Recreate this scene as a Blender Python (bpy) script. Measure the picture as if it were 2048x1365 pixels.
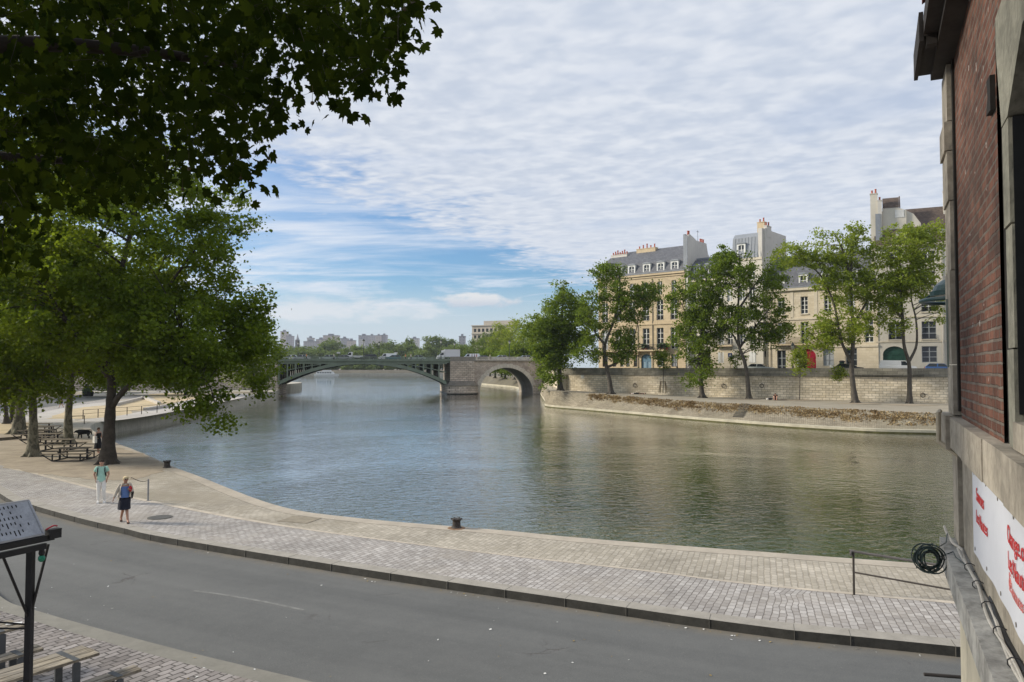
import bpy, bmesh, math, random
import numpy as np
from mathutils import Vector, Matrix, geometry

for _o in list(bpy.data.objects):
    bpy.data.objects.remove(_o)
SC = bpy.context.scene
COL = SC.collection
R = math.radians

# ------------------------------------------------------------------ camera
CAM_H = 5.6
PITCH = math.atan(52.5 / 1500)
_cd = bpy.data.cameras.new('camera')
_cd.sensor_width = 36.0
_cd.lens = 1500 / 2048 * 36.0
_cd.clip_start = 0.05
_cd.clip_end = 9000
CAM = bpy.data.objects.new('camera', _cd)
CAM.location = (0, 0, CAM_H)
CAM.rotation_euler = (math.pi / 2 + PITCH, 0, 0)
COL.objects.link(CAM)
SC.camera = CAM

# ------------------------------------------------------------------ exposure, sun, sky
SC.view_settings.view_transform = 'Standard'
SC.view_settings.look = 'None'
SC.view_settings.gamma = 1
SC.view_settings.use_curve_mapping = False
SC.view_settings.exposure = 0.35
SC.cycles.max_bounces = 6
SC.cycles.diffuse_bounces = 3
SC.cycles.glossy_bounces = 3
SC.cycles.transmission_bounces = 4
SC.cycles.transparent_max_bounces = 6
SC.cycles.caustics_reflective = False
SC.cycles.caustics_refractive = False
SC.cycles.use_denoising = True

SUN_AZ = R(-82)      # measured from the view direction (+Y), negative is to the left
SUN_EL = R(25)
SKY_STRENGTH = 0.1
_sd = bpy.data.lights.new('sun', 'SUN')
_sd.energy = 3.7
_sd.angle = R(9)
_sd.color = (1.0, 0.91, 0.76)
_so = bpy.data.objects.new('sun', _sd)
_sv = Vector((math.sin(SUN_AZ) * math.cos(SUN_EL), math.cos(SUN_AZ) * math.cos(SUN_EL), math.sin(SUN_EL)))
_so.rotation_euler = _sv.to_track_quat('Z', 'Y').to_euler()
_so.location = _sv * 200
COL.objects.link(_so)


class NT:
    """small helper for writing node trees"""
    def __init__(self, nt):
        self.nt = nt
        nt.nodes.clear()

    def n(self, t, **kw):
        nd = self.nt.nodes.new(t)
        for k, v in kw.items():
            setattr(nd, k, v)
        return nd

    def l(self, a, b):
        self.nt.links.new(a, b)

    def put(self, sock, v):
        if isinstance(v, bpy.types.NodeSocket):
            self.l(v, sock)
        elif isinstance(v, (tuple, list)) and len(v) == 3 and sock.type == 'RGBA':
            sock.default_value = (*v, 1)
        else:
            sock.default_value = v

    def m(self, op, a, b=0.0, c=None, clamp=False):
        nd = self.n('ShaderNodeMath', operation=op, use_clamp=clamp)
        self.put(nd.inputs[0], a)
        self.put(nd.inputs[1], b)
        if c is not None:
            self.put(nd.inputs[2], c)
        return nd.outputs[0]

    def vm(self, op, a, b):
        nd = self.n('ShaderNodeVectorMath', operation=op)
        self.put(nd.inputs[0], a)
        self.put(nd.inputs[1], b)
        return nd.outputs[0]

    def mix(self, f, a, b, blend='MIX'):
        nd = self.n('ShaderNodeMixRGB', blend_type=blend)
        self.put(nd.inputs[0], f)
        self.put(nd.inputs[1], a)
        self.put(nd.inputs[2], b)
        return nd.outputs[0]

    def step(self, v, a, b, lo=0.0, hi=1.0):
        nd = self.n('ShaderNodeMapRange', interpolation_type='SMOOTHSTEP')
        self.put(nd.inputs[0], v)
        for i, x in enumerate((a, b, lo, hi)):
            self.put(nd.inputs[i + 1], x)
        return nd.outputs[0]

    def noise(self, vec, scale, detail=3, rough=.5, dist=0.0):
        nd = self.n('ShaderNodeTexNoise')
        if vec is not None:
            self.l(vec, nd.inputs['Vector'])
        nd.inputs['Scale'].default_value = scale
        nd.inputs['Detail'].default_value = detail
        nd.inputs['Roughness'].default_value = rough
        nd.inputs['Distortion'].default_value = dist
        return nd.outputs[0]

    def xyz(self, x, y, z=0.0):
        nd = self.n('ShaderNodeCombineXYZ')
        for i, v in enumerate((x, y, z)):
            self.put(nd.inputs[i], v)
        return nd.outputs[0]

    def sep(self, v):
        nd = self.n('ShaderNodeSeparateXYZ')
        self.l(v, nd.inputs[0])
        return nd.outputs


def make_world():
    w = bpy.data.worlds.new('World')
    SC.world = w
    w.use_nodes = True
    t = NT(w.node_tree)
    sky = t.n('ShaderNodeTexSky', sky_type='NISHITA')
    sky.sun_disc = False
    sky.sun_elevation = SUN_EL
    sky.sun_rotation = SUN_AZ % (2 * math.pi)
    sky.air_density = 1.1
    sky.dust_density = 0.6
    sky.ozone_density = 2.5
    d = t.n('ShaderNodeTexCoord').outputs['Generated']
    x, y, z = t.sep(d)
    zc = t.m('MAXIMUM', z, 0.02)
    px, py = t.m('DIVIDE', x, zc), t.m('DIVIDE', y, zc)
    # rippled altocumulus sheet: its edge runs along a straight line in the cloud plane
    s = t.m('ADD', t.m('MULTIPLY', t.m('ADD', px, 1.16), .92), t.m('MULTIPLY', t.m('SUBTRACT', py, 3.45), -.39))
    p = t.xyz(px, py)
    wob = t.noise(p, 1.3, 4, .6)
    big = t.noise(p, .55, 3, .55)
    a1 = t.m('MULTIPLY', px, .86), t.m('MULTIPLY', py, -.50)
    a2 = t.m('MULTIPLY', px, .50), t.m('MULTIPLY', py, .86)
    r1, r2 = t.m('ADD', *a1), t.m('ADD', *a2)
    rip = t.noise(t.xyz(t.m('MULTIPLY', r1, 5.6), t.m('MULTIPLY', r2, 5.6)), 1.0, 2.2, .45, .35)
    rip2 = t.noise(t.xyz(t.m('MULTIPLY', r1, 11.), t.m('MULTIPLY', r2, 12.5)), 1.0, 2., .5, .3)
    puff = t.m('ADD', t.m('MULTIPLY', rip, .58), t.m('MULTIPLY', rip2, .42))
    edge = t.m('ADD', s, t.m('MULTIPLY', t.m('SUBTRACT', wob, .5), 1.5))
    edge = t.m('ADD', edge, t.m('MULTIPLY', t.m('SUBTRACT', puff, .5), 2.2))
    alto = t.step(edge, -.45, .55)
    white = t.step(t.m('ADD', puff, t.m('MULTIPLY', t.m('SUBTRACT', big, .5), .16)),   .30, .72)
    white = t.mix(t.step(z, .26, .08, 0., .7), t.xyz(white, white, white), (.62, .62, .62))
    colw = t.mix(white, (4.45, 4.98, 5.92), (6.05, 6.35, 6.9))
    veil = t.step(t.noise(p, 1.1, 2, .5, .3), .52, .72, 1.0, .62)
    # wisps of cirrus below the sheet
    cp = t.xyz(t.m('ADD', t.m('MULTIPLY', px, .34), t.m('MULTIPLY', py, .10)), t.m('MULTIPLY', py, .42))
    c1 = t.noise(cp, 1.15, 6, .62, .7)
    c2 = t.noise(cp, 3.4, 5, .6, .5)
    cir = t.step(t.m('ADD', t.m('MULTIPLY', c1, .75), t.m('MULTIPLY', c2, .25)), .42, .64)
    left = t.step(t.m('DIVIDE', x, t.m('MAXIMUM', y, .05)), -.12, -.42, .0, .28)
    cir = t.m('MULTIPLY', t.m('ADD', cir, left, clamp=True), .88)
    low = t.step(z, .125, .035)
    cir = t.m('MAXIMUM', cir, t.m('MULTIPLY', low, .82))
    base = t.mix(1.0, sky.outputs[0], (.62, .84, 1.10), 'MULTIPLY')
    base = t.mix(cir, base, t.mix(low, (6.0, 6.45, 7.2), (4.9, 5.5, 6.2)))
    # one flat cumulus near the horizon
    ex = t.m('DIVIDE', t.m('ADD', x, .045), .062)
    ez = t.m('DIVIDE', t.m('SUBTRACT', z, .089), .0125)
    g = t.m('SUBTRACT', 1.0, t.m('ADD', t.m('MULTIPLY', ex, ex), t.m('MULTIPLY', ez, ez)))
    cn = t.noise(t.xyz(t.m('MULTIPLY', x, 40.), t.m('MULTIPLY', z, 90.)), 1., 4, .55)
    g = t.m('ADD', g, t.m('MULTIPLY', t.m('SUBTRACT', cn, .5), 1.8))
    base = t.mix(t.m('MULTIPLY', t.step(g, .1, .8), .85), base, t.mix(t.step(ez, -.7, .6), (4.7, 5.0, 5.7), (6.7, 6.6, 6.6)))
    bx, bz = t.m('DIVIDE', t.m('ADD', x, .22), .17), t.m('DIVIDE', t.m('SUBTRACT', z, .076), .024)
    gb = t.m('SUBTRACT', 1.0, t.m('ADD', t.m('MULTIPLY', bx, bx), t.m('MULTIPLY', bz, bz)))
    bn_ = t.noise(t.xyz(t.m('MULTIPLY', x, 16.), t.m('MULTIPLY', z, 48.)), 1., 5, .6, .4)
    gb = t.m('ADD', gb, t.m('MULTIPLY', t.m('SUBTRACT', bn_, .5), 2.6))
    base = t.mix(t.m('MULTIPLY', t.step(gb, .2, 1.1), .7), base, (6.3, 6.4, 6.7))
    col = t.mix(t.m('MULTIPLY', alto, veil), t.mix(t.m('MULTIPLY', alto, .6), base, (4.4, 5.0, 6.2)), colw)
    bg = t.n('ShaderNodeBackground')
    t.l(col, bg.inputs[0])
    bg.inputs[1].default_value = SKY_STRENGTH
    out = t.n('ShaderNodeOutputWorld')
    t.l(bg.outputs[0], out.inputs[0])


make_world()


# ------------------------------------------------------------------ photo geometry -> metres
def ray(px, py):
    u = (px - 1024) / 1500
    v = (682.5 - py) / 1500
    return (u, math.cos(PITCH) - v * math.sin(PITCH), math.sin(PITCH) + v * math.cos(PITCH))


def G(px, py, z=0.0):
    d = ray(px, py)
    k = (z - CAM_H) / d[2]
    return Vector((d[0] * k, d[1] * k, z))


def at(px, py, Y):
    d = ray(px, py)
    k = Y / d[1]
    return Vector((d[0] * k, Y, CAM_H + d[2] * k))


class Frame:
    """a vertical plane (a facade, the bridge): local x along it, y into it, z up from z0"""
    def __init__(self, o, e, z0):
        self.o = Vector(o[:2])
        self.e = Vector(e[:2]).normalized()
        self.z0 = z0
        self.rz = math.atan2(self.e.y, self.e.x)

    def xz(self, px, py, y=0.0):
        d = ray(px, py)
        nrm = Vector((-self.e.y, self.e.x))
        o = self.o + nrm * y
        k = o.dot(nrm) / (d[0] * nrm.x + d[1] * nrm.y)
        P = Vector((d[0] * k, d[1] * k))
        return (P - o).dot(self.e), CAM_H + d[2] * k - self.z0

    def rect(self, x0, y0, x1, y1):
        cx, cy = (x0 + x1) / 2, (y0 + y1) / 2
        a, b = self.xz(x0, cy)[0], self.xz(x1, cy)[0]
        c, d = self.xz(cx, y1)[1], self.xz(cx, y0)[1]
        return (a, c, b, d)

    def loc(self):
        return (self.o.x, self.o.y, self.z0)


# ------------------------------------------------------------------ objects
def tag(o, label, cat, group=None):
    o['label'] = label
    o['category'] = cat
    if group:
        o['group'] = group
    return o


def thing(name, label, cat, loc=(0, 0, 0), rz=0.0, group=None):
    o = bpy.data.objects.new(name, None)
    o.empty_display_size = .3
    COL.objects.link(o)
    o.location = loc
    o.rotation_euler = (0, 0, rz)
    return tag(o, label, cat, group)


def link(name, me, mt, parent=None, kind=None):
    o = bpy.data.objects.new(name, me)
    if mt is not None:
        for q in (mt if isinstance(mt, (list, tuple)) else [mt]):
            me.materials.append(q)
    COL.objects.link(o)
    if parent is not None:
        o.parent = parent
    if kind:
        o['kind'] = kind
    return o


def copy_tree(o, parent=None):
    c = o.copy()
    COL.objects.link(c)
    if parent is not None:
        c.parent = parent
    for ch in list(o.children):
        copy_tree(ch, c)
    return c


class MB:
    """collects faces and links them as one mesh object"""
    def __init__(self):
        self.v, self.f, self.uv, self.mi = [], [], {}, {}
        self.cur = 0

    def face(self, pts, uv=None):
        b = len(self.v)
        self.v += [tuple(p) for p in pts]
        self.f.append(tuple(range(b, b + len(pts))))
        if uv:
            self.uv[len(self.f) - 1] = uv
        if self.cur:
            self.mi[len(self.f) - 1] = self.cur
        return self

    def raw(self, vs, fs):
        b = len(self.v)
        self.v += [tuple(p) for p in vs]
        for q in fs:
            self.f.append(tuple(b + i for i in q))
            if self.cur:
                self.mi[len(self.f) - 1] = self.cur
        return self

    def box(self, x0, x1, y0, y1, z0, z1):
        vs = [(x, y, z) for z in (z0, z1) for y in (y0, y1) for x in (x0, x1)]
        return self.raw(vs, [(0, 2, 3, 1), (4, 5, 7, 6), (0, 1, 5, 4), (2, 6, 7, 3), (0, 4, 6, 2), (1, 3, 7, 5)])

    def obox(self, c, ax, ay, az):
        c, ax, ay, az = map(Vector, (c, ax, ay, az))
        vs = [c + ax * i + ay * j + az * k for k in (-1, 1) for j in (-1, 1) for i in (-1, 1)]
        return self.raw(vs, [(0, 2, 3, 1), (4, 5, 7, 6), (0, 1, 5, 4), (2, 6, 7, 3), (0, 4, 6, 2), (1, 3, 7, 5)])

    def beam(self, a, b, w, h, up=(0, 0, 1)):
        a, b, up = Vector(a), Vector(b), Vector(up)
        d = b - a
        s = d.cross(up)
        if s.length < 1e-6:
            s = d.cross(Vector((1, 0, 0)))
        s.normalize()
        u = s.cross(d).normalized()
        return self.obox((a + b) / 2, d / 2, s * (w / 2), u * (h / 2))

    def tube(self, pts, rad, n=8, cap=True):
        pts = [Vector(p) for p in pts]
        if not isinstance(rad, (list, tuple)):
            rad = [rad] * len(pts)
        b = len(self.v)
        ref = None
        for i, p in enumerate(pts):
            d = (pts[min(i + 1, len(pts) - 1)] - pts[max(i - 1, 0)])
            if d.length < 1e-9:
                d = Vector((0, 0, 1))
            d.normalize()
            if ref is None:
                ref = Vector((0, 0, 1)) if abs(d.z) < .9 else Vector((1, 0, 0))
            s = d.cross(ref)
            if s.length < 1e-6:
                s = d.cross(Vector((0, 1, 0)))
            s.normalize()
            ref = s.cross(d).normalized()
            for k in range(n):
                a = 2 * math.pi * k / n
                self.v.append(tuple(p + (s * math.cos(a) + ref * math.sin(a)) * rad[i]))
        fs = []
        for i in range(len(pts) - 1):
            for k in range(n):
                q = (k + 1) % n
                fs.append((b + i * n + k, b + i * n + q, b + (i + 1) * n + q, b + (i + 1) * n + k))
        if cap:
            fs.append(tuple(b + k for k in range(n - 1, -1, -1)))
            fs.append(tuple(b + (len(pts) - 1) * n + k for k in range(n)))
        for q in fs:
            self.f.append(q)
            if self.cur:
                self.mi[len(self.f) - 1] = self.cur
        return self

    def cyl(self, a, b, r0, r1=None, n=12):
        return self.tube([a, b], [r0, r0 if r1 is None else r1], n)

    def lathe(self, c, prof, n=16):
        c = Vector(c)
        b = len(self.v)
        for r, z in prof:
            for k in range(n):
                a = 2 * math.pi * k / n
                self.v.append((c.x + r * math.cos(a), c.y + r * math.sin(a), c.z + z))
        for i in range(len(prof) - 1):
            for k in range(n):
                q = (k + 1) % n
                self.f.append((b + i * n + k, b + i * n + q, b + (i + 1) * n + q, b + (i + 1) * n + k))
                if self.cur:
                    self.mi[len(self.f) - 1] = self.cur
        self.f.append(tuple(b + k for k in range(n - 1, -1, -1)))
        self.f.append(tuple(b + (len(prof) - 1) * n + k for k in range(n)))
        return self

    def ball(self, c, rx, ry=None, rz=None, n=10, m=7):
        ry = rx if ry is None else ry
        rz = rx if rz is None else rz
        vs = [(c[0], c[1], c[2] - rz)]
        for i in range(1, m):
            t = -math.pi / 2 + math.pi * i / m
            for k in range(n):
                a = 2 * math.pi * k / n
                vs.append((c[0] + rx * math.cos(t) * math.cos(a), c[1] + ry * math.cos(t) * math.sin(a), c[2] + rz * math.sin(t)))
        vs.append((c[0], c[1], c[2] + rz))
        fs = [(0, 1 + (k + 1) % n, 1 + k) for k in range(n)]
        for i in range(m - 2):
            for k in range(n):
                q = (k + 1) % n
                fs.append((1 + i * n + k, 1 + i * n + q, 1 + (i + 1) * n + q, 1 + (i + 1) * n + k))
        e = len(vs) - 1
        fs += [(e, 1 + (m - 2) * n + k, 1 + (m - 2) * n + (k + 1) % n) for k in range(n)]
        return self.raw(vs, fs)

    def prism(self, poly, y0, y1):
        """polygon in x,z swept along y"""
        n = len(poly)
        vs = [(x, y0, z) for x, z in poly] + [(x, y1, z) for x, z in poly]
        fs = [tuple(range(n)), tuple(range(2 * n - 1, n - 1, -1))]
        fs += [(i, i + n, (i + 1) % n + n, (i + 1) % n) for i in range(n)]
        return self.raw(vs, fs)

    def slab(self, poly, z0, z1):
        """polygon in x,y swept along z"""
        n = len(poly)
        vs = [(x, y, z0) for x, y in poly] + [(x, y, z1) for x, y in poly]
        fs = [tuple(range(n - 1, -1, -1)), tuple(range(n, 2 * n))]
        fs += [(i, (i + 1) % n, (i + 1) % n + n, i + n) for i in range(n)]
        return self.raw(vs, fs)

    def mesh(self, name, smooth=False):
        me = bpy.data.meshes.new(name)
        me.from_pydata(self.v, [], self.f)
        if self.uv:
            lay = me.uv_layers.new(name='UVMap')
            for fi, uv in self.uv.items():
                p = me.polygons[fi]
                for k, li in enumerate(p.loop_indices):
                    lay.data[li].uv = uv[k]
        for fi, k in self.mi.items():
            me.polygons[fi].material_index = k
        if smooth:
            me.polygons.foreach_set('use_smooth', [True] * len(me.polygons))
        me.update()
        return me

    def build(self, name, mt, parent=None, kind=None, smooth=False, fix=False):
        me = self.mesh(name, smooth)
        if fix:
            bm = bmesh.new()
            bm.from_mesh(me)
            bmesh.ops.remove_doubles(bm, verts=bm.verts, dist=1e-5)
            bmesh.ops.recalc_face_normals(bm, faces=bm.faces)
            bm.to_mesh(me)
            bm.free()
        return link(name, me, mt, parent, kind)


def catmull(pts, per=8):
    pts = [Vector(p) for p in pts]
    out = []
    for i in range(len(pts) - 1):
        p0, p1, p2, p3 = pts[max(i - 1, 0)], pts[i], pts[i + 1], pts[min(i + 2, len(pts) - 1)]
        for k in range(per):
            t = k / per
            out.append(.5 * ((2 * p1) + (p2 - p0) * t + (2 * p0 - 5 * p1 + 4 * p2 - p3) * t * t + (3 * p1 - p0 - 3 * p2 + p3) * t ** 3))
    out.append(pts[-1])
    return out


# ------------------------------------------------------------------ materials
def new_mat(name):
    m = bpy.data.materials.new(name)
    m.use_nodes = True
    t = NT(m.node_tree)
    out = t.n('ShaderNodeOutputMaterial')
    return m, t, out


def principled(t, out, col, rough=.7, metal=0.0, normal=None, ior=1.45, spec=.5):
    b = t.n('ShaderNodeBsdfPrincipled')
    t.put(b.inputs['Base Color'], col)
    t.put(b.inputs['Roughness'], rough)
    b.inputs['Metallic'].default_value = metal
    b.inputs['IOR'].default_value = ior
    b.inputs['Specular IOR Level'].default_value = spec
    if normal is not None:
        t.l(normal, b.inputs['Normal'])
    t.l(b.outputs[0], out.inputs[0])
    return b


def bump(t, h, strength, dist):
    b = t.n('ShaderNodeBump')
    t.l(h, b.inputs['Height'])
    b.inputs['Strength'].default_value = strength
    b.inputs['Distance'].default_value = dist
    return b.outputs[0]


def sc(c, k):
    return tuple(min(1.0, x * k) for x in c)


def M(name, col, rough=.7, var=.2, scale=3.0, metal=0.0, bmp=0.0, streak=0.0, spec=.4):
    """plain material with a worn, uneven colour"""
    m, t, out = new_mat(name)
    o = t.n('ShaderNodeTexCoord').outputs['Object']
    n1 = t.noise(o, scale, 5, .6)
    n2 = t.noise(o, scale * 6.3, 3, .6)
    f = t.m('ADD', t.m('MULTIPLY', n1, .7), t.m('MULTIPLY', n2, .3))
    c = t.mix(t.step(f, .3, .7), sc(col, 1 - var), sc(col, 1 + var))
    if streak:
        x, y, z = t.sep(o)
        s1 = t.noise(t.xyz(t.m('MULTIPLY', t.m('ADD', x, y), 2.2), t.m('MULTIPLY', z, .22)), 1.0, 4, .6)
        c = t.mix(t.m('MULTIPLY', t.step(s1, .5, .75), streak), c, sc(col, .35))
    nr = bump(t, n2, bmp, .02) if bmp else None
    principled(t, out, c, rough, metal, nr, spec=spec)
    return m


def Mbrick(name, c1, c2, mortar, w, h, ms, coord='FACADE', var=.25, vs=1.2, bmp=.3, off=.5, rough=.85, jitter=0.0,
           stain=None, stain_amt=0.0, stain_scale=.6, chips=None):
    """coursed stone, brick or setts. coord: FACADE uses (x+y, z), UV uses the mesh's metres"""
    m, t, out = new_mat(name)
    tc = t.n('ShaderNodeTexCoord')
    o = tc.outputs['Object']
    if coord == 'UV':
        v = tc.outputs['UV']
    else:
        x, y, z = t.sep(o)
        v = t.xyz(t.m('ADD', x, y), z)
    if jitter:
        jn = t.n('ShaderNodeTexNoise')
        t.l(v, jn.inputs['Vector'])
        jn.inputs['Scale'].default_value = 1.6 / max(w, h)
        jn.inputs['Detail'].default_value = 2
        v = t.vm('ADD', v, t.vm('MULTIPLY', t.vm('SUBTRACT', jn.outputs['Color'], (.5, .5, .5)), (jitter, jitter, 0)))
    b = t.n('ShaderNodeTexBrick')
    b.offset = off
    t.l(v, b.inputs['Vector'])
    for k, val in (('Color1', c1), ('Color2', c2), ('Mortar', mortar)):
        b.inputs[k].default_value = (*val, 1)
    b.inputs['Scale'].default_value = 1
    b.inputs['Brick Width'].default_value = w
    b.inputs['Row Height'].default_value = h
    b.inputs['Mortar Size'].default_value = ms
    b.inputs['Mortar Smooth'].default_value = .3
    n1 = t.noise(o, vs, 5, .6)
    n2 = t.noise(o, vs * 9, 4, .65)
    f = t.m('ADD', t.m('MULTIPLY', n1, .65), t.m('MULTIPLY', n2, .35))
    g = t.m('ADD', 1 - var, t.m('MULTIPLY', t.step(f, .28, .72), 2 * var))
    c = t.mix(1.0, b.outputs['Color'], t.xyz(g, g, g), 'MULTIPLY')
    if stain is not None:
        n3 = t.noise(o, stain_scale, 5, .65, .4)
        c = t.mix(t.m('MULTIPLY', t.step(n3, .48, .66), stain_amt), c, stain)
    if chips is not None:
        n4 = t.noise(t.xyz(t.m('MULTIPLY', t.sep(o)[0], 7.), 0., t.m('MULTIPLY', t.sep(o)[2], 7.)), 1., 3, .6)
        c = t.mix(t.step(n4, .665, .70), c, chips)
    hgt = t.m('ADD', t.m('MULTIPLY', b.outputs['Fac'], -1.0), t.m('MULTIPLY', n2, .5))
    principled(t, out, c, rough, 0, bump(t, hgt, bmp, .02) if bmp else None, spec=.25)
    return m


def Mleaf(name, dark, light, trans, tw=.4, rough=.55, spec=.1):
    m, t, out = new_mat(name)
    a = t.n('ShaderNodeAttribute', attribute_name='tint')
    c = t.mix(a.outputs['Fac'], dark, light)
    b = t.n('ShaderNodeBsdfPrincipled')
    t.l(c, b.inputs['Base Color'])
    b.inputs['Roughness'].default_value = rough
    b.inputs['Specular IOR Level'].default_value = spec
    tr = t.n('ShaderNodeBsdfTranslucent')
    t.l(t.mix(a.outputs['Fac'], sc(trans, .7), trans), tr.inputs[0])
    ms = t.n('ShaderNodeMixShader')
    ms.inputs[0].default_value = tw
    t.l(b.outputs[0], ms.inputs[1])
    t.l(tr.outputs[0], ms.inputs[2])
    t.l(ms.outputs[0], out.inputs[0])
    return m


def Mwater():
    m, t, out = new_mat('river_water')
    o = t.n('ShaderNodeTexCoord').outputs['Object']
    x, y, z = t.sep(o)
    q = t.xyz(t.m('ADD', t.m('MULTIPLY', x, .8), t.m('MULTIPLY', y, .35)), t.m('ADD', t.m('MULTIPLY', x, -.5), t.m('MULTIPLY', y, 1.1)))
    w1 = t.noise(q, 1.9, 3, .55, .6)
    w2 = t.noise(q, 6.5, 2, .5, .4)
    w3 = t.noise(q, .33, 2, .5, .5)
    zone = t.step(t.noise(o, .045, 3, .6, .8), .34, .66, .55, 1.2)
    h = t.m('ADD', t.m('ADD', w1, t.m('MULTIPLY', w2, .17)), t.m('MULTIPLY', w3, .8))
    h = t.m('MULTIPLY', h, zone)
    nr = bump(t, h, 1.0, .056)
    c = t.mix(t.noise(o, .05, 3, .6), (.034, .054, .018), (.050, .068, .026))
    df = t.n('ShaderNodeBsdfDiffuse')
    t.l(c, df.inputs[0])
    gl = t.n('ShaderNodeBsdfGlossy')
    gl.inputs['Color'].default_value = (.97, .97, .97, 1)
    gl.inputs['Roughness'].default_value = .03
    t.l(nr, gl.inputs['Normal'])
    fr = t.n('ShaderNodeFresnel')
    fr.inputs['IOR'].default_value = 1.34
    t.l(nr, fr.inputs['Normal'])
    ms = t.n('ShaderNodeMixShader')
    t.l(t.m('MULTIPLY_ADD', fr.outputs[0], 2.1, -.19, clamp=True), ms.inputs[0])
    t.l(df.outputs[0], ms.inputs[1])
    t.l(gl.outputs[0], ms.inputs[2])
    t.l(ms.outputs[0], out.inputs[0])
    return m


def Mglass(name, col=(.02, .025, .03), rough=.08):
    m, t, out = new_mat(name)
    o = t.n('ShaderNodeTexCoord').outputs['Object']
    n = t.noise(o, 1.7, 2, .5)
    principled(t, out, t.mix(n, sc(col, .6), sc(col, 1.6)), rough, 0, bump(t, n, .04, .05), spec=.6)
    return m


def Mwindows(name, wall, glass, w, h, ms):
    m, t, out = new_mat(name)
    o = t.n('ShaderNodeTexCoord').outputs['Object']
    x, y, z = t.sep(o)
    b = t.n('ShaderNodeTexBrick')
    b.offset = 0
    t.l(t.xyz(t.m('ADD', x, y), z), b.inputs['Vector'])
    b.inputs['Color1'].default_value = (*glass, 1)
    b.inputs['Color2'].default_value = (*sc(glass, 1.8), 1)
    b.inputs['Mortar'].default_value = (*wall, 1)
    b.inputs['Scale'].default_value = 1
    b.inputs['Brick Width'].default_value = w
    b.inputs['Row Height'].default_value = h
    b.inputs['Mortar Size'].default_value = ms
    principled(t, out, b.outputs['Color'], .6)
    return m

# ================================================================== GROUND, RIVER, BANKS
WZ = -1.5          # river level
mat_water = Mwater()
mat_sett = Mbrick('pavement_setts', (.33, .305, .285), (.485, .46, .435), (.19, .172, .155), .25, .165, .014, 'UV', .22, .35, .5, .5, .8, .05, (.36, .325, .28), .5, .3)
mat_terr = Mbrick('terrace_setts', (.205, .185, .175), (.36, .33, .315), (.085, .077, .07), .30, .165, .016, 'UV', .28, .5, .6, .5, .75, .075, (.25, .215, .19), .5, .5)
mat_flag = Mbrick('quay_flagstones', (.36, .325, .265), (.49, .445, .375), (.33, .295, .24), .26, .165, .02, 'UV', .28, .3, .6, .5, .9, .09,
                  (.30, .265, .205), .75, .11)
mat_dirt = M('trodden_earth', (.36, .30, .225), .95, .22, .8, bmp=.25)
mat_lime = M('pale_limestone', (.50, .44, .36), .9, .18, 1.5, bmp=.2)
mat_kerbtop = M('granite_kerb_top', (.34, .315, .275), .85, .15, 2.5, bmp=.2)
mat_kerbface = M('grimy_shaded_granite', (.050, .048, .042), .9, .3, 3.0, bmp=.2)  # grime plus the shade of the road-side face, both in the colour
mat_conc = M('quay_concrete', (.46, .43, .36), .9, .16, .8, bmp=.15, streak=.55)
mat_sand = M('dry_straw_ground', (.50, .40, .25), .95, .22, .35, bmp=.2)
mat_path = M('pale_path', (.47, .44, .40), .9, .1, .5)
mat_ground = M('bare_ground', (.30, .26, .20), .95, .2, .1)


def asphalt():
    m, t, out = new_mat('worn_asphalt')
    tc = t.n('ShaderNodeTexCoord')
    o, u = tc.outputs['Object'], tc.outputs['UV']
    ux, uy, uz = t.sep(u)
    # lanes worn by tyres run along the kerb; broad patches; stone grain; cracks; dust in the gutter
    lane = t.noise(t.xyz(t.m('MULTIPLY', ux, .9), t.m('MULTIPLY', uy, .035)), 1.0, 3, .55, .3)
    patch = t.noise(o, .28, 5, .62, .3)
    mott = t.noise(o, 3.2, 5, .7)
    grain = t.noise(o, 46, 3, .75)
    f = t.m('ADD', t.m('ADD', t.m('MULTIPLY', lane, .30), t.m('MULTIPLY', patch, .16)), t.m('ADD', t.m('MULTIPLY', mott, .12), t.m('MULTIPLY', grain, .42)))
    c = t.mix(t.step(f, .34, .66), (.100, .103, .102), (.168, .170, .165))
    vo = t.n('ShaderNodeTexVoronoi', feature='DISTANCE_TO_EDGE')
    wv = t.vm('ADD', o, t.vm('MULTIPLY', t.xyz(mott, patch, 0.), (.9, .9, 0)))
    t.l(wv, vo.inputs['Vector'])
    vo.inputs['Scale'].default_value = .42
    crack = t.m('MULTIPLY', t.step(vo.outputs['Distance'], .010, .003), t.step(t.noise(o, .5, 2, .5), .60, .70))
    c = t.mix(t.m('MULTIPLY', crack, .5), c, (.06, .045, .043))
    oil = t.step(t.noise(o, .75, 3, .6, .6), .66, .76)
    c = t.mix(t.m('MULTIPLY', oil, .22), c, (.06, .06, .06))
    speck = t.step(t.noise(o, 26, 2, .5), .69, .73)
    c = t.mix(t.m('MULTIPLY', speck, .45), c, (.30, .29, .27))
    dust = t.m('MULTIPLY', t.step(ux, .55, .02), t.step(t.noise(o, 1.6, 4, .65), .35, .6, .35, 1.0))
    c = t.mix(t.m('MULTIPLY', dust, .7), c, (.21, .185, .145))
    principled(t, out, c, .82, 0, bump(t, t.m('ADD', grain, t.m('MULTIPLY', crack, -2.)), .35, .01), spec=.3)
    return m


mat_road = asphalt()
mat_farroad = M('far_asphalt', (.20, .205, .21), .85, .1, .3)


def resample(pts, n):
    pts = catmull([(p[0], p[1], 0) for p in pts], 12)
    L = [0.0]
    for i in range(1, len(pts)):
        L.append(L[-1] + (pts[i] - pts[i - 1]).length)
    out, j = [], 0
    for k in range(n):
        s = L[-1] * k / (n - 1)
        while j < len(pts) - 2 and L[j + 1] < s:
            j += 1
        f = (s - L[j]) / max(1e-9, L[j + 1] - L[j])
        out.append(pts[j].lerp(pts[j + 1], min(1, max(0, f))))
    return out


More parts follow.
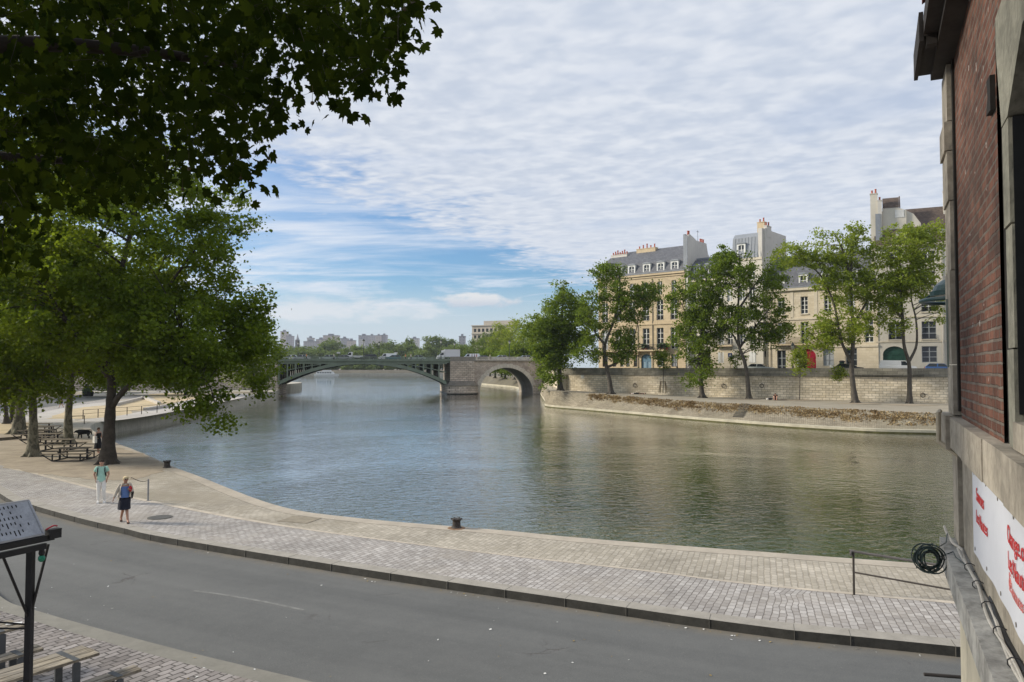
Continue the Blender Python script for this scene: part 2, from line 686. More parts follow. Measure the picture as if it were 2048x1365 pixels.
def paired(A, B, per=10):
    """two rails whose control points correspond"""
    return catmull([(*p[:2], 0) for p in A], per), catmull([(*p[:2], 0) for p in B], per)


def along(ref, p):
    """(distance from the reference line, distance along it)"""
    best = (1e9, 0)
    L = 0.0
    for i in range(len(ref) - 1):
        d = ref[i + 1] - ref[i]
        l2 = d.length
        if l2 > 1e-6:
            k = min(1, max(0, (p - ref[i]).dot(d) / (l2 * l2)))
            e = (p - (ref[i] + d * k)).length
            if e < best[0]:
                best = (e, L + k * l2)
        L += l2
    return best


def strip(name, a, b, mt, z=0.0, m=1, zb=None, kind='structure', ref=None):
    """sheet between two rails; UV = (metres across, metres along)"""
    mb = MB()
    if ref is not None:
        grid = [[a[i].lerp(b[i], k / m) for k in range(m + 1)] for i in range(len(a))]
        uv = [[along(ref, p) for p in row] for row in grid]
        for i in range(len(a) - 1):
            for k in range(m):
                q = ((i, k), (i + 1, k), (i + 1, k + 1), (i, k + 1))
                mb.face([(grid[x][y].x, grid[x][y].y, z) for x, y in q], [uv[x][y] for x, y in q])
        o = mb.build(name, mt, None, kind)
        if sum(p.normal.z for p in o.data.polygons) < 0:
            o.data.flip_normals()
        return o
    zb = z if zb is None else zb
    s = 0.0
    for i in range(len(a) - 1):
        mid0, mid1 = (a[i] + b[i]) / 2, (a[i + 1] + b[i + 1]) / 2
        ds = (mid1 - mid0).length
        w0, w1 = (b[i] - a[i]).length, (b[i + 1] - a[i + 1]).length
        for k in range(m):
            f0, f1 = k / m, (k + 1) / m
            P = []
            for (f, q) in ((f0, i), (f0, i + 1), (f1, i + 1), (f1, i)):
                v = a[q].lerp(b[q], f)
                P.append((v.x, v.y, z + (zb - z) * f))
            mb.face(P, [(w0 * f0, s), (w1 * f0, s + ds), (w1 * f1, s + ds), (w0 * f1, s)])
        s += ds
    o = mb.build(name, mt, None, kind)
    me = o.data
    if sum(p.normal.z for p in me.polygons) < 0:
        me.flip_normals()
    return o


kerb_c = [(-84, 178), (-70, 126), (-60, 86), (-42, 55), (-23, 33.8), (-19.6, 30.8), (-16.1, 28.1), (-13.5, 26.3), (-11.4, 24.9), (-4.5, 21.2), (.8, 18.6), (5.2, 16.5), (8.9, 15.25), (30, 8.5)]
back_c = [(-83.5, 178.2), (-69.6, 126.3), (-59.6, 86.2), (-41.7, 55.4), (-22.7, 34.15), (-19.3, 31.15), (-15.8, 28.45), (-13.25, 26.65), (-11.2, 25.25), (-4.3, 21.6), (1.0, 19.0), (5.35, 16.95), (9.05, 15.7), (30.1, 9)]
pav_c = [(-77, 178), (-66, 125), (-56, 88), (-43, 62), (-30, 44.2), (-25.5, 40), (-21.5, 36.6), (-18.4, 34.0), (-16, 32.1), (-9.0, 27.2), (-2.0, 23.4), (3.5, 20.9), (9.0, 18.5), (29.5, 12)]
terr_c = [(-96, 178), (-80, 126), (-70, 95), (-48, 58), (-30, 38), (-21, 27.5), (-16, 22.2), (-12.6, 18.7), (-10.9, 17.55), (-7.2, 15.5), (-3.6, 13.7), (1, 11.6), (5, 9.6), (20, 2)]
terr_c[11:] = [(.5, 11.7), (4.5, 9.9), (24, 1)]
K, KB = paired(kerb_c, back_c)
_, PV = paired(back_c, pav_c)
KR, TR = paired(kerb_c, terr_c)
strip('road', TR, KR, mat_road, -.2, 6, ref=KR)
strip('pavement', KB, PV, mat_sett, 0.0, 5, ref=KB)

# kerb stones: top, face, joints every 1.4 m
mb = MB()
s, nextj = 0.0, 1.0
for i in range(len(K) - 1):
    a0, a1, b0, b1 = K[i], K[i + 1], KB[i], KB[i + 1]
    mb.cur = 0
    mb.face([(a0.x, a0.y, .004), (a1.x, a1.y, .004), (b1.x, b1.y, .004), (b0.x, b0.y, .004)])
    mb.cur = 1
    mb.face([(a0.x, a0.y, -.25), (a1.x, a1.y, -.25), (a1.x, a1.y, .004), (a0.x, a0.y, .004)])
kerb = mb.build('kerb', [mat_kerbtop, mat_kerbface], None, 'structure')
if sum(p.normal.z for p in kerb.data.polygons if p.material_index == 0) < 0:
    kerb.data.flip_normals()
mb = MB()
acc = 0.0
for i in range(40, len(K) - 1):
    acc += (K[i + 1] - K[i]).length
    if acc > 1.5:
        acc = 0
        d = (KB[i] - K[i]).normalized()
        tt = Vector((-d.y, d.x, 0))
        c0 = K[i] - d * .006
        mb.obox(c0 + d * .2 + Vector((0, 0, -.1)), d * .207, tt * .006, Vector((0, 0, .107)))
mb.build('kerb_joints', M('joint_dirt', (.16, .15, .13), .95), None, 'structure')

# a worn pale line left on the asphalt
wl_ = catmull([G(385, 1183, -.2), G(450, 1192, -.2), G(530, 1206, -.2), G(605, 1222, -.2)], 6)
wa_ = [Vector((p.x, p.y, 0)) for p in wl_]
strip('road_marking', wa_, [p + Vector((.03, .09, 0)) for p in wa_], M('worn_line_paint', (.20, .20, .19), .85, .25, 6), -.196)

# terrace side: flush stone border, then setts
TB = []
for i, p in enumerate(TR):
    d = (TR[min(i + 1, len(TR) - 1)] - TR[max(i - 1, 0)]).normalized()
    TB.append(p + Vector((d.y, -d.x, 0)) * .42)
if (TB[60] - Vector((0, 0, 0))).length > TR[60].length:
    TB = [TR[i] * 2 - TB[i] for i in range(len(TR))]
strip('terrace_border', TB, TR, M('terrace_border_stone', (.225, .215, .185), .85, .12, 2.0, bmp=.15), -.05)
mb = MB()
for i in range(len(TR) - 1):
    mb.face([(TR[i].x, TR[i].y, -.22), (TR[i + 1].x, TR[i + 1].y, -.22), (TR[i + 1].x, TR[i + 1].y, -.05), (TR[i].x, TR[i].y, -.05)])
mb.build('terrace_border_face', mat_kerbtop, None, 'structure')
tin = [Vector((min(p.x * 1.0, 40) - 60 + (24 if p.y < 30 else 0), p.y - 45, 0)) for p in TB]
# setts rows run with the building line
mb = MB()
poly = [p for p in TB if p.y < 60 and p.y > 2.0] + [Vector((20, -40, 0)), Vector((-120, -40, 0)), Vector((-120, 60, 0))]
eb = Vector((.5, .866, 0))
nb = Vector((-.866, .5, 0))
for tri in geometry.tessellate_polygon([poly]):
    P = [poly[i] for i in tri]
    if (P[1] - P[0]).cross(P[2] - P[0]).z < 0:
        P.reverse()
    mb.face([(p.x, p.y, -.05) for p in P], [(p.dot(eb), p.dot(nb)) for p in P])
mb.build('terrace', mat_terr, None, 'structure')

# quay: flagstones from the pavement to the river, earth under the trees
edge_c = [(-54.5, 172), (-48.5, 130), (-44.0, 96), (-41.6, 75), (-30.7, 57.8), (-26, 51.6), (-22.4, 46.9), (-19.2, 42.6), (-16.2, 38.9), (-9.7, 30.8), (-5.9, 28.15), (-.4, 26.0), (5.4, 23.7), (30, 15.6)]
PQ, ED = paired(pav_c, edge_c)
EI = []
for i, p in enumerate(ED):
    d = (ED[min(i + 1, len(ED) - 1)] - ED[max(i - 1, 0)]).normalized()
    q = Vector((d.y, -d.x, 0)) * .62
    EI.append(p + (q if q.dot(PQ[i] - p) > 0 else -q))
strip('quay', PQ, EI, mat_flag, 0.0, 10, ref=ED)
strip('quay_coping', EI, ED, M('coping_stone', (.43, .38, .31), .85, .15, 1.1, bmp=.15), .006)
lim_in, lim_out = [], []
for i, p in enumerate(PQ):
    d = (EI[i] - p).normalized()
    lim_in.append(p - d * .05)
    lim_out.append(p + d * .3)
strip('pavement_edge_line', lim_in, lim_out, mat_lime, .005)
mb = MB()
for i in range(len(ED) - 1):
    a, b = ED[i], ED[i + 1]
    mb.face([(a.x, a.y, WZ - 1), (b.x, b.y, WZ - 1), (b.x, b.y, .006), (a.x, a.y, .006)])
mb.build('quay_wall_face', mat_conc, None, 'structure')

# bare earth under the planes, the sandy beds and the paths farther along
def patch(name, pts, mt, z, rough=.0, kind='structure'):
    c = catmull([(*p[:2], 0) for p in pts + [pts[0]]], 6)[:-1]
    rnd = random.Random(len(name))
    c = [Vector((p.x + rnd.uniform(-rough, rough), p.y + rnd.uniform(-rough, rough), 0)) for p in c]
    m_ = MB()
    for tri in geometry.tessellate_polygon([c]):
        P = [c[i] for i in tri]
        if (P[1] - P[0]).cross(P[2] - P[0]).z < 0:
            P.reverse()
        m_.face([(p.x, p.y, z) for p in P])
    return m_.build(name, mt, None, kind)


g = lambda px, py: tuple(G(px, py, 0)[:2])
patch('earth', [g(-20, 930), g(60, 945), g(150, 955), g(240, 962), g(310, 950), g(330, 930), g(280, 908), g(225, 893), g(180, 876), g(120, 862), g(0, 858), g(-60, 885)], mat_dirt, .008, .25)
patch('earth', [g(-40, 868), g(40, 867), g(80, 860), g(60, 846), g(0, 848), g(-40, 852)], mat_sand, .010, .3)
patch('sand', [g(95, 838), g(170, 838), g(225, 834), g(260, 829), g(255, 816), g(200, 812), g(140, 820)], mat_sand, .008, .2)
patch('sand', [g(240, 822), g(330, 820), g(350, 809), g(330, 797), g(250, 803)], mat_sand, .009, .2)
patch('sand', [g(330, 805), g(420, 806), g(430, 797), g(395, 788), g(300, 789)], mat_sand, .010, .2)
patch('path', [g(155, 842), g(228, 842), g(368, 820), g(500, 792), g(470, 788), g(380, 800), g(330, 812), g(250, 830), g(170, 839)], mat_path, .012)
patch('path', [g(60, 850), g(150, 841), g(120, 828), g(200, 812), g(260, 802), g(180, 808), g(100, 822), g(30, 842)], mat_path, .006)

# the river
mb = MB()
mb.face([(-700, -60, WZ), (700, -60, WZ), (700, 760, WZ), (-700, 760, WZ)])
mb.build('water', mat_water, None, 'structure')
mb = MB()
mb.face([(-700, -60, WZ - 4), (700, -60, WZ - 4), (700, 760, WZ - 4), (-700, 760, WZ - 4)])
mb.build('river_bed', mat_ground, None, 'structure')


def polyground(name, pts, z, mt, down=None):
    m_ = MB()
    v = [Vector((*p[:2], 0)) for p in pts]
    for tri in geometry.tessellate_polygon([v]):
        P = [v[i] for i in tri]
        if (P[1] - P[0]).cross(P[2] - P[0]).z < 0:
            P.reverse()
        m_.face([(p.x, p.y, z) for p in P])
    if down is not None:
        for i in range(len(v)):
            a, b = v[i], v[(i + 1) % len(v)]
            m_.face([(a.x, a.y, down), (b.x, b.y, down), (b.x, b.y, z), (a.x, a.y, z)])
    return m_.build(name, mt, None, 'structure')


# left bank away from the road, and the bank beyond the bridge
lb = [(p.x, p.y) for p in TB if p.y >= 59]
polyground('bank_ground', lb + [(-120, 59), (-900, 59), (-900, 178), (-96, 178)], -.055, mat_ground)
polyground('bank_ground', [(-54.5, 172.2), (-900, 172.2), (-900, 620), (-420, 480), (-190, 330), (-95, 262), (-76, 246), (-68.5, 238), (-66.2, 228), (-66, 214), (-60.5, 196)], -.02, mat_conc, WZ - 1)

polyground('quay_tip', [(-90, 199), (-66, 203), (-62.5, 212), (-63.2, 224), (-66, 236), (-74, 246), (-95, 262), (-130, 262), (-130, 199)], .9, mat_conc, WZ - 1)
# far bank with its quay wall
polyground('far_bank', [(-900, 640), (900, 640), (1400, 1450), (-1400, 1450)], 3.0, mat_ground)
mb = MB()
mb.box(-500, 400, 639, 640.2, WZ - 1, 3.3)
tag(mb.build('embankment_wall', M('far_stone', (.36, .32, .25), .9, .15, .05, streak=.3)), 'long low stone embankment wall on the far bank seen under the iron arch', 'wall')
mb = MB()
mb.box(-500, 400, 632, 638.9, WZ - 1, .6)
mb.build('far_towpath', mat_conc, None, 'structure')

# island: sloping revetment, lower quay, street level
isl_w = [(7.6, 208), (6.9, 170), (6.6, 150), (6.0, 138), (6.4, 133.6), (8.2, 129.6), (10.4, 126), (16.7, 114.5), (24.9, 99.5), (35.8, 84.5), (45.9, 79.5), (80, 73)]
isl_t = [(8.3, 208), (7.6, 170), (7.0, 150), (6.25, 138), (6.6, 134.0), (8.5, 130.4), (11.2, 129.6), (17.7, 121), (26.4, 105.4), (38.5, 90.9), (48, 83.0), (81, 77)]
isl_tz = [1.3, 1.35, 1.4, 1.4, 1.4, 1.4, 1.25, 1.0, .75, .6, .5, .45]
isl_b = [(9.0, 208), (9.0, 175), (9.0, 155), (9.0, 146), (9.0, 143), (9.05, 141.5), (9.3, 140.3), (19.2, 131.6), (31.5, 122.5), (46.5, 111.5), (60.3, 104.4), (100, 91)]
iw = catmull([(*p, WZ) for p in isl_w], 8)
it = catmull([(p[0], p[1], z) for p, z in zip(isl_t, isl_tz)], 8)
ib = catmull([(p[0], p[1], z + .08) for p, z in zip(isl_b, isl_tz)], 8)
mat_rev = Mbrick('revetment_stone', (.25, .215, .155), (.37, .325, .245), (.11, .095, .07), .55, .24, .03, 'UV', .3, .25, .6, .5, .95, .12, (.27, .24, .17), .6, .15)
mat_lq = M('lower_quay_ground', (.33, .295, .235), .95, .15, .3)
mat_lip = M('pale_lip_stone', (.47, .43, .33), .9, .2, .5)
mat_alga = M('algae_stone', (.085, .08, .03), .8, .4, 1.2)


def lerp3(a, b, f):
    return a.lerp(b, f)


mb = MB()
s = 0.0
for i in range(len(iw) - 1):
    ds = (it[i + 1] - it[i]).length
    a0, a1, b0, b1 = iw[i], iw[i + 1], it[i], it[i + 1]
    lo = .26
    w0 = (b0 - a0).length
    A0, A1 = a0 + Vector((0, 0, -1)), a1 + Vector((0, 0, -1))
    q0, q1 = a0 + Vector((0, 0, .16)), a1 + Vector((0, 0, .16))
    p0, p1 = a0 + Vector((0, 0, .42)), a1 + Vector((0, 0, .42))
    e0, e1 = a0.lerp(b0, .10), a1.lerp(b1, .10)
    e0.z, e1.z = a0.z + .46, a1.z + .46
    mb.cur = 2
    mb.face([A0, A1, q1, q0])
    mb.cur = 1
    mb.face([q0, q1, p1, p0])
    mb.face([p0, p1, e1, e0])
    mb.cur = 0
    for k in range(6):
        f0, f1 = k / 6, (k + 1) / 6
        mb.face([e0.lerp(b0, f0), e1.lerp(b1, f0), e1.lerp(b1, f1), e0.lerp(b0, f1)], [(s, w0 * f0), (s + ds, w0 * f0), (s + ds, w0 * f1), (s, w0 * f1)])
    s += ds
mb.build('embankment', [mat_rev, mat_lip, mat_alga], None, 'structure')
mb = MB()
for i in range(len(it) - 1):
    mb.face([it[i], it[i + 1], ib[i + 1], ib[i]])
lq = mb.build('lower_quay', mat_lq, None, 'structure')
if sum(p.normal.z for p in lq.data.polygons) < 0:
    lq.data.flip_normals()
# kerb line of the lower quay
mb = MB()
for i in range(len(it) - 1):
    d0, d1 = (ib[i] - it[i]).normalized() * .7, (ib[i + 1] - it[i + 1]).normalized() * .7
    u = Vector((0, 0, .012))
    mb.face([it[i] + u, it[i + 1] + u, it[i + 1] + d1 + u, it[i] + d0 + u])
mb.build('lower_quay_edge', mat_lq, None, 'structure')
for qx, qy, qr in ((1600, 801, 2.6), (1340, 786, 2.0), (1490, 800, 1.6), (1715, 807, 2.2), (1820, 809, 2.4)):
    c = G(qx, qy, .68)
    pts = [(c.x + qr * 1.5 * math.cos(a) * random.Random(a + qx).uniform(.7, 1.2), c.y + qr * .8 * math.sin(a)) for a in [k * math.pi / 4 for k in range(8)]]
    patch('bare_earth', pts, mat_dirt, .66 + .16 * (qx < 1400) + .0 + (1600 - qx) * .0006 + .06, .1)

# street on the island
st = [(p.x, p.y) for p in ib]
polyground('street', st + [(400, 40), (400, 420), (60, 420), (14, 330), (9.2, 240)], 4.45, M('street_asphalt', (.20, .195, .185), .9, .12, .2))
# island bank beyond the bridge
polyground('island_ground', [(3.2, 273), (-4, 298), (-11, 322), (-15.5, 338), (-12, 362), (10, 395), (80, 430), (400, 470), (400, 300), (20, 235), (8.4, 236), (5.5, 255)], 1.6, mat_ground, None)
mb = MB()
ibk = catmull([(8.2, 236, 0), (5.5, 255, 0), (3.2, 273, 0), (-4, 298, 0), (-11, 322, 0), (-15.5, 338, 0), (-12, 362, 0), (10, 395, 0), (80, 430, 0)], 6)
for i in range(len(ibk) - 1):
    a, b = ibk[i], ibk[i + 1]
    da, db = Vector((-.85, -.5, 0)) * 4.0, Vector((-.85, -.5, 0)) * 4.0
    mb.cur = 0
    mb.face([a + da + Vector((0, 0, -1.1)), b + db + Vector((0, 0, -1.1)), b + Vector((0, 0, 1.6)), a + Vector((0, 0, 1.6))])
    mb.cur = 1
    mb.face([a + da * 1.05 + Vector((0, 0, -2.5)), b + db * 1.05 + Vector((0, 0, -2.5)), b + db + Vector((0, 0, -1.1)), a + da + Vector((0, 0, -1.1))])
mb.build('island_bank', [M('island_bank_stone', (.15, .135, .10), .9, .2, .2), mat_lip], None, 'structure')

# the tall quay wall of the island, its parapet and rings
mat_qwall = Mbrick('quay_ashlar', (.55, .475, .345), (.76, .675, .53), (.30, .25, .18), .95, .36, .03, 'UV', .34, .3, .7, .5, .9, .07, (.34, .295, .22), .55, .17)
mat_parapet = Mbrick('dark_parapet_stone', (.20, .19, .155), (.30, .28, .23), (.10, .09, .075), 1.3, .42, .018, 'UV', .3, .5, .4, .5, .9, .03, (.11, .105, .085), .6, .3)
qw = thing('quay_wall', 'tall pale stone quay wall with dark parapet along the island', 'wall', (0, 0, 0))
wall_c = [(8.4, 209, 8.15), (8.9, 176, 6.9), (9.0, 152, 5.75), (9.0, 141.0, 5.5), (10.2, 139.6, 5.5), (19.2, 131.6, 5.5), (31.5, 122.5, 5.48), (46.5, 111.5, 5.46), (60.3, 104.4, 5.46), (100, 91, 5.46)]
wl = []
for a, b in zip(wall_c[:-1], wall_c[1:]):
    for k in range(6):
        wl.append(Vector(a).lerp(Vector(b), k / 6))
wl.append(Vector(wall_c[-1]))
mw, mp = MB(), MB()
s = 0.0
for i in range(len(wl) - 1):
    a, b = wl[i], wl[i + 1]
    ds = (b - a).length
    ln = Vector((-(b - a).y, (b - a).x, 0)).normalized()
    if ln.dot(Vector((-a.x, -a.y, 0))) < 0:
        ln = -ln
    z0, za, zb = -.2, a.z - 1.28, b.z - 1.28
    F = lambda p, z, o: (p.x + ln.x * o, p.y + ln.y * o, z)
    mw.face([F(a, z0, 0), F(b, z0, 0), F(b, zb, 0), F(a, za, 0)], [(s, z0), (s + ds, z0), (s + ds, zb), (s, za)])
    for (l0, l1, o0, o1) in ((1.28, 1.1, .14, .14), (1.1, 0, .05, .05)):
        mp.face([F(a, a.z - l0, o0), F(b, b.z - l0, o0), F(b, b.z - l1, o1), F(a, a.z - l1, o1)], [(s, -l0), (s + ds, -l0), (s + ds, -l1), (s, -l1)])
        mp.face([F(a, a.z - l1, o1), F(b, b.z - l1, o1), F(b, b.z - l1, -.35), F(a, a.z - l1, -.35)], [(s, 0), (s + ds, 0), (s + ds, .4), (s, .4)])
        mp.face([F(a, a.z - l0, o0), F(b, b.z - l0, o0), F(b, b.z - l0, -.02), F(a, a.z - l0, -.02)], [(s, 0), (s + ds, 0), (s + ds, .1), (s, .1)])
    mp.face([F(a, a.z - 1.28, -.35), F(b, b.z - 1.28, -.35), F(b, b.z, -.35), F(a, a.z, -.35)])
    s += ds
mw.build('wall_face', mat_qwall, qw)
mp.build('parapet', mat_parapet, qw)
mb = MB()
mb.box(8.55, 10.1, 139.4, 141.2, -.2, 4.3)
mb.build('corner_pier', M('corner_stone', (.55, .50, .41), .9, .12, .6, streak=.3), qw)
mat_iron = M('rusty_iron', (.045, .038, .033), .7, .3, 6)
WALLN = Vector((-.64, -.77, 0))


def on_wall(px, py):
    best = None
    for i in range(24, len(wl) - 1):
        a, b = wl[i], wl[i + 1]
        u = (px - 1024) / 1500
        den = (b.x - a.x) - u * (b.y - a.y)
        k = (u * a.y - a.x) / den
        if -.001 <= k <= 1.001:
            best = a.lerp(b, k)
    return at(px, py, best.y)


for (rx, ry) in ((1270, 771), (1447, 772), (1524, 772), (1846, 791)):
    c = on_wall(rx, ry) + WALLN * .08
    e = Vector((.77, -.64, 0))
    mb = MB()
    mb.tube([c + e * .3 * math.cos(a) + Vector((0, 0, .3 * math.sin(a))) for a in [k * math.pi / 8 for k in range(17)]], .045, 6, False)
    mb.ball(c + Vector((0, 0, .3)), .09)
    mb.build('mooring_ring', mat_iron, qw)
c = on_wall(1165, 753)
mb = MB()
mb.obox(c + WALLN * .03, Vector((.77, -.64, 0)) * .35, Vector((0, 0, .4)), WALLN * .02)
mb.build('plaque', M('pale_plaque', (.55, .55, .52), .7, .1), qw)

# stone steps down the revetment
def on_slope(px, k):
    """point of the revetment seen in column px, a share k of the way up"""
    for i in range(40, len(it) - 1):
        a, b = iw[i].lerp(it[i], k), iw[i + 1].lerp(it[i + 1], k)
        u = (px - 1024) / 1500
        den = (b.x - a.x) - u * (b.y - a.y)
        f = (u * a.y - a.x) / den
        if 0 <= f <= 1:
            p = a.lerp(b, f)
            zt = it[i].z + (it[i + 1].z - it[i].z) * f
            p.z = WZ + .46 + (k - .1) / .9 * (zt - WZ - .46)
            return p


top0, top1 = on_slope(1481, 1.0), on_slope(1500, 1.0)
bot0, bot1 = on_slope(1463, .2), on_slope(1484, .2)
st_ = thing('stone_steps', 'narrow flight of dark stone steps down the sloping stone bank', 'steps', top0)
for k in range(10):
    f0, f1 = k / 10, (k + .45) / 10
    a, b = top0.lerp(bot0, f0), top1.lerp(bot1, f0)
    a2, b2 = top0.lerp(bot0, f1), top1.lerp(bot1, f1)
    mb = MB()
    u = Vector((0, 0, .13))
    P = [p - top0 for p in (a, b, b2, a2)]
    lowz = Vector((0, 0, -.25))
    a3, b3 = a2 - top0, b2 - top0
    mb.face([P[0] + u, P[1] + u, P[2] + u, P[3] + u])
    mb.cur = 1
    mb.face([a3 + lowz, b3 + lowz, b3 + u, a3 + u])
    mb.cur = 0
    mb.face([P[0] + lowz, P[3] + lowz, P[3] + u, P[0] + u])
    mb.face([P[1] + lowz, P[2] + lowz, P[2] + u, P[1] + u])
    mb.build('step', [mat_rev, mat_kerbface], st_)

# dry weeds growing on the upper revetment
rng = np.random.default_rng(5)
pal_v, pal_f, tints = [], [], []
for _ in range(400):
    i0 = rng.uniform(51, len(it) - 3)
    right = max(0, min(1, (i0 - 58) / 25))
    k0 = min(.96, rng.normal(.80 - .14 * right, .11 + .07 * right))
    sa, sk, tn, big = rng.uniform(.1, .55), rng.uniform(.03, .09), rng.uniform(.0, .8), rng.uniform(.5, 1.2)
    for _ in range(int(rng.integers(14, 70))):
        q = min(max(i0 + rng.normal(0, sa), 50.2), len(it) - 2.01)
        i, f = int(q), q - int(q)
        k = min(.99, k0 + rng.normal(0, sk))
        if k < .28:
            continue
        p = iw[i].lerp(it[i], k).lerp(iw[i + 1].lerp(it[i + 1], k), f)
        zt = it[i].z + (it[i + 1].z - it[i].z) * f
        p.z = WZ + .46 + (k - .1) / .9 * (zt - WZ - .46)
        a = rng.random() * 6.28
        h = rng.uniform(.03, .20) * big
        w = rng.uniform(.03, .13)
        dx, dy = math.cos(a) * w, math.sin(a) * w
        lx, ly = rng.normal(0, .12), rng.normal(0, .12)
        b = len(pal_v)
        pal_v += [(p.x - dx, p.y - dy, p.z - .05), (p.x + dx, p.y + dy, p.z - .05), (p.x + lx + dx * .4, p.y + ly + dy * .4, p.z + h), (p.x + lx - dx * .4, p.y + ly - dy * .4, p.z + h * .9)]
        pal_f.append((b, b + 1, b + 2, b + 3))
        tints.append(min(1, max(0, tn + rng.normal(0, .2))))
me = bpy.data.meshes.new('weeds')
me.from_pydata(pal_v, [], pal_f)
me.attributes.new('tint', 'FLOAT', 'FACE').data.foreach_set('value', tints)
wd = link('dry_weeds', me, Mleaf('straw_weed', (.20, .135, .07), (.48, .37, .20), (.3, .2, .08), .15), None, 'stuff')
wd['label'] = 'dry brown weeds along the top of the sloping stone bank'

# ================================================================== BRIDGE
BF = Frame((-12.5, 198), (.985, .174), 0)
mat_green = M('grey_green_iron_paint', (.18, .22, .17), .55, .15, .5, streak=.2)
mat_under = M('shaded_under_iron', (.035, .04, .035), .7, .2, .5)  # darker copy of the iron paint: shade under the deck in the colour
mat_bstone = Mbrick('bridge_stone', (.50, .425, .35), (.66, .57, .48), (.17, .145, .12), 1.1, .48, .045, 'FACADE', .25, .2, .6, .5, .9, .02, (.30, .25, .21), .5, .25)
mat_rubble = Mbrick('bridge_rubble', (.46, .385, .32), (.60, .51, .43), (.24, .20, .17), .55, .33, .03, 'FACADE', .3, .4, .6, .5, .95, .2, (.27, .225, .19), .6, .3)
mat_pale = M('pale_bridge_stone', (.60, .55, .47), .85, .15, .5, streak=.35)
mat_pardark = M('weathered_stone', (.25, .23, .20), .9, .2, .4, streak=.3)
br = thing('road_bridge', 'road bridge with a flat grey green iron arch and a round stone arch', 'bridge', BF.loc(), BF.rz)
BW = 20.0
DZ = 7.4


def deck_z(x):
    return DZ - .0004 * (x + 20) ** 2 * (1 if x < 0 else .6) * .5


mb = MB()
mb.box(-110, 20.9, .32, BW - .32, 6.75, DZ)
mb.build('deck', M('bridge_asphalt', (.16, .16, .16), .9), br)
SPX0, SPX1 = -47.5, -4.75
XC, HALF = (SPX0 + SPX1) / 2, (SPX1 - SPX0) / 2


def zin(x):
    return 1.0 + 5.45 * (1 - ((x - XC) / HALF) ** 2)


def zex(x):
    return 2.35 + 4.75 * (1 - ((x - XC) / HALF) ** 2)


for j, yy in enumerate((0.0, 4.8, 9.7, 14.6, 19.5)):
    mb = MB()
    xs = [SPX0 + (SPX1 - SPX0) * k / 40 for k in range(41)]
    low = [(x, zin(x)) for x in xs]
    up = [(x, min(6.72, zin(x) + .95 - .25 * (1 - abs(x - XC) / HALF))) for x in xs]
    n = len(xs)
    vs = [(x, yy, z) for x, z in low] + [(x, yy, z) for x, z in up] + [(x, yy + .5, z) for x, z in low] + [(x, yy + .5, z) for x, z in up]
    fs = []
    for k in range(n - 1):
        fs += [(k, k + 1, n + k + 1, n + k), (2 * n + k + 1, 2 * n + k, 3 * n + k, 3 * n + k + 1), (2 * n + k, 2 * n + k + 1, k + 1, k), (n + k, n + k + 1, 3 * n + k + 1, 3 * n + k)]
    mb.raw(vs, fs)
    # flange along the lower edge
    for k in range(n - 1):
        a, b = low[k], low[k + 1]
        mb.face([(a[0], yy - .1, a[1] - .02), (b[0], yy - .1, b[1] - .02), (b[0], yy - .1, b[1] + .14), (a[0], yy - .1, a[1] + .14)])
        mb.face([(a[0], yy - .1, a[1] + .14), (b[0], yy - .1, b[1] + .14), (b[0], yy, b[1] + .14), (a[0], yy, a[1] + .14)])
        mb.face([(a[0], yy - .1, a[1] - .02), (b[0], yy - .1, b[1] - .02), (b[0], yy, b[1] - .02), (a[0], yy, a[1] - .02)])
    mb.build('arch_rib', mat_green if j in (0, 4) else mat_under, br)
    mb = MB()
    x = SPX0 + .35
    k = 0
    while x < SPX1:
        zt = min(6.72, zin(x) + .9)
        if 6.72 - zt > .25:
            mb.box(x - .16, x + .16, yy + .06, yy + .4, zt - .2, 6.74)
        x += 2.02
    # two-tier rail following half height
    for k in range(40):
        a, b = xs[k], xs[k + 1]
        za, zb = [(min(6.72, zin(q) + .95) * .52 + 6.72 * .48) for q in (a, b)]
        if 6.72 - min(6.72, zin(a) + .95) > .55 and 6.72 - min(6.72, zin(b) + .95) > .55:
            mb.beam((a, yy + .23, za), (b, yy + .23, zb), .3, .2)
    mb.box(SPX0, SPX1, yy + .03, yy + .42, 6.45, 6.74)
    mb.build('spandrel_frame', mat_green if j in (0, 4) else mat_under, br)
for yy, sgn in ((0, -1), (BW, 1)):
    mb = MB()
    y0, y1 = (yy - .02, yy + .3) if sgn < 0 else (yy - .3, yy + .02)
    mb.box(SPX0 - 1, -3.8, y0, y1, 6.76, 7.18)
    mb.build('girder', mat_green, br)
    mb = MB()
    y2, y3 = (yy - .28, yy + .3) if sgn < 0 else (yy - .3, yy + .28)
    mb.box(SPX0 - 1, -3.8, y2, y3, 7.181, 7.42)
    mb.build('cornice', mat_green, br)
    rb = MB()
    ya, yb = (yy - .2, yy - .06) if sgn < 0 else (yy + .06, yy + .2)
    rb.box(-49, -3.8, ya, yb, 8.2, 8.34)
    rb.box(-49, -3.8, ya, yb, 7.43, 7.62)
    x = -49.0
    k = 0
    while x < -3.8:
        if k % 14 == 0:
            rb.box(x - .16, x + .16, ya - .02, yb + .02, 7.43, 8.38)
        else:
            rb.box(x - .055, x + .055, ya + .02, yb - .02, 7.62, 8.2)
        x += .29
        k += 1
    rb.build('railing', mat_green, br)

# stone pier with its cutwater
mb = MB()
mb.box(-3.75, 2.45, -.35, BW + .35, 1.9, 7.2)
mb.build('pier', mat_bstone, br)
mb = MB()
for k in range(10):
    mb.box(-3.82, 2.52, -.42, BW + .42, 2.0 + k * .52, 2.0 + k * .52 + .4)
mb.build('rusticated_courses', mat_bstone, br)


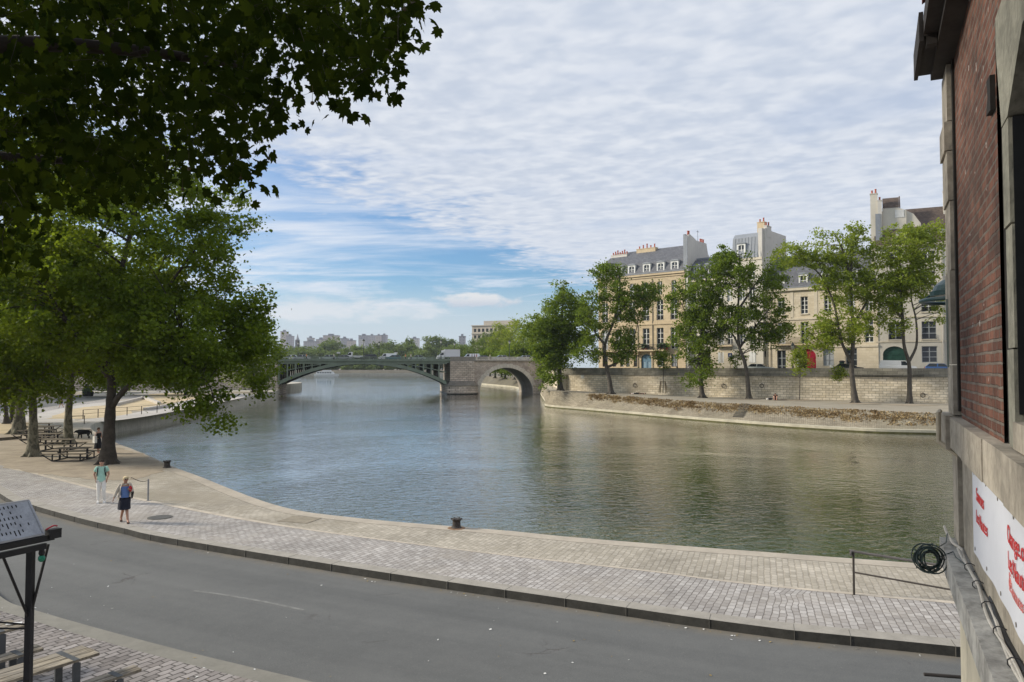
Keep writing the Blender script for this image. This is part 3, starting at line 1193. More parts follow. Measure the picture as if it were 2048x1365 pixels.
def round_base(x0, x1, front, back, z0, z1, mb):
    w = (x1 - x0) / 2
    c = (x0 + x1) / 2
    pts = []
    for k in range(13):
        a = math.pi * k / 12
        pts.append((c - w * math.cos(a), front - (2.6 if front < -.45 else 1.3) * math.sin(a)))
    for k in range(13):
        a = math.pi * k / 12
        pts.append((c + w * math.cos(a), back + 1.6 * math.sin(a)))
    mb.slab(pts, z0, z1)


mb = MB()
round_base(-4.8, 3.4, -.5, BW + .5, -3, .75, mb)
mb.build('pier_base', mat_bstone, br)
mb = MB()
round_base(-5.0, 3.6, -.6, BW + .6, .751, 1.1, mb)
round_base(-4.3, 2.95, -.45, BW + .45, 1.101, 1.6, mb)
round_base(-3.95, 2.65, -.40, BW + .40, 1.601, 1.98, mb)
mb.build('pier_cap', mat_pardark, br)
mb = MB()
round_base(-4.85, 3.45, -.53, BW + .53, -3, -1.15, mb)
mb.build('wet_base_band', M('wet_dark_stone', (.03, .03, .022), .5, .3, 1), br)

# round stone arch: face walls, ring of voussoirs, barrel vault
AC, AW, AZ0, AH = 11.2, 7.15, -1.0, 6.5
arc = [(AC - AW * math.cos(math.pi * k / 28), AZ0 + AH * math.sin(math.pi * k / 28)) for k in range(29)]
for yy, nm in ((0.0, 'spandrel_wall'), (BW, 'spandrel_wall')):
    mb = MB()
    for k in range(28):
        (xa, za), (xb, zb) = arc[k], arc[k + 1]
        mb.face([(xa, yy, za), (xb, yy, zb), (xb, yy, 7.2), (xa, yy, 7.2)])
    mb.face([(2.45, yy, -3), (AC - AW, yy, -3), (AC - AW, yy, 7.2), (2.45, yy, 7.2)])
    mb.face([(AC + AW, yy, -3), (20.9, yy, -3), (20.9, yy, 7.2), (AC + AW, yy, 7.2)])
    mb.build(nm, mat_rubble, br)
for yy, o in ((0.0, -.09), (BW, .09)):
    mb = MB()
    for k in range(28):
        a0, a1 = math.pi * (k + .04) / 28, math.pi * (k + .96) / 28
        t = .95 + (.14 if k % 2 else 0)
        P = [(AC - (AW - .02) * math.cos(a), AZ0 + (AH - .02) * math.sin(a)) for a in (a0, a1)]
        Q = [(AC - (AW + t) * math.cos(a), AZ0 + (AH + t) * math.sin(a)) for a in (a1, a0)]
        pr = P + Q
        pr = [(x, min(z, 7.15)) for x, z in pr]
        mb.prism(pr, min(yy, yy + o), max(yy, yy + o))
    mb.build('voussoirs', mat_pale, br)
mb = MB()
for k in range(28):
    (xa, za), (xb, zb) = arc[k], arc[k + 1]
    mb.face([(xa, .0, za), (xa, BW, za), (xb, BW, zb), (xb, .0, zb)])
for xq in (AC - AW, AC + AW):
    mb.face([(xq, 0, -3), (xq, BW, -3), (xq, BW, AZ0), (xq, 0, AZ0)])
mb.build('vault', M('vault_stone', (.33, .29, .24), .9, .2, .4, streak=.3), br)
mb = MB()
mb.box(AC + AW + .05, 20.9, -.5, 0, -3, .6)
mb.box(AC + AW + .0, 20.9, -.62, -.02, .601, .95)
mb.build('abutment_base', mat_bstone, br)
for yy, sgn in ((0, -1), (BW, 1)):
    mb = MB()
    y0, y1 = (yy - .35, yy + .3) if sgn < 0 else (yy - .3, yy + .35)
    mb.box(-3.8, 20.9, y0, y1, 7.2, 7.45)
    mb.build('stone_cornice', mat_pardark, br)
    mb = MB()
    y0, y1 = (yy - .3, yy + .1) if sgn < 0 else (yy - .1, yy + .3)
    mb.box(-3.8, 2.9, y0, y1, 7.451, 8.4)
    mb.build('parapet', mat_pardark, br)
    mb = MB()
    mb.box(2.91, 20.9, y0, y1, 8.22, 8.38)
    mb.box(2.91, 20.9, y0, y1, 7.451, 7.62)
    x = 3.1
    k = 0
    while x < 20.8:
        ym = (y0 + y1) / 2
        if k % 10 == 0:
            mb.box(x - .25, x + .25, y0 + .03, y1 - .03, 7.62, 8.22)
        else:
            mb.lathe((x, ym, 7.62), [(.09, 0), (.13, .2), (.07, .42), (.1, .6)], 6)
        x += .33
        k += 1
    mb.build('balustrade', mat_pale, br)
mb = MB()
mb.box(-110, SPX0 - .05, .0, BW, -3, 6.74)
mb.box(-54, SPX0 + .4, -1.2, -.01, -3, 1.2)
mb.build('abutment', mat_bstone, br)
mb = MB()
mb.box(-110, SPX0 - 1.0, -.3, .1, 7.2, 8.4)
mb.box(-110, SPX0 - 1.0, BW - .1, BW + .3, 7.2, 8.4)
mb.build('parapet', mat_pardark, br)


def on_bridge(px, y):
    """world point on the deck seen in pixel column px, y metres behind the near edge"""
    x = BF.xz(px, 715, y)[0]
    n = Vector((-BF.e.y, BF.e.x))
    P = BF.o + BF.e * x + n * y
    return Vector((P.x, P.y, DZ))


# lamps on the bridge
mat_lampiron = M('dark_green_lamp_iron', (.03, .04, .035), .5, .2, 4)
mat_lampglass = M('milky_lamp_glass', (.55, .55, .5), .3, .05)


def street_lamp(label, loc, h, group=None, cat='street lamp'):
    t = thing('street_lamp', label, cat, loc, 0, group)
    mb = MB()
    mb.lathe((0, 0, 0), [(.24, 0), (.26, .5), (.16, .62), (.13, 1.1), (.09, 1.2), (.07, h - 1.1), (.12, h - 1.05)], 10)
    mb.build('pole', mat_lampiron, t)
    mb = MB()
    mb.lathe((0, 0, h - 1.05), [(.15, 0), (.3, .5)], 8)
    mb.build('lantern_glass', mat_lampglass, t)
    mb = MB()
    mb.lathe((0, 0, h - .55), [(.36, 0), (.34, .08), (.2, .3), (.08, .38), (.05, .55)], 8)
    mb.build('lantern_cap', mat_lampiron, t)
    return t


lampgrp = 'lamp posts along the bridge'
for px, y, lb in ((596, 18.6, 'street lamp on the bridge nearest the plane trees'),
                  (727, 1.2, 'tall bridge lamp post directly behind the flatbed truck'),
                  (758, 18.6, 'bridge lamp between the black car and the plain white van'),
                  (882, 1.2, 'bridge lamp standing in front of the box truck cab'),
                  (909, 18.6, 'bridge lamp rising just behind the box truck body'),
                  (1019, 1.2, 'bridge lamp above the stone balustrade over the round arch')):
    street_lamp(lb, on_bridge(px, y), 5.6, lampgrp)

# ------------------------------------------------------------------ vehicles
mat_tyre = M('tyre_rubber', (.02, .02, .02), .9, .2, 8)
mat_rim = M('alloy_rim', (.35, .36, .37), .35, .1, 8, metal=.7)
mat_carglass = Mglass('car_glass', (.02, .025, .028), .06)
mat_lightglass = M('lamp_plastic', (.6, .6, .58), .2, .1)
mat_redlight = M('red_lamp_plastic', (.35, .02, .02), .3, .1)
_paint = {}


def paint(name, col, rough=.3):
    if name not in _paint:
        m, t, out = new_mat(name + '_paint')
        b = principled(t, out, col, rough, 0)
        b.inputs['Coat Weight'].default_value = .5
        _paint[name] = m
    return _paint[name]


CARS = {
    'hatchback': dict(L=4.1, W=1.72, belt=.95, roof=1.46, body=[(-2.05, .35), (2.0, .35), (2.05, .62), (1.85, .86), (.95, .97), (-2.0, 1.0), (-2.07, .7)],
                      cab=[(1.0, .955), (.28, 1.44), (-1.45, 1.46), (-2.0, .98)], wb=(1.28, -1.28)),
    'sedan': dict(L=4.5, W=1.78, belt=.93, roof=1.43, body=[(-2.25, .38), (2.2, .35), (2.27, .62), (2.05, .82), (1.0, .95), (-1.5, .98), (-2.2, .96), (-2.27, .7)],
                  cab=[(1.05, .945), (.3, 1.41), (-.95, 1.43), (-1.75, .97)], wb=(1.38, -1.35)),
    'suv': dict(L=4.5, W=1.85, belt=1.08, roof=1.68, body=[(-2.2, .42), (2.15, .4), (2.25, .75), (2.05, 1.0), (1.1, 1.1), (-2.18, 1.13), (-2.25, .8)],
                cab=[(1.15, 1.09), (.55, 1.63), (-1.75, 1.67), (-2.2, 1.12)], wb=(1.38, -1.35)),
    'van': dict(L=5.0, W=1.95, belt=1.15, roof=1.95, body=[(-2.5, .4), (2.35, .4), (2.48, .75), (2.3, 1.02), (1.55, 1.16), (-2.5, 1.16)],
                cab=[(1.6, 1.15), (.95, 1.88), (-2.35, 1.95), (-2.5, 1.15)], wb=(1.6, -1.5)),
}


def wheel(parent, x, y, r=.32, w=.2):
    t = MB()
    t.tube([(x, y - w / 2, r), (x, y + w / 2, r)], r, 16)
    wo = t.build('wheel', mat_tyre, parent)
    q = MB()
    s = 1 if y > 0 else -1
    q.tube([(x, y + s * (w / 2 - .03), r), (x, y + s * (w / 2 + .012), r)], [r * .68, r * .6], 12)
    q.build('rim', mat_rim, wo)
    return wo


def car(kind, label, col, colname, loc, rz, group=None, cat='car', panel=False):
    c = CARS[kind]
    t = thing('panel_van' if kind == 'van' else 'parked_car' if group and 'parked' in group else 'car', label, cat, loc, rz, group)
    pm = paint(colname, col)
    hw = c['W'] / 2
    mb = MB()
    mb.prism(c['body'], -hw, hw)
    me = mb.mesh('body')
    bm = bmesh.new()
    bm.from_mesh(me)
    bmesh.ops.recalc_face_normals(bm, faces=bm.faces)
    bmesh.ops.bevel(bm, geom=list(bm.edges), offset=.06, segments=2, affect='EDGES', profile=.6)
    for f in bm.faces:
        f.smooth = True
    bm.to_mesh(me)
    bm.free()
    link('body', me, pm, t)
    cab = c['cab']
    n = len(cab)
    mb = MB()
    ins = [.02, .17, .17, .02] if kind != 'van' else [.02, .12, .1, .02]
    vs = [(x, -hw + ins[i], z) for i, (x, z) in enumerate(cab)] + [(x, hw - ins[i], z) for i, (x, z) in enumerate(cab)]
    mb.raw(vs, [(0, 1, 2, 3), (7, 6, 5, 4), (0, 4, 5, 1), (1, 5, 6, 2), (2, 6, 7, 3)])
    me = mb.mesh('cabin')
    bm = bmesh.new()
    bm.from_mesh(me)
    bmesh.ops.recalc_face_normals(bm, faces=bm.faces)
    bmesh.ops.bevel(bm, geom=[e for e in bm.edges if len(e.link_faces) == 2], offset=.05, segments=2, affect='EDGES', profile=.6)
    bm.to_mesh(me)
    bm.free()
    link('cabin', me, pm, t)
    V = [Vector(v) for v in vs]

    def pane(name, P, inset, off):
        P = [Vector(p) for p in P]
        cen = sum(P, Vector()) / len(P)
        nr = (P[1] - P[0]).cross(P[2] - P[0]).normalized()
        if nr.dot(cen - Vector((0, 0, .8))) < 0:
            nr = -nr
        q = [p.lerp(cen, inset) + nr * off for p in P]
        m_ = MB()
        k = len(q)
        m_.raw(q + [p - nr * .03 for p in q], [tuple(range(k)), tuple(range(2 * k - 1, k - 1, -1))] + [(i, i + k, (i + 1) % k + k, (i + 1) % k) for i in range(k)])
        return m_.build(name, mat_carglass, t)

    for s, (a, b, cc, d) in ((-1, V[0:4]), (1, V[4:8])):
        if kind == 'van':
            f = .3
            e0, e1 = a.lerp(d, f), b.lerp(cc, f * .62)
            pane('side_window', [a.lerp(e0, .12), b.lerp(a, .12).lerp(e1, .1), e1.lerp(e0, .1), e0], .1, .012)
        else:
            m0, m1 = a.lerp(d, .5), b.lerp(cc, .42)
            pane('side_window', [a, b, m1, m0], .13, .012)
            pane('side_window', [m0, m1, cc, d], .13, .012)
    pane('windscreen', [V[0], V[1], V[5], V[4]], .1, .012)
    pane('rear_window', [V[3], V[2], V[6], V[7]], .16, .012)
    for x in c['wb']:
        for s in (-1, 1):
            wheel(t, x, s * (hw - .1))
    front = max(p[0] for p in c['body'])
    back = min(p[0] for p in c['body'])
    for s in (-1, 1):
        mb = MB()
        mb.box(front - .22, front + .01, s * (hw - .3) - .16, s * (hw - .3) + .16, .66, .78)
        mb.build('headlight', mat_lightglass, t)
        mb = MB()
        mb.box(back - .012, back + .1, s * (hw - .22) - .1, s * (hw - .22) + .1, .72, .98)
        mb.build('tail_light', mat_redlight, t)
        mb = MB()
        mb.ball((cab[0][0] - .15, s * (hw + .1), cab[0][1] + .1), .07, .11, .08, 8, 5)
        mb.build('mirror', mat_tyre, t)
    return t


def truck(kind, label, loc, rz, group=None):
    t = thing('box_truck' if kind == 'box' else 'flatbed_truck', label, 'truck', loc, rz, group)
    wh = paint('white', (.78, .78, .77))
    mb = MB()
    mb.prism([(1.0, .55), (3.05, .5), (3.12, .9), (2.75, 1.3), (2.3, 1.42), (1.75, 2.25), (1.0, 2.3)], -.98, .98)
    mb.build('cab', wh, t, fix=True)
    for s in (-1, 1):
        mb = MB()
        mb.prism([(1.25, 1.42), (2.16, 1.42), (1.68, 2.1), (1.25, 2.12)], min(s * .975, s * .995), max(s * .975, s * .995))
        mb.build('side_window', mat_carglass, t)
    mb = MB()
    mb.raw([(2.29, -.85, 1.48), (2.29, .85, 1.48), (1.82, .85, 2.18), (1.82, -.85, 2.18)], [(0, 1, 2, 3)])
    mb.v = [(x + .03, y, z + .02) for x, y, z in mb.v]
    mb.build('windscreen', mat_carglass, t)
    mb = MB()
    mb.box(-2.9, 1.0, -.5, .5, .45, .75)
    mb.build('chassis', mat_tyre, t)
    if kind == 'box':
        mb = MB()
        mb.box(-3.1, .9, -1.08, 1.08, .85, 2.95)
        for x in (-3.1, .9):
            mb.box(x - .04, x + .04, -1.11, 1.11, .82, 2.98)
        mb.box(-3.12, .92, -1.11, 1.11, 2.951, 3.0)
        mb.build('cargo_box', paint('greywhite', (.66, .66, .68), .5), t)
        mb = MB()
        mb.prism([(.92, 2.32), (1.95, 2.32), (1.7, 2.7), (.92, 2.95)], -.9, .9)
        mb.build('wind_deflector', wh, t, fix=True)
    else:
        mb = MB()
        mb.box(-3.0, .95, -1.0, 1.0, .78, .9)
        for a in (-1.0, .94):
            mb.box(-3.0, .95, a, a + .06, .9, 1.28)
        mb.box(.86, .95, -1.0, 1.0, .9, 2.25)
        mb.build('flatbed', wh, t)
    for x in (2.2, -1.7):
        for s in (-1, 1):
            wheel(t, x, s * .86, .38, .24)
    for s in (-1, 1):
        mb = MB()
        mb.box(2.95, 3.13, s * .7 - .15, s * .7 + .15, .85, 1.05)
        mb.build('headlight', mat_lightglass, t)
        mb = MB()
        mb.box(2.05, 2.18, s * 1.12 - .1, s * 1.12 + .1, 1.45, 1.8)
        mb.build('mirror', mat_tyre, t)
    return t


brg = 'vehicles queuing on the bridge'
FW = BF.rz + math.pi       # facing left along the bridge
silver, dgrey, white, black = ((.45, .46, .48), (.07, .075, .08), (.78, .78, .77), (.02, .02, .022))
car('hatchback', 'white hatchback at the far end of the queue beside the plane trees', white, 'white', on_bridge(579, 8), FW, brg)
car('sedan', 'silver sedan on the bridge beside a pedestrian in orange', silver, 'silver', on_bridge(603, 4.3), FW, brg)
car('hatchback', 'pale green hatchback alone between the two gaps in the bridge traffic', (.42, .47, .44), 'palegreen', on_bridge(655, 4.3), FW, brg)
car('sedan', 'mid grey sedan just ahead of the white flatbed truck', (.30, .31, .32), 'midgrey', on_bridge(686, 4.3), FW, brg)
truck('flat', 'white flatbed truck with an empty bed crossing the bridge', on_bridge(712, 8.2), FW, brg)
car('suv', 'black suv on the bridge close behind the flatbed truck', black, 'black', on_bridge(737, 4.3), FW, brg)
car('van', 'plain white panel van on the iron arch behind the blue car', white, 'white', on_bridge(775, 8), FW, brg, 'van')
car('hatchback', 'small teal blue car on the bridge in front of the white panel van', (.06, .16, .20), 'teal', on_bridge(786, 4.2), FW, brg)
car('sedan', 'grey green sedan on the bridge ahead of the box truck', (.36, .43, .38), 'greygreen', on_bridge(834, 4.3), FW, brg)
truck('box', 'white box truck with a tall cargo box above the stone pier', on_bridge(896, 4.6), FW, brg)
car('van', 'white van on the bridge just behind the tall box truck', white, 'white', on_bridge(941, 8), FW, brg, 'van')
car('sedan', 'low dark car on the bridge in front of the second van', dgrey, 'darkgrey', on_bridge(964, 4.3), FW, brg)
car('hatchback', 'silver white hatchback on the bridge above the round stone arch', (.62, .63, .64), 'lightsilver', on_bridge(1000, 4.3), FW, brg)
car('hatchback', 'pale car on the bridge half hidden by the island trees', (.5, .54, .52), 'palegrey', on_bridge(1048, 4.3), FW, brg)

# two small signs on the bridge
for px, py, lb in ((677, 702, 'small white traffic sign on the bridge near the flatbed truck'), (792, 700, 'small white traffic sign behind the plain white van')):
    b = on_bridge(px, 18)
    t = thing('traffic_sign', lb, 'sign', b)
    mb = MB()
    mb.cyl((0, 0, 0), (0, 0, 2.3), .05, n=8)
    mb.build('post', mat_lampiron, t)
    mb = MB()
    mb.obox((0, -.06, 2.25), (.42, .2, 0), (.01, -.02, 0), (0, 0, .2))
    mb.build('sign_plate', mat_lightglass, t)

# ================================================================== BUILDINGS ON THE ISLAND
SZ = 4.7
mat_honey = Mbrick('honey_limestone', (.52, .42, .28), (.60, .49, .335), (.43, .34, .22), 1.1, .45, .012, 'FACADE', .14, .25, .25, .5, .9, 0, (.42, .33, .21), .35, .2)
mat_honeytrim = M('honey_trim_stone', (.56, .45, .30), .9, .12, .5, streak=.25)
mat_cream = M('cream_render', (.60, .56, .48), .9, .08, .3, streak=.12)
mat_cream2 = Mbrick('cream_limestone', (.56, .485, .36), (.64, .565, .44), (.44, .38, .28), 1.0, .42, .012, 'FACADE', .12, .25, .2, .5, .9, 0, (.46, .39, .27), .3, .25)
mat_creamtrim = M('cream_trim_stone', (.60, .535, .42), .9, .12, .6, streak=.25)
mat_party = M('pale_party_wall', (.60, .57, .52), .9, .08, .3, streak=.15)
mat_slate = Mbrick('slate_roof', (.105, .11, .125), (.15, .155, .17), (.07, .07, .08), .35, .22, .012, 'FACADE', .15, .6, .3, .5, .6)
mat_zinc = M('zinc_roof', (.24, .26, .29), .5, .12, .5, streak=.2)
mat_brown = Mbrick('brown_tile_roof', (.085, .065, .055), (.14, .105, .085), (.05, .04, .035), .25, .2, .012, 'FACADE', .2, .6, .3, .5, .8)
mat_whitewood = M('white_painted_wood', (.70, .70, .67), .6, .06, 2)
mat_greywood = M('grey_painted_wood', (.33, .35, .36), .6, .1, 2)
mat_darkframe = M('dark_window_frame', (.10, .10, .10), .6, .1, 2)
mat_pane = Mglass('window_glass', (.03, .034, .04), .07)
mat_curtain = M('drawn_white_curtain', (.42, .44, .46), .8, .12, 4)
mat_terracotta = M('terracotta_pot', (.40, .11, .07), .85, .2, 3)
mat_bluedoor = M('blue_painted_door', (.10, .19, .27), .5, .12, 2)
mat_reddoor = M('crimson_painted_door', (.38, .012, .035), .45, .1, 2)
mat_greendoor = M('dark_green_door', (.022, .07, .05), .45, .15, 2)
mat_black = M('black_iron', (.018, .018, .019), .5, .2, 5)
mat_darkin = M('unlit_interior', (.012, .012, .013), .95, .2, 2)


def holes_wall(mb, x0, x1, z0, z1, holes, y=0.0, rev=.3):
    xs = sorted({x0, x1, *[h[0] for h in holes], *[h[2] for h in holes]})
    zs = sorted({z0, z1, *[h[1] for h in holes], *[h[3] for h in holes]})
    xs = [x for x in xs if x0 <= x <= x1]
    zs = [z for z in zs if z0 <= z <= z1]
    for i in range(len(xs) - 1):
        for j in range(len(zs) - 1):
            cx, cz = (xs[i] + xs[i + 1]) / 2, (zs[j] + zs[j + 1]) / 2
            if any(h[0] < cx < h[2] and h[1] < cz < h[3] for h in holes):
                continue
            mb.face([(xs[i], y, zs[j]), (xs[i + 1], y, zs[j]), (xs[i + 1], y, zs[j + 1]), (xs[i], y, zs[j + 1])])
    for h in holes:
        a, b, c, d = h[:4]
        arch = h[4] if len(h) > 4 else 0
        mb.face([(a, y, b), (a, y, d - arch), (a, y + rev, d - arch), (a, y + rev, b)])
        mb.face([(c, y, b), (c, y, d - arch), (c, y + rev, d - arch), (c, y + rev, b)])
        mb.face([(a, y, b), (c, y, b), (c, y + rev, b), (a, y + rev, b)])
        if not arch:
            mb.face([(a, y, d), (c, y, d), (c, y + rev, d), (a, y + rev, d)])
        else:
            m, w = (a + c) / 2, (c - a) / 2
            P = [(m - w * math.cos(math.pi * k / 12), d - arch + arch * math.sin(math.pi * k / 12)) for k in range(13)]
            for k in range(12):
                mb.face([(P[k][0], y, P[k][1]), (P[k + 1][0], y, P[k + 1][1]), (P[k + 1][0], y, d), (P[k][0], y, d)])
                mb.face([(P[k][0], y, P[k][1]), (P[k + 1][0], y, P[k + 1][1]), (P[k + 1][0], y + rev, P[k + 1][1]), (P[k][0], y + rev, P[k][1])])


def window(par, r, frame=None, nx=2, nz=3, y=.2, lower=0.0, glass=None, bar=.07, sill=None):
    """a window filling the hole r: frame with bars, panes as a sub-part"""
    frame = frame or mat_whitewood
    a, b, c, d = r[:4]
    mb = MB()
    e = .09
    mb.box(a, a + e, y, y + .08, b, d)
    mb.box(c - e, c, y, y + .08, b, d)
    mb.box(a + e, c - e, y, y + .08, b, b + e)
    mb.box(a + e, c - e, y, y + .08, d - e, d)
    for k in range(1, nx):
        x = a + (c - a) * k / nx
        w = bar * (1.35 if nx == 2 else 1) / 2
        mb.box(x - w, x + w, y + .003, y + .07, b + e, d - e)
    for k in range(1, nz):
        z = b + (d - b) * k / nz
        mb.box(a + e, c - e, y + .012, y + .06, z - bar / 2, z + bar / 2)
    if lower:
        mb.box(a + e, c - e, y - .004, y + .05, b + (d - b) * lower, b + (d - b) * (lower + .22))
    w = mb.build('window', frame, par)
    mb = MB()
    mb.face([(a, y + .075, b), (c, y + .075, b), (c, y + .075, d), (a, y + .075, d)])
    mb.build('pane', glass or mat_pane, w)
    if sill:
        mb = MB()
        mb.box(a - .12, c + .12, -.14, .1, b - .16, b - .002)
        mb.build('sill', sill, w)
    return w


def guard(par, a, c, z, h=.9, y=-.08, name='window_guard'):
    mb = MB()
    mb.box(a, c, y - .03, y, z + h - .05, z + h)
    mb.box(a, c, y - .025, y - .005, z + .08, z + .12)
    x = a
    while x <= c:
        mb.box(x - .012, x + .012, y - .025, y - .005, z, z + h - .05)
        x += .14
    return mb.build(name, mat_black, par)


def balcony(par, a, c, z, dep=.8, brackets=(), rail=1.0):
    mb = MB()
    mb.box(a, c, -dep, -.002, z - .25, z)
    for x in brackets:
        mb.prism([(x - .15, z - .26), (x + .15, z - .26), (x + .12, z - .95), (x - .12, z - .95)], -dep * .7, -.003)
    o = mb.build('balcony', mat_honeytrim, par)
    mb = MB()
    for (p, q) in (((a + .05, -dep + .05), (c - .05, -dep + .05)), ((a + .05, -dep + .05), (a + .05, -.02)), ((c - .05, -dep + .05), (c - .05, -.02))):
        L = math.hypot(q[0] - p[0], q[1] - p[1])
        mb.beam((*p, z + rail), (*q, z + rail), .05, .05)
        mb.beam((*p, z + .1), (*q, z + .1), .03, .03)
        k = 0.0
        while k < L:
            x, yy = p[0] + (q[0] - p[0]) * k / L, p[1] + (q[1] - p[1]) * k / L
            mb.box(x - .014, x + .014, yy - .014, yy + .014, z, z + rail)
            k += .15
    mb.build('balcony_railing', mat_black, o)
    return o


def roof(par, x0, x1, prof, mt, name='roof', ends=True):
    """profile points (y, z) swept along the facade"""
    mb = MB()
    n = len(prof)
    vs = [(x0, y, z) for y, z in prof] + [(x1, y, z) for y, z in prof]
    fs = [(i, i + n, i + n + 1, i + 1) for i in range(n - 1)]
    if ends:
        fs += [tuple(range(n)), tuple(range(2 * n - 1, n - 1, -1))]
    mb.raw(vs, fs)
    return mb.build(name, mt, par)


def dormer(par, x, z, w=1.0, h=1.6, y=.25, dep=1.6, arch=.25, mt=None, roofmt=None):
    mt = mt or mat_whitewood
    mb = MB()
    a, c = x - w / 2, x + w / 2
    t = .22
    holes_wall(mb, a - t, c + t, z - .1, z + h + t, [(a, z, c, z + h, arch)], y, .18)
    mb.face([(a - t, y, z - .1), (a - t, y + dep, z - .1), (a - t, y + dep, z + h + t), (a - t, y, z + h + t)])
    mb.face([(c + t, y, z - .1), (c + t, y + dep, z - .1), (c + t, y + dep, z + h + t), (c + t, y, z + h + t)])
    d = mb.build('dormer', mt, par)
    mb = MB()
    P = [(a - t - .1, z + h + t)] + [(x - (w / 2 + t + .1) * math.cos(math.pi * k / 8), z + h + t + .3 * math.sin(math.pi * k / 8)) for k in range(9)] + [(c + t + .1, z + h + t)]
    mb.prism(P[1:-1], y - .12, y + dep)
    mb.build('dormer_roof', roofmt or mat_zinc, d, fix=True)
    window(d, (a, z, c, z + h), mat_whitewood, 2, 2, y + .1, bar=.09)
    return d


def chimney(par, x0, x1, y0, y1, z0, z1, mt, pots=5, name='chimney'):
    mb = MB()
    mb.box(x0, x1, y0, y1, z0, z1)
    mb.box(x0 - .06, x1 + .06, y0 - .06, y1 + .06, z1, z1 + .12)
    o = mb.build(name, mt, par)
    for k in range(pots):
        f = (k + .5) / pots
        x, y = x0 + (x1 - x0) * f, (y0 + y1) / 2
        if y1 - y0 > x1 - x0:
            x, y = (x0 + x1) / 2, y0 + (y1 - y0) * f
        mb = MB()
        hh = .55 + .2 * ((k * 7) % 3)
        mb.lathe((x, y, z1 + .12), [(.15, 0), (.12, hh * .8), (.16, hh * .85), (.16, hh)], 8)
        mb.build('chimney_pot', mat_terracotta, o)
    return o


def band(par, x0, x1, z0, z1, proud, mt, name='cornice', y=0.0):
    mb = MB()
    mb.box(x0, x1, y - proud, y + .12, z0, z1)
    return mb.build(name, mt, par)


def shutters(par, r, mt, w=.5):
    for s, x in ((-1, r[0]), (1, r[2])):
        mb = MB()
        x0, x1 = (x - w, x) if s < 0 else (x, x + w)
        mb.box(x0, x1, -.07, -.01, r[1], r[3])
        k = r[1] + .1
        while k < r[3] - .1:
            mb.box(x0 + .05, x1 - .05, -.085, -.071, k, k + .05)
            k += .12
        mb.build('shutter', mt, par)


# ---- building 1: honey coloured mansion with blue door
F1 = Frame((18, 151.6), (.745, -.669), 4.5)
b1 = thing('town_house', 'honey coloured stone mansion with slate mansard and blue carriage door', 'building', F1.loc(), F1.rz)
W1 = 19.0
colx = [F1.xz(p, 650)[0] for p in (1210, 1237, 1264, 1292, 1320, 1348)]
holes = []
wins = []
for i, x in enumerate(colx):
    if i != 3:
        if i == 2 or i == 1:
            for dx in (-1.0, .75):
                holes.append((x + dx - .42, 1.2, x + dx + .42, 3.5))
                wins.append((holes[-1], mat_darkframe, 2, 3))
        else:
            holes.append((x - .65, 1.2, x + .65, 3.5))
            wins.append((holes[-1], mat_darkframe, 2, 3))
    holes.append((x - .75, 4.55, x + .75, 8.6))
    wins.append((holes[-1], mat_whitewood, 2, 4))
    holes.append((x - .72, 10.1, x + .72, 14.0))
    wins.append((holes[-1], mat_whitewood, 2, 4))
    holes.append((x - .52, 14.95, x + .52, 17.5, .22))
    wins.append((holes[-1], mat_whitewood, 2, 3))
door1 = (colx[3] - 1.15, 0, colx[3] + 1.15, 3.6, .75)
holes.append(door1)
mb = MB()
holes_wall(mb, -.6, W1, 0, 18.95, holes)
mb.face([(W1, 0, 0), (W1, 11, 0), (W1, 11, 18.95), (W1, 0, 18.95)])
mb.face([(-.6, 0, 0), (-.6, 11, 0), (-.6, 11, 18.95), (-.6, 0, 18.95)])
mb.build('wall', mat_honey, b1)
for i, (r, fm, nx, nz) in enumerate(wins):
    window(b1, r, fm, nx, nz, glass=mat_curtain if i % 4 == 1 else None, lower=.34 if (i % 7 == 3 and nz == 4) else 0, bar=.09)
    if r[1] == 10.1:
        guard(b1, r[0], r[2], r[1])
mb = MB()
holes_wall(mb, door1[0], door1[2], 0, 3.6, [(door1[0] + .25, .3, door1[0] + .95, 2.2), (door1[2] - .95, .3, door1[2] - .25, 2.2)], .22, .06)
dd = mb.build('door', mat_bluedoor, b1)
mb = MB()
mb.box(door1[0] + .25, door1[0] + .95, .275, .3, .3, 2.2)
mb.box(door1[2] - .95, door1[2] - .25, .275, .3, .3, 2.2)
mb.box(colx[3] - .03, colx[3] + .03, .2, .23, 0, 3.5)
mb.build('door_panel', M('blue_panel', (.20, .30, .38), .5, .1), dd)
balcony(b1, colx[1] - 3.2, colx[4] + 1.5, 4.42, 1.1, [colx[1] - 2.8, colx[1] - .2, colx[2] - 1.2, colx[2] + .9, colx[3] - 1.5, colx[3] + 1.5])
band(b1, -.6, W1, 9.25, 9.5, .14, mat_honeytrim, 'string_course')
band(b1, -.6, W1, 9.501, 9.9, .06, mat_honeytrim, 'string_course')
band(b1, -.6, W1, 18.3, 18.6, .15, mat_honeytrim, 'string_course')
band(b1, -.6, W1, 18.7, 19.1, .38, mat_honeytrim)
band(b1, -.6, W1, 19.101, 19.25, .45, mat_zinc, 'gutter')
roof(b1, -.6, W1, [(-.1, 19.26), (.75, 21.5), (.9, 21.55), (6.2, 24.9), (11, 21.4), (11, 19.26)], mat_slate)
for p in (1237, 1263, 1293, 1321, 1349):
    dormer(b1, F1.xz(p, 535)[0], 19.55, 1.2, 1.35, .0, 1.5, .3)
chimney(b1, -.5, 3.4, 4.4, 5.4, 21, 24.2, mat_party, 7)
chimney(b1, 5.2, 9.6, 5.2, 6.2, 21, 25.0, mat_honeytrim, 5)
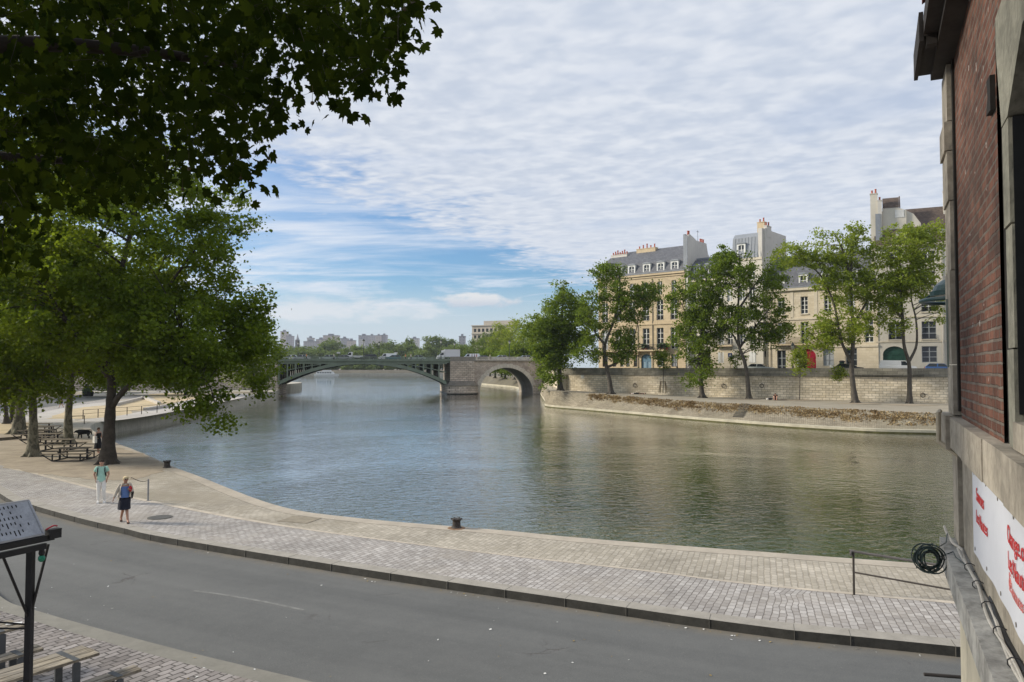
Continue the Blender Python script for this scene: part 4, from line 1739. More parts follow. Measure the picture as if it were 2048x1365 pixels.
# party wall with its tall chimney breast
mb = MB()
mb.prism([(0, 0), (0, 0)], 0, 0) if False else None
prof = [(.15, 0), (.15, 25.4), (1.0, 26.0), (3.2, 25.3), (3.4, 25.1), (7.6, 25.0), (8.2, 23.0), (11, 21), (11, 0)]
n = len(prof)
vs = [(W1 + .01, y, z) for y, z in prof] + [(W1 + .5, y, z) for y, z in prof]
mb.raw(vs, [tuple(range(n)), tuple(range(2 * n - 1, n - 1, -1))] + [(i, i + n, (i + 1) % n + n, (i + 1) % n) for i in range(n)])
pw = mb.build('party_wall', mat_party, b1, fix=True)
mb = MB()
mb.box(W1 - .35, W1 + .008, .1, 1.3, 19.3, 25.9)
mb.box(W1 + .0, W1 + .52, .06, .14, 19.3, 25.6)
mb.build('zinc_flashing', mat_zinc, pw)
for y in (.8, 1.2, 5.6, 6.2, 6.8):
    mb = MB()
    mb.lathe((W1 + .25, y, 25.0 + (.9 if y < 2 else 0)), [(.16, 0), (.12, .5), (.16, .55), (.16, .7)], 8)
    mb.build('chimney_pot', mat_terracotta, pw)
mb = MB()
mb.cyl((W1 + .25, 4.6, 25), (W1 + .25, 4.6, 27.2), .03, n=6)
mb.box(W1 + .2, W1 + .3, 4.2, 5.0, 26.9, 26.95)
mb.build('aerial', mat_black, pw)
mb = MB()
for x, zt in ((colx[2] + 1.4, 9.3), (colx[3] + 1.5, 18)):
    mb.cyl((x, -.1, 0), (x, -.1, zt), .06, n=6)
mb.build('downpipe', M('lead_pipe', (.14, .13, .12), .6), b1)
# planted pots on its balcony
for i, (p, s) in enumerate(((1290, .5), (1296, .4), (1325, .6), (1331, .5), (1336, .55))):
    x = F1.xz(p, 690)[0]
    t = thing('balcony_plant', ['round leafy pot plant on the mansion balcony over the blue door', 'small pot plant right of the round one on the mansion balcony', 'dark bush in a tub at the right part of the mansion balcony',
                                'dark bush in the middle of three on the mansion balcony', 'last dark bush at the right end of the mansion balcony'][i], 'plant',
              tuple(Vector((*(F1.o + F1.e * x + Vector((-F1.e.y, F1.e.x)) * -.6), 4.5 + 4.42))), 0, 'plants on the mansion balcony')
    mb = MB()
    mb.lathe((0, 0, 0), [(.2, 0), (.28, .4)], 8)
    mb.build('pot', mat_terracotta, t)
    rr = np.random.default_rng(i)
    mb = MB()
    for _ in range(160):
        c = Vector(rr.normal(0, s * .45, 3)) + Vector((0, 0, .4 + s * .6))
        a, b = Vector(rr.normal(0, .1, 3)), Vector(rr.normal(0, .1, 3))
        mb.face([c - a, c - b, c + a, c + b])
    me = mb.mesh('foliage')
    link('foliage', me, M('pot_leaf', (.05, .085, .03), .7, .4, 6), t)

# ---- building 2: pale tall house with zinc mansard
F2 = Frame((32.9, 139.4), (.755, -.656), 4.5)
b2 = thing('town_house', 'pale tall house with zinc mansard block and shuttered windows', 'building', F2.loc(), F2.rz)
xa2, xb2 = F2.xz(1466, 650)[0], F2.xz(1527, 650)[0]
W2 = xb2
holes, wins = [], []
for p in (1388, 1410, 1442, 1460, 1486, 1506):
    x = F2.xz(p, 650)[0]
    tall = p > 1466
    for k, (z0, z1) in enumerate(((5.2, 8.3), (9.3, 12.0), (12.9, 15.3)) + (((16.4, 18.6),) if tall else ())):
        holes.append((x - .55, z0, x + .55, z1))
        wins.append(holes[-1])
    if p in (1442, 1506):
        holes.append((x - .5, 1.9, x + .5, 3.8))
        wins.append(holes[-1])
gate = (F2.xz(1399, 720)[0], 0, F2.xz(1421, 720)[0], 4.2)
holes.append(gate)
mb = MB()
holes_wall(mb, 0, xa2, 0, 17.2, [h for h in holes if h[2] < xa2])
mb.build('wall', mat_cream, b2)
mb = MB()
holes_wall(mb, xa2, W2, 0, 20.2, [h for h in holes if h[0] > xa2], -.25)
mb.face([(W2, -.25, 0), (W2, 11, 0), (W2, 11, 23.5), (W2, -.25, 20.2)])
mb.face([(xa2, -.25, 0), (xa2, 11, 0), (xa2, 11, 20.2), (xa2, -.25, 20.2)])
mb.build('wall', mat_cream, b2)
for i, r in enumerate(wins):
    y = .2 if r[2] < xa2 else -.05
    window(b2, r, mat_whitewood, 2, 3, y, glass=mat_curtain if i % 3 == 0 else None, bar=.09)
    if 5 < r[1] < 9 and r[2] > xa2:
        pass
mb = MB()
mb.box(gate[0], gate[2], .4, .45, 0, 4.2)
mb.build('dark_entry', mat_darkin, b2)
guard(b2, gate[0], gate[2], 0, 3.0, .1, 'entry_gate')
for p in (1442, 1506):
    x = F2.xz(p, 710)[0]
    o = -.25 if p > 1466 else 0
    mb = MB()
    mb.box(x - .56, x - .02, o - .06, o - .01, 1.9, 3.8)
    mb.box(x + .02, x + .56, o - .06, o - .01, 1.9, 3.8)
    mb.build('shutter', mat_whitewood, b2)
band(b2, 0, xa2 - .01, 4.3, 4.7, .1, mat_creamtrim, 'string_course')
mb = MB()
mb.box(F2.xz(1421, 710)[0] + .02, xa2 - .02, -.06, -.002, 0, 4.29)
mb.build('stone_base', mat_cream2, b2)
balcony(b2, F2.xz(1430, 678)[0], F2.xz(1467, 678)[0], 5.05, .9)
guard(b2, 1.0, 3.5, 5.2)
band(b2, 0, xa2 - .3, 16.9, 17.3, .3, mat_creamtrim)
band(b2, xa2, W2, 19.9, 20.3, .12, mat_creamtrim, 'cornice', -.25)
roof(b2, .3, xa2 - .01, [(-.1, 17.31), (.8, 20.2), (2.2, 21.2), (6, 22), (11, 20), (11, 17.31)], mat_slate)
band(b2, .5, xa2 - .02, 21.3, 21.6, .1, mat_zinc, 'roof_edge', 2.4)
for p in (1392, 1415, 1442):
    dormer(b2, F2.xz(p, 510)[0], 18.2, 1.0, 1.5, .15, 1.6, .25, mat_zinc)
roof(b2, xa2, W2 - .76, [(-.2, 20.31), (.35, 24.1), (1.2, 24.9), (6, 25.3), (11, 24.8), (11, 20.31)], mat_zinc)
dormer(b2, F2.xz(1483, 495)[0], 21.0, 1.1, 1.8, -.15, 1.5, .25, mat_whitewood)
mb = MB()
mb.box(W2 - .75, W2 - .05, -.1, 10.9, 20.31, 25.4)
mb.box(W2 - .049, W2 + .25, .6, 3.4, 12, 25.5)
mb.build('party_wall', mat_party, b2)
chimney(b2, W2 - 1.6, W2 - .3, 1.6, 2.6, 24.9, 26.7, mat_honeytrim, 2)
chimney(b2, W2 - .28, W2 + .3, 1.2, 3.2, 24.0, 25.9, mat_party, 2)
mb = MB()
for k in range(9):
    x = xa2 + .5 + k * .6
    mb.beam((x, -.22, 20.35), (x, .33, 24.1), .05, .06, (0, -1, .2))
mb.build('roof_seams', mat_zinc, b2)

# ---- building 3: low hotel with red carriage door
F3 = Frame((42.6, 131.2), (.78, -.626), 4.5)
b3 = thing('town_house', 'low cream stone hotel with slate roof and half open crimson door', 'building', F3.loc(), F3.rz)
W3 = F3.xz(1757, 700)[0]
holes, wins = [], []
for p in (1529, 1563, 1609, 1656, 1703, 1738):
    x = F3.xz(p, 650)[0]
    if p > 1540:
        holes.append((x - .6, 10.1, x + .6, 13.0))
        wins.append((holes[-1], mat_whitewood, 2, 4))
        holes.append((x - .65, 5.1, x + .65, 8.75))
        wins.append((holes[-1], mat_whitewood, 2, 4))
    else:
        holes.append((x - .5, 5.1, x + .5, 8.2))
        wins.append((holes[-1], mat_greywood, 2, 3))
for p, w, z0, z1 in ((1563, .75, 0, 4.0), (1657, .85, 1.35, 4.2), (1703, .85, 1.35, 4.2)):
    x = F3.xz(p, 715)[0]
    holes.append((x - w, z0, x + w, z1))
    wins.append((holes[-1], mat_greywood, 2, 3))
x = F3.xz(1529, 705)[0]
holes.append((x - .25, 2.9, x + .25, 4.0))
wins.append((holes[-1], mat_darkframe, 1, 1))
d3 = (F3.xz(1594, 715)[0], 0, F3.xz(1632, 715)[0], 4.2, 1.3)
holes.append(d3)
mb = MB()
holes_wall(mb, 0, W3, 0, 14.5, holes)
mb.build('wall', mat_cream2, b3)
for i, (r, fm, nx, nz) in enumerate(wins):
    window(b3, r, fm, nx, nz, glass=mat_curtain if i % 5 == 2 else None, bar=.09, sill=mat_creamtrim if r[1] > 9 else None)
m3 = (d3[0] + d3[2]) / 2
mb = MB()
mb.box(d3[0] - .1, d3[2] + .1, .9, .95, 0, 4.3)
mb.build('dark_entry', mat_darkin, b3)
mb = MB()
P = [(m3 + (d3[2] - m3) * .97 * math.sin(math.pi / 2 * k / 8), 2.9 + 1.28 * math.cos(math.pi / 2 * k / 8)) for k in range(9)]
mb.prism([(m3 + .05, 0)] + P + [(d3[2] - .03, 0)], .16, .22)
dd = mb.build('door', mat_reddoor, b3, fix=True)
mb = MB()
for z0, z1 in ((.3, 1.5), (1.7, 3.0)):
    mb.box(m3 + .3, d3[2] - .3, .135, .159, z0, z1)
mb.build('door_panel', mat_reddoor, dd)
band(b3, 0, W3, 4.35, 4.7, .12, mat_creamtrim, 'string_course')
band(b3, 0, W3, 9.1, 9.4, .14, mat_creamtrim, 'string_course')
band(b3, 0, W3, 14.1, 14.55, .4, mat_creamtrim)
band(b3, 0, W3, 14.551, 14.7, .46, mat_zinc, 'gutter')
balcony(b3, F3.xz(1548, 688)[0], F3.xz(1638, 688)[0], 5.05, .9, [d3[0] - .5, d3[2] + .5])
for p in (1584, 1632, 1680, 1722):
    band(b3, F3.xz(p, 650)[0] - .3, F3.xz(p, 650)[0] + .3, 9.41, 14.09, .05, mat_creamtrim, 'pilaster')
roof(b3, 0, W3, [(-.2, 14.71), (1.1, 17.6), (1.6, 17.9), (5.5, 20.8), (11, 17.5), (11, 14.71)], mat_slate)
for p in (1560, 1606, 1650, 1705):
    dormer(b3, F3.xz(p, 560)[0], 14.9, 1.05, 1.7, .1, 1.8, .0 if p in (1650, 1705) else .2)
mb = MB()
for p in (1541, 1690):
    x = F3.xz(p, 700)[0]
    mb.cyl((x, -.12, 0), (x, -.12, 14 if p < 1600 else 4.3), .06, n=6)
mb.build('downpipe', M('pale_pipe', (.45, .40, .32), .6), b3)

# ---- building 4: plain rendered house with green door, tall chimney, brown roof
F4 = Frame((57.8, 119), (.896, -.444), 4.5)
b4 = thing('town_house', 'plain cream rendered house with green arched door and brown tiled roof', 'building', F4.loc(), F4.rz)
W4 = 26.0
holes, wins = [], []
for i, p in enumerate((1791, 1858, 1925, 1990)):
    x = F4.xz(p, 650)[0]
    w = 1.0
    for z0, z1 in ((5.45, 8.2), (9.7, 12.2), (13.6, 16.0), (17.2, 19.2)):
        holes.append((x - w, z0, x + w, z1))
        wins.append(holes[-1])
    if i:
        holes.append((x - w - .05, 1.85, x + w + .05, 4.35))
        wins.append(holes[-1])
d4 = (F4.xz(1766, 715)[0], 0, F4.xz(1812, 715)[0], 4.4, 1.3)
holes.append(d4)
mb = MB()
holes_wall(mb, 0, W4, 0, 20.3, holes)
mb.face([(0, 0, 0), (0, 11, 0), (0, 11, 20.3), (0, 0, 20.3)])
mb.build('wall', mat_cream, b4)
for i, r in enumerate(wins):
    window(b4, r, mat_greywood if r[1] < 9 else mat_whitewood, 2, 3, sill=mat_creamtrim if r[1] > 5 else None, bar=.1, lower=0)
    if r[1] in (5.45, 9.7):
        guard(b4, r[0], r[2], r[1], .7)
mb = MB()
mb.box(d4[0], d4[2], .25, .32, 0, 4.4)
dd = mb.build('door', mat_greendoor, b4)
mb = MB()
m4 = (d4[0] + d4[2]) / 2
for a, b in ((d4[0] + .4, m4 - .3), (m4 + .3, d4[2] - .4)):
    for o in (0, .18):
        mb.box(a + o, b - o, .25 - .03 * (1 + o * 3), .249, .5 + o, 2.9 - o)
mb.box(d4[0], d4[2], .2, .249, 3.05, 3.2)
mb.build('door_panel', mat_greendoor, dd)
band(b4, 0, W4, 8.85, 9.05, .12, mat_creamtrim, 'string_course')
band(b4, 0, W4, 5.0, 5.2, .08, mat_creamtrim, 'string_course')
band(b4, 0, W4, 12.8, 13.0, .12, mat_creamtrim, 'string_course')
band(b4, 0, W4, 20.0, 20.4, .4, mat_creamtrim)
roof(b4, 0, W4, [(-.2, 20.41), (1.0, 22.9), (6, 27.0), (11, 23), (11, 20.41)], mat_brown)
for p in (1802, 1850, 1890, 1930):
    dormer(b4, F4.xz(p, 470)[0], 20.6, 1.1, 1.4, .3, 1.6, .2, mat_cream)
mb = MB()
mb.cyl((F4.xz(1886, 700)[0], -.12, 0), (F4.xz(1886, 700)[0], -.12, 20), .07, n=6)
mb.build('downpipe', M('grey_pipe', (.5, .47, .42), .6), b4)
ch = chimney(b4, -.5, .55, .6, 1.6, 14, 28.9, mat_cream, 2)
chimney(b4, .56, 1.15, .4, 1.5, 14, 27.7, mat_party, 1)
mb = MB()
mb.box(.2, .9, .25, .39, 18, 25.6)
mb.build('zinc_flashing', mat_zinc, ch)
mb = MB()
mb.prism([(1.2, 21), (4.6, 21), (4.6, 26.0), (3.2, 26.6), (1.2, 26.6)], 1.2, 6)
mb.prism([(4.6, 21), (7.0, 21), (6.6, 23.8), (5.6, 25.4), (4.6, 26.0)], 1.5, 6)
mb.build('attic_block', mat_cream, b4, fix=True)
mb = MB()
mb.raw([(1.25, 1.15, 26.55), (3.6, 1.15, 26.55), (3.6, 3.4, 28.6), (1.25, 3.4, 28.6)], [(0, 1, 2, 3)])
mb.raw([(3.61, 1.1, 26.4), (3.8, 1.1, 26.4), (3.8, 3.4, 28.75), (3.61, 3.4, 28.75)], [(0, 1, 2, 3)])
mb.box(1.25, 3.6, 3.41, 3.6, 26.0, 28.6)
mb.build('attic_roof', mat_brown, b4)
mb = MB()
mb.box(3.0, 4.3, 1.14, 1.19, 24.9, 26.1)
mb.build('attic_window', mat_lightglass, b4)
chimney(b4, F4.xz(1886, 400)[0] + .3, F4.xz(1886, 400)[0] + 1.6, 4, 5, 24, 29.0, mat_cream, 2)

# ---- street furniture and cars behind the parapet
def street(px, back):
    """point on the island street seen in column px, back metres behind the parapet"""
    best = None
    for i in range(24, len(wl) - 1):
        a, b = wl[i], wl[i + 1]
        u = (px - 1024) / 1500
        den = (b.x - a.x) - u * (b.y - a.y)
        k = (u * a.y - a.x) / den
        if 0 <= k <= 1:
            best = a.lerp(b, k)
            d = (b - a).normalized()
    return Vector((best.x - d.y * back, best.y + d.x * back, SZ)), math.atan2(d.y, d.x)


polyground('quay_street', [(p.x - .0, p.y + .4) for p in wl[26:]] + [(100, 103), (80, 108), (57, 119.2), (42, 131.5), (32, 139.3), (17, 152)], SZ - .01, M('cobbled_street', (.22, .21, .19), .9, .12, .3))
p, a = street(1796, 4.0)
car('van', 'white delivery van parked by the green arched door', white, 'white', p, a, 'vehicles parked on the island quay', 'van')
p, a = street(1884, 3.0)
car('hatchback', 'blue hatchback parked near the brick building corner', (.03, .10, .28), 'blue', p, a, 'vehicles parked on the island quay')
p, a = street(1509, 3.2)
car('hatchback', 'pale grey hatchback parked behind the curved tree trunk', (.5, .54, .54), 'palegrey', p, a, 'vehicles parked on the island quay')
p, a = street(1697, 3.0)
car('hatchback', 'black car parked behind the thick tree beside the green bin', black, 'black', p, a, 'vehicles parked on the island quay')
for px, lb in ((1310, 'old street lamp by the blue carriage door'), (1552, 'old street lamp beside the glazed hotel door')):
    p, a = street(px, 9.0)
    street_lamp(lb, p, 5.0, 'lamp posts on the island quay')
p, a = street(1455, 1.2)
t = thing('parking_sign', 'square blue sign on a thin post above the parapet', 'sign', p, a)
mb = MB()
mb.cyl((0, 0, 0), (0, 0, 3.2), .035, n=6)
mb.build('post', mat_lampiron, t)
mb = MB()
mb.box(-.34, .34, -.05, -.036, 2.5, 3.2)
sp = mb.build('sign_plate', M('sign_blue', (.015, .05, .19), .5, .05), t)
mb = MB()
mb.prism([(-.16, 2.68), (-.08, 2.68), (0, 2.9), (.08, 2.68), (.16, 2.68), (.03, 3.04), (-.03, 3.04)], -.056, -.05)
mb.build('sign_symbol', mat_whitewood, sp)
p, a = street(1675, 9.5)
t = thing('litter_bin', 'dark green pillar shaped box on the pavement near the hotel', 'bin', p, a)
mb = MB()
mb.box(-.35, .35, -.3, .3, .0, 1.7)
mb.build('body', mat_greendoor, t)
mb = MB()
mb.lathe((0, 0, 1.7), [(.46, 0), (.46, .1), (.25, .28)], 10)
mb.build('cap', mat_black, t)
mb = MB()
mb.box(-.2, .2, -.33, -.301, 1.1, 1.35)
mb.build('slot', mat_darkin, t)
p, a = street(1638, 8.5)
t = thing('trestle_board', 'white board leaning on the street by the crimson door', 'board', p, a)
mb = MB()
mb.obox((0, 0, .75), (.5, 0, -.45), (0, .04, 0), (.1, .0, .12))
mb.build('board', mat_whitewood, t)
mb = MB()
mb.beam((.1, .3, 0), (0, .05, 1.0), .05, .05)
mb.build('prop', mat_black, t)

# ================================================================== TREES
def _palm():
    pol = [(0, .64), (11, .47), (17, .50), (27, .36), (39, .52), (47, .63), (56, .46), (64, .48), (80, .33), (99, .50), (118, .40), (142, .36), (160, .30)]
    pts = [(r * math.sin(R(a)), r * math.cos(R(a))) for a, r in pol]
    k = len(pts)
    pts += [(0, -.20)]
    pts += [(-x, y) for x, y in reversed(pts[1:k])]
    return np.array([(x, y, -.22 * abs(x)) for x, y in pts])


LEAF_PALM = _palm()
LEAF_MID = np.array([(0, .6, 0), (.2, .22, -.05), (.5, .28, -.1), (.3, -.2, -.05), (0, -.35, 0), (-.3, -.2, -.05), (-.5, .28, -.1), (-.2, .22, -.05)])
LEAF_SPRAY = np.array([(0, .6, 0), (.38, .05, -.08), (.12, -.5, 0), (-.34, -.1, -.06)])


def leaves(name, pos, size, tpl, mt, parent, rng, up=.35, tint=None, droop=0.0):
    """N leaves as one mesh part"""
    N, k = len(pos), len(tpl)
    nrm = rng.normal(0, 1, (N, 3))
    nrm[:, 2] = np.abs(nrm[:, 2]) * (1 - droop) + up
    nrm /= np.linalg.norm(nrm, axis=1)[:, None]
    t = rng.normal(0, 1, (N, 3))
    t[:, 2] -= droop * 2
    t -= nrm * (t * nrm).sum(1)[:, None]
    t /= np.linalg.norm(t, axis=1)[:, None] + 1e-9
    b = np.cross(t, nrm)
    s = size * rng.uniform(.65, 1.25, N)
    V = pos[:, None, :] + s[:, None, None] * (tpl[None, :, 0, None] * b[:, None, :] + tpl[None, :, 1, None] * t[:, None, :] + tpl[None, :, 2, None] * nrm[:, None, :])
    me = bpy.data.meshes.new(name)
    me.vertices.add(N * k)
    me.vertices.foreach_set('co', V.astype(np.float32).ravel())
    me.loops.add(N * k)
    me.loops.foreach_set('vertex_index', np.arange(N * k, dtype=np.int32))
    me.polygons.add(N)
    me.polygons.foreach_set('loop_start', np.arange(0, N * k, k, dtype=np.int32))
    if tint is None:
        tint = rng.random(N)
    me.attributes.new('tint', 'FLOAT', 'FACE').data.foreach_set('value', np.clip(tint, 0, 1).astype(np.float32))
    me.update(calc_edges=True)
    me.validate()
    return link(name, me, mt, parent)


def blob_points(ells, n, rng, shell=.5):
    """points inside a union of ellipsoids (cx,cy,cz,rx,ry,rz), crowded toward the outside"""
    vol = np.array([e[3] * e[4] * e[5] for e in ells]) ** .75
    which = rng.choice(len(ells), n, p=vol / vol.sum())
    d = rng.normal(0, 1, (n, 3))
    d /= np.linalg.norm(d, axis=1)[:, None]
    r = shell + (1 - shell) * rng.random(n) ** .6
    r *= 1 + rng.normal(0, .07, n)
    E = np.array(ells)[which]
    return E[:, :3] + d * E[:, 3:6] * r[:, None]


def tree(name, label, cat, loc, paths, ells, n_clump, clump_r, per, leaf, tpl, leaf_mt, bark_mt, seed, group=None, twigs=40, up=.35, droop=.0, flare=1.6, flat=.6, shell=.5):
    """paths: list of (points, radii) relative to the base: trunk first, then limbs"""
    rng = np.random.default_rng(seed)
    t = thing(name, label, cat, loc, 0, group)
    mb = MB()
    allp = []
    for i, (pts, rad) in enumerate(paths):
        P = catmull(pts, 5)
        rr = [rad[0] + (rad[1] - rad[0]) * (k / (len(P) - 1)) ** .8 for k in range(len(P))]
        if i == 0:
            L = 0
            for k in range(len(P)):
                if k:
                    L += (P[k] - P[k - 1]).length
                rr[k] *= 1 + (flare - 1) * math.exp(-L / (rad[0] * 2.2))
                rr[k] *= 1 + .06 * math.sin(k * 2.1 + seed)
        mb.tube(P, rr, 10 if i == 0 else 7)
        allp += [(p, r) for p, r in zip(P, rr)][1:]
        if i == 0 and flare > 1.3:
            for k in range(6):
                a = k * 1.05 + seed
                d = Vector((math.cos(a), math.sin(a), 0))
                r0 = rad[0]
                mb.tube([P[0] + d * r0 * .7 + Vector((0, 0, r0 * 1.3)), P[0] + d * r0 * 1.5 + Vector((0, 0, r0 * .3)), P[0] + d * r0 * 2.6 + Vector((0, 0, -.05))], [r0 * .4, r0 * .38, r0 * .12], 6)
    C = blob_points(ells, n_clump, rng, shell)
    base_z = min(p.z for p, r in allp)
    tops = [(p, r) for p, r in allp if p.z > base_z + .28 * (max(q.z for q, _ in allp) - base_z)] or allp
    TP = np.array([tuple(p) for p, r in tops])
    TRd = np.array([r for p, r in tops])
    for k in range(min(twigs, n_clump)):
        c = C[k]
        dd = np.linalg.norm((TP - c) * np.array([1, 1, .8]) + np.array([0, 0, 0]), axis=1) + np.maximum(0, TP[:, 2] - c[2]) * .6
        j = int(np.argmin(dd))
        a, e = Vector(TP[j]), Vector(c)
        m = a.lerp(e, .5) + Vector(rng.normal(0, .12, 3)) * (e - a).length * .5 + Vector((0, 0, .08 * (e - a).length))
        r0 = min(TRd[j] * .6, .02 + .022 * (e - a).length)
        P = catmull([a, m, e], 4)
        mb.tube(P, [r0 + (.012 - r0) * q / (len(P) - 1) for q in range(len(P))], 5, False)
    mb.build('trunk', bark_mt, t, smooth=True)
    N = n_clump * per
    idx = np.repeat(np.arange(n_clump), per)
    cr = clump_r * rng.uniform(.6, 1.35, n_clump)
    off = rng.normal(0, .5, (N, 3)) * cr[idx][:, None]
    off[:, 2] *= flat
    off[:, 2] -= droop * (off[:, 0] ** 2 + off[:, 1] ** 2) / clump_r
    pos = C[idx] + off
    ct = rng.normal(.5, .22, n_clump)
    tint = ct[idx] + rng.normal(0, .2, N)
    leaves('crown', pos, leaf, tpl, leaf_mt, t, rng, up, tint, droop)
    return t


mat_plane_leaf = Mleaf('plane_leaf', (.026, .056, .006), (.118, .168, .018), (.32, .42, .024), .40)
mat_plane_leaf2 = Mleaf('plane_leaf_light', (.032, .064, .007), (.130, .178, .019), (.34, .44, .026), .42)
mat_pop_leaf = Mleaf('poplar_leaf', (.050, .092, .010), (.155, .215, .032), (.31, .42, .04), .37)
mat_pop_leaf2 = Mleaf('poplar_leaf_light', (.095, .145, .014), (.25, .31, .045), (.46, .54, .06), .40)
mat_far_leaf = Mleaf('far_leaf', (.075, .125, .03), (.17, .23, .06), (.26, .34, .06), .32)
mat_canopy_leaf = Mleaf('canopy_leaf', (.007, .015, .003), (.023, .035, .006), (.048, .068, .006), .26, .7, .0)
mat_bark_dark = M('dark_bark', (.060, .050, .040), .95, .35, 3, bmp=.5)


def plane_bark():
    m, t, out = new_mat('mottled_plane_bark')
    o = t.n('ShaderNodeTexCoord').outputs['Object']
    x, y, z = t.sep(o)
    v = t.xyz(x, y, t.m('MULTIPLY', z, .6))
    n1 = t.noise(v, 4.5, 4, .6, .4)
    n2 = t.noise(v, 14, 3, .6)
    c = t.mix(t.step(n1, .42, .56), (.085, .078, .052), (.20, .18, .125))
    c = t.mix(t.m('MULTIPLY', t.step(n2, .5, .7), .5), c, (.05, .045, .034))
    principled(t, out, c, .9, 0, bump(t, n2, .4, .03))
    return m


mat_bark_plane = plane_bark()
mat_bark_grey = M('grey_bark', (.085, .075, .062), .95, .3, 2, bmp=.4)


def rel(pts, Y, base, wob=0.0):
    out = []
    for i, q in enumerate(pts):
        p = at(q[0], q[1], Y + (q[2] if len(q) > 2 else 0))
        out.append(tuple(p - base))
    return out


def pxell(e, Y, base):
    """(px, py, rx_px, ry_px[, depth offset]) -> ellipsoid in metres round the tree's own base"""
    k = Y / 1500
    p = at(e[0], e[1], Y + (e[4] if len(e) > 4 else 0)) - base
    rx, rz = e[2] * k, e[3] * k
    return (p.x, p.y, p.z, rx, min(rx, rz * 1.2) * 1.05, rz)


# ---- planes on the near quay
plg = 'plane trees on the quay'
b = G(215, 928, 0)
tree('plane_tree', 'big plane tree with dark forked trunk behind the man in a mint shirt', 'tree', b,
     [([(0, 0, -.1), (.05, 0, 1.5), (.12, 0, 3.4), (.1, .1, 4.6), (-.1, 0, 6.5), (.2, 0, 9.5), (1.0, 0, 13), (1.6, 0, 16)], (.37, .1)),
      ([(.1, 0, 3.1), (.85, -.2, 4.1), (2.6, -.6, 5.6), (4.8, -1, 7.2), (7.4, .6, 8.0)], (.22, .05)),
      ([(0, 0, 5), (-1.8, -.8, 8), (-3.6, -1, 10.5)], (.2, .05)),
      ([(0, 0, 6), (2.4, .6, 9.5), (4.6, .6, 12.5)], (.2, .05)),
      ([(0, 0, 6), (.8, 2.4, 9.5), (1.2, 4, 12.5)], (.18, .05)),
      ([(2.6, -.6, 5.6), (4.8, -1.8, 5.6), (6.6, -2.2, 4.8), (7.2, -2.5, 3.4)], (.1, .02))],
     [(1.4, 0, 13.4, 6.0, 6.2, 5.6), (-1.5, 0, 16.6, 4.5, 4.5, 2.6), (4.4, -1, 7.6, 4.6, 4.4, 2.9), (7.9, .8, 8.0, 1.7, 2.2, 2.3), (5.9, -2, 4.9, 2.0, 1.8, 1.8), (7.1, -2.5, 3.1, .8, .8, 1.1),
      (-2.6, -1, 9.6, 5, 5, 4.0), (3.6, -2.2, 5.2, 1.6, 1.4, .8), (2.6, -1.6, 6.6, 3.4, 3, 1.8), (8.4, .8, 5.6, 1.1, 1.4, 1.8)],
     640, .95, 150, .20, LEAF_MID, mat_plane_leaf, mat_bark_dark, 3, plg, 170, .3, .12, 1.7)
b = G(65, 913, 0)
tree('plane_tree', 'plane tree with mottled bark standing left of the nearest picnic table', 'tree', b,
     [([(0, 0, -.1), (0, 0, 2), (-.1, 0, 4.5), (-.2, 0, 8), (0, 0, 12)], (.33, .1)),
      ([(0, 0, 4), (1.8, -.5, 7), (3.4, -.5, 9.5)], (.16, .04)), ([(0, 0, 4), (-2, 0, 7), (-3.5, 0, 10)], (.16, .04))],
     [(0, 0, 9.3, 6, 5, 5.0), (.6, -1.5, 4.0, 2.6, 1.8, 1.2), (-2.5, -1, 5.5, 3, 2, 2)],
     300, .95, 120, .2, LEAF_MID, mat_plane_leaf2, mat_bark_plane, 5, plg, 80, .3, .1)
b = G(137, 888, 0)
tree('plane_tree', 'plane tree with mottled trunk beside the black dog', 'tree', b,
     [([(0, 0, -.1), (-.05, 0, 2.2), (.1, 0, 4.5), (.1, 0, 8), (.4, 0, 13)], (.32, .1)),
      ([(0, 0, 4.6), (2.2, .5, 8), (4, 1, 11)], (.15, .04)), ([(0, 0, 5), (-2, 0, 9), (-3, 0, 12)], (.15, .04))],
     [(1.4, 0, 10.5, 6.5, 6, 5.5), (2.5, 1, 6, 4, 3, 1.6)],
     240, 1.05, 110, .22, LEAF_MID, mat_plane_leaf2, mat_bark_plane, 7, plg, 70, .3, .1)
b = G(37, 868, 0)
tree('plane_tree', 'stout plane tree with pale mottled trunk at the far end of the tables', 'tree', b,
     [([(0, 0, -.1), (.1, 0, 2.4), (.35, 0, 5), (.4, 0, 9), (.4, 0, 14)], (.46, .12)),
      ([(.2, 0, 4), (1.2, -.6, 6.5), (3, -.8, 9.5)], (.2, .05)), ([(.3, 0, 5), (-2.4, 0, 9), (-4, 0, 12)], (.18, .05))],
     [(0, 0, 11, 8, 7, 6.5), (-1, -2, 5, 3.5, 2, 1.6)],
     240, 1.2, 100, .25, LEAF_MID, mat_plane_leaf, mat_bark_plane, 9, plg, 70, .3, .1)
b = G(26, 845, 0)
tree('plane_tree', 'slim dark plane tree partly behind the stout pale trunk', 'tree', b,
     [([(0, 0, -.1), (0, 0, 3), (.2, 0, 7), (0, 0, 13)], (.3, .1))],
     [(0, 0, 11, 8, 7, 6.5), (-1, -1, 5.8, 4, 3, 1.8)], 200, 1.3, 80, .3, LEAF_SPRAY, mat_plane_leaf, mat_bark_dark, 10, plg, 40)
b = G(13, 848, 0)
tree('plane_tree', 'leaning young dark plane tree at the left of the slim one', 'tree', b,
     [([(0, 0, -.1), (-.2, 0, 2), (-1.2, 0, 4), (-2.5, 0, 7)], (.24, .06))],
     [(-2, 0, 6.5, 4.5, 4, 3.5), (-1.2, -.5, 3.2, 1.8, 1.5, 1.0)], 120, 1.1, 80, .26, LEAF_SPRAY, mat_plane_leaf, mat_bark_dark, 11, plg, 30)
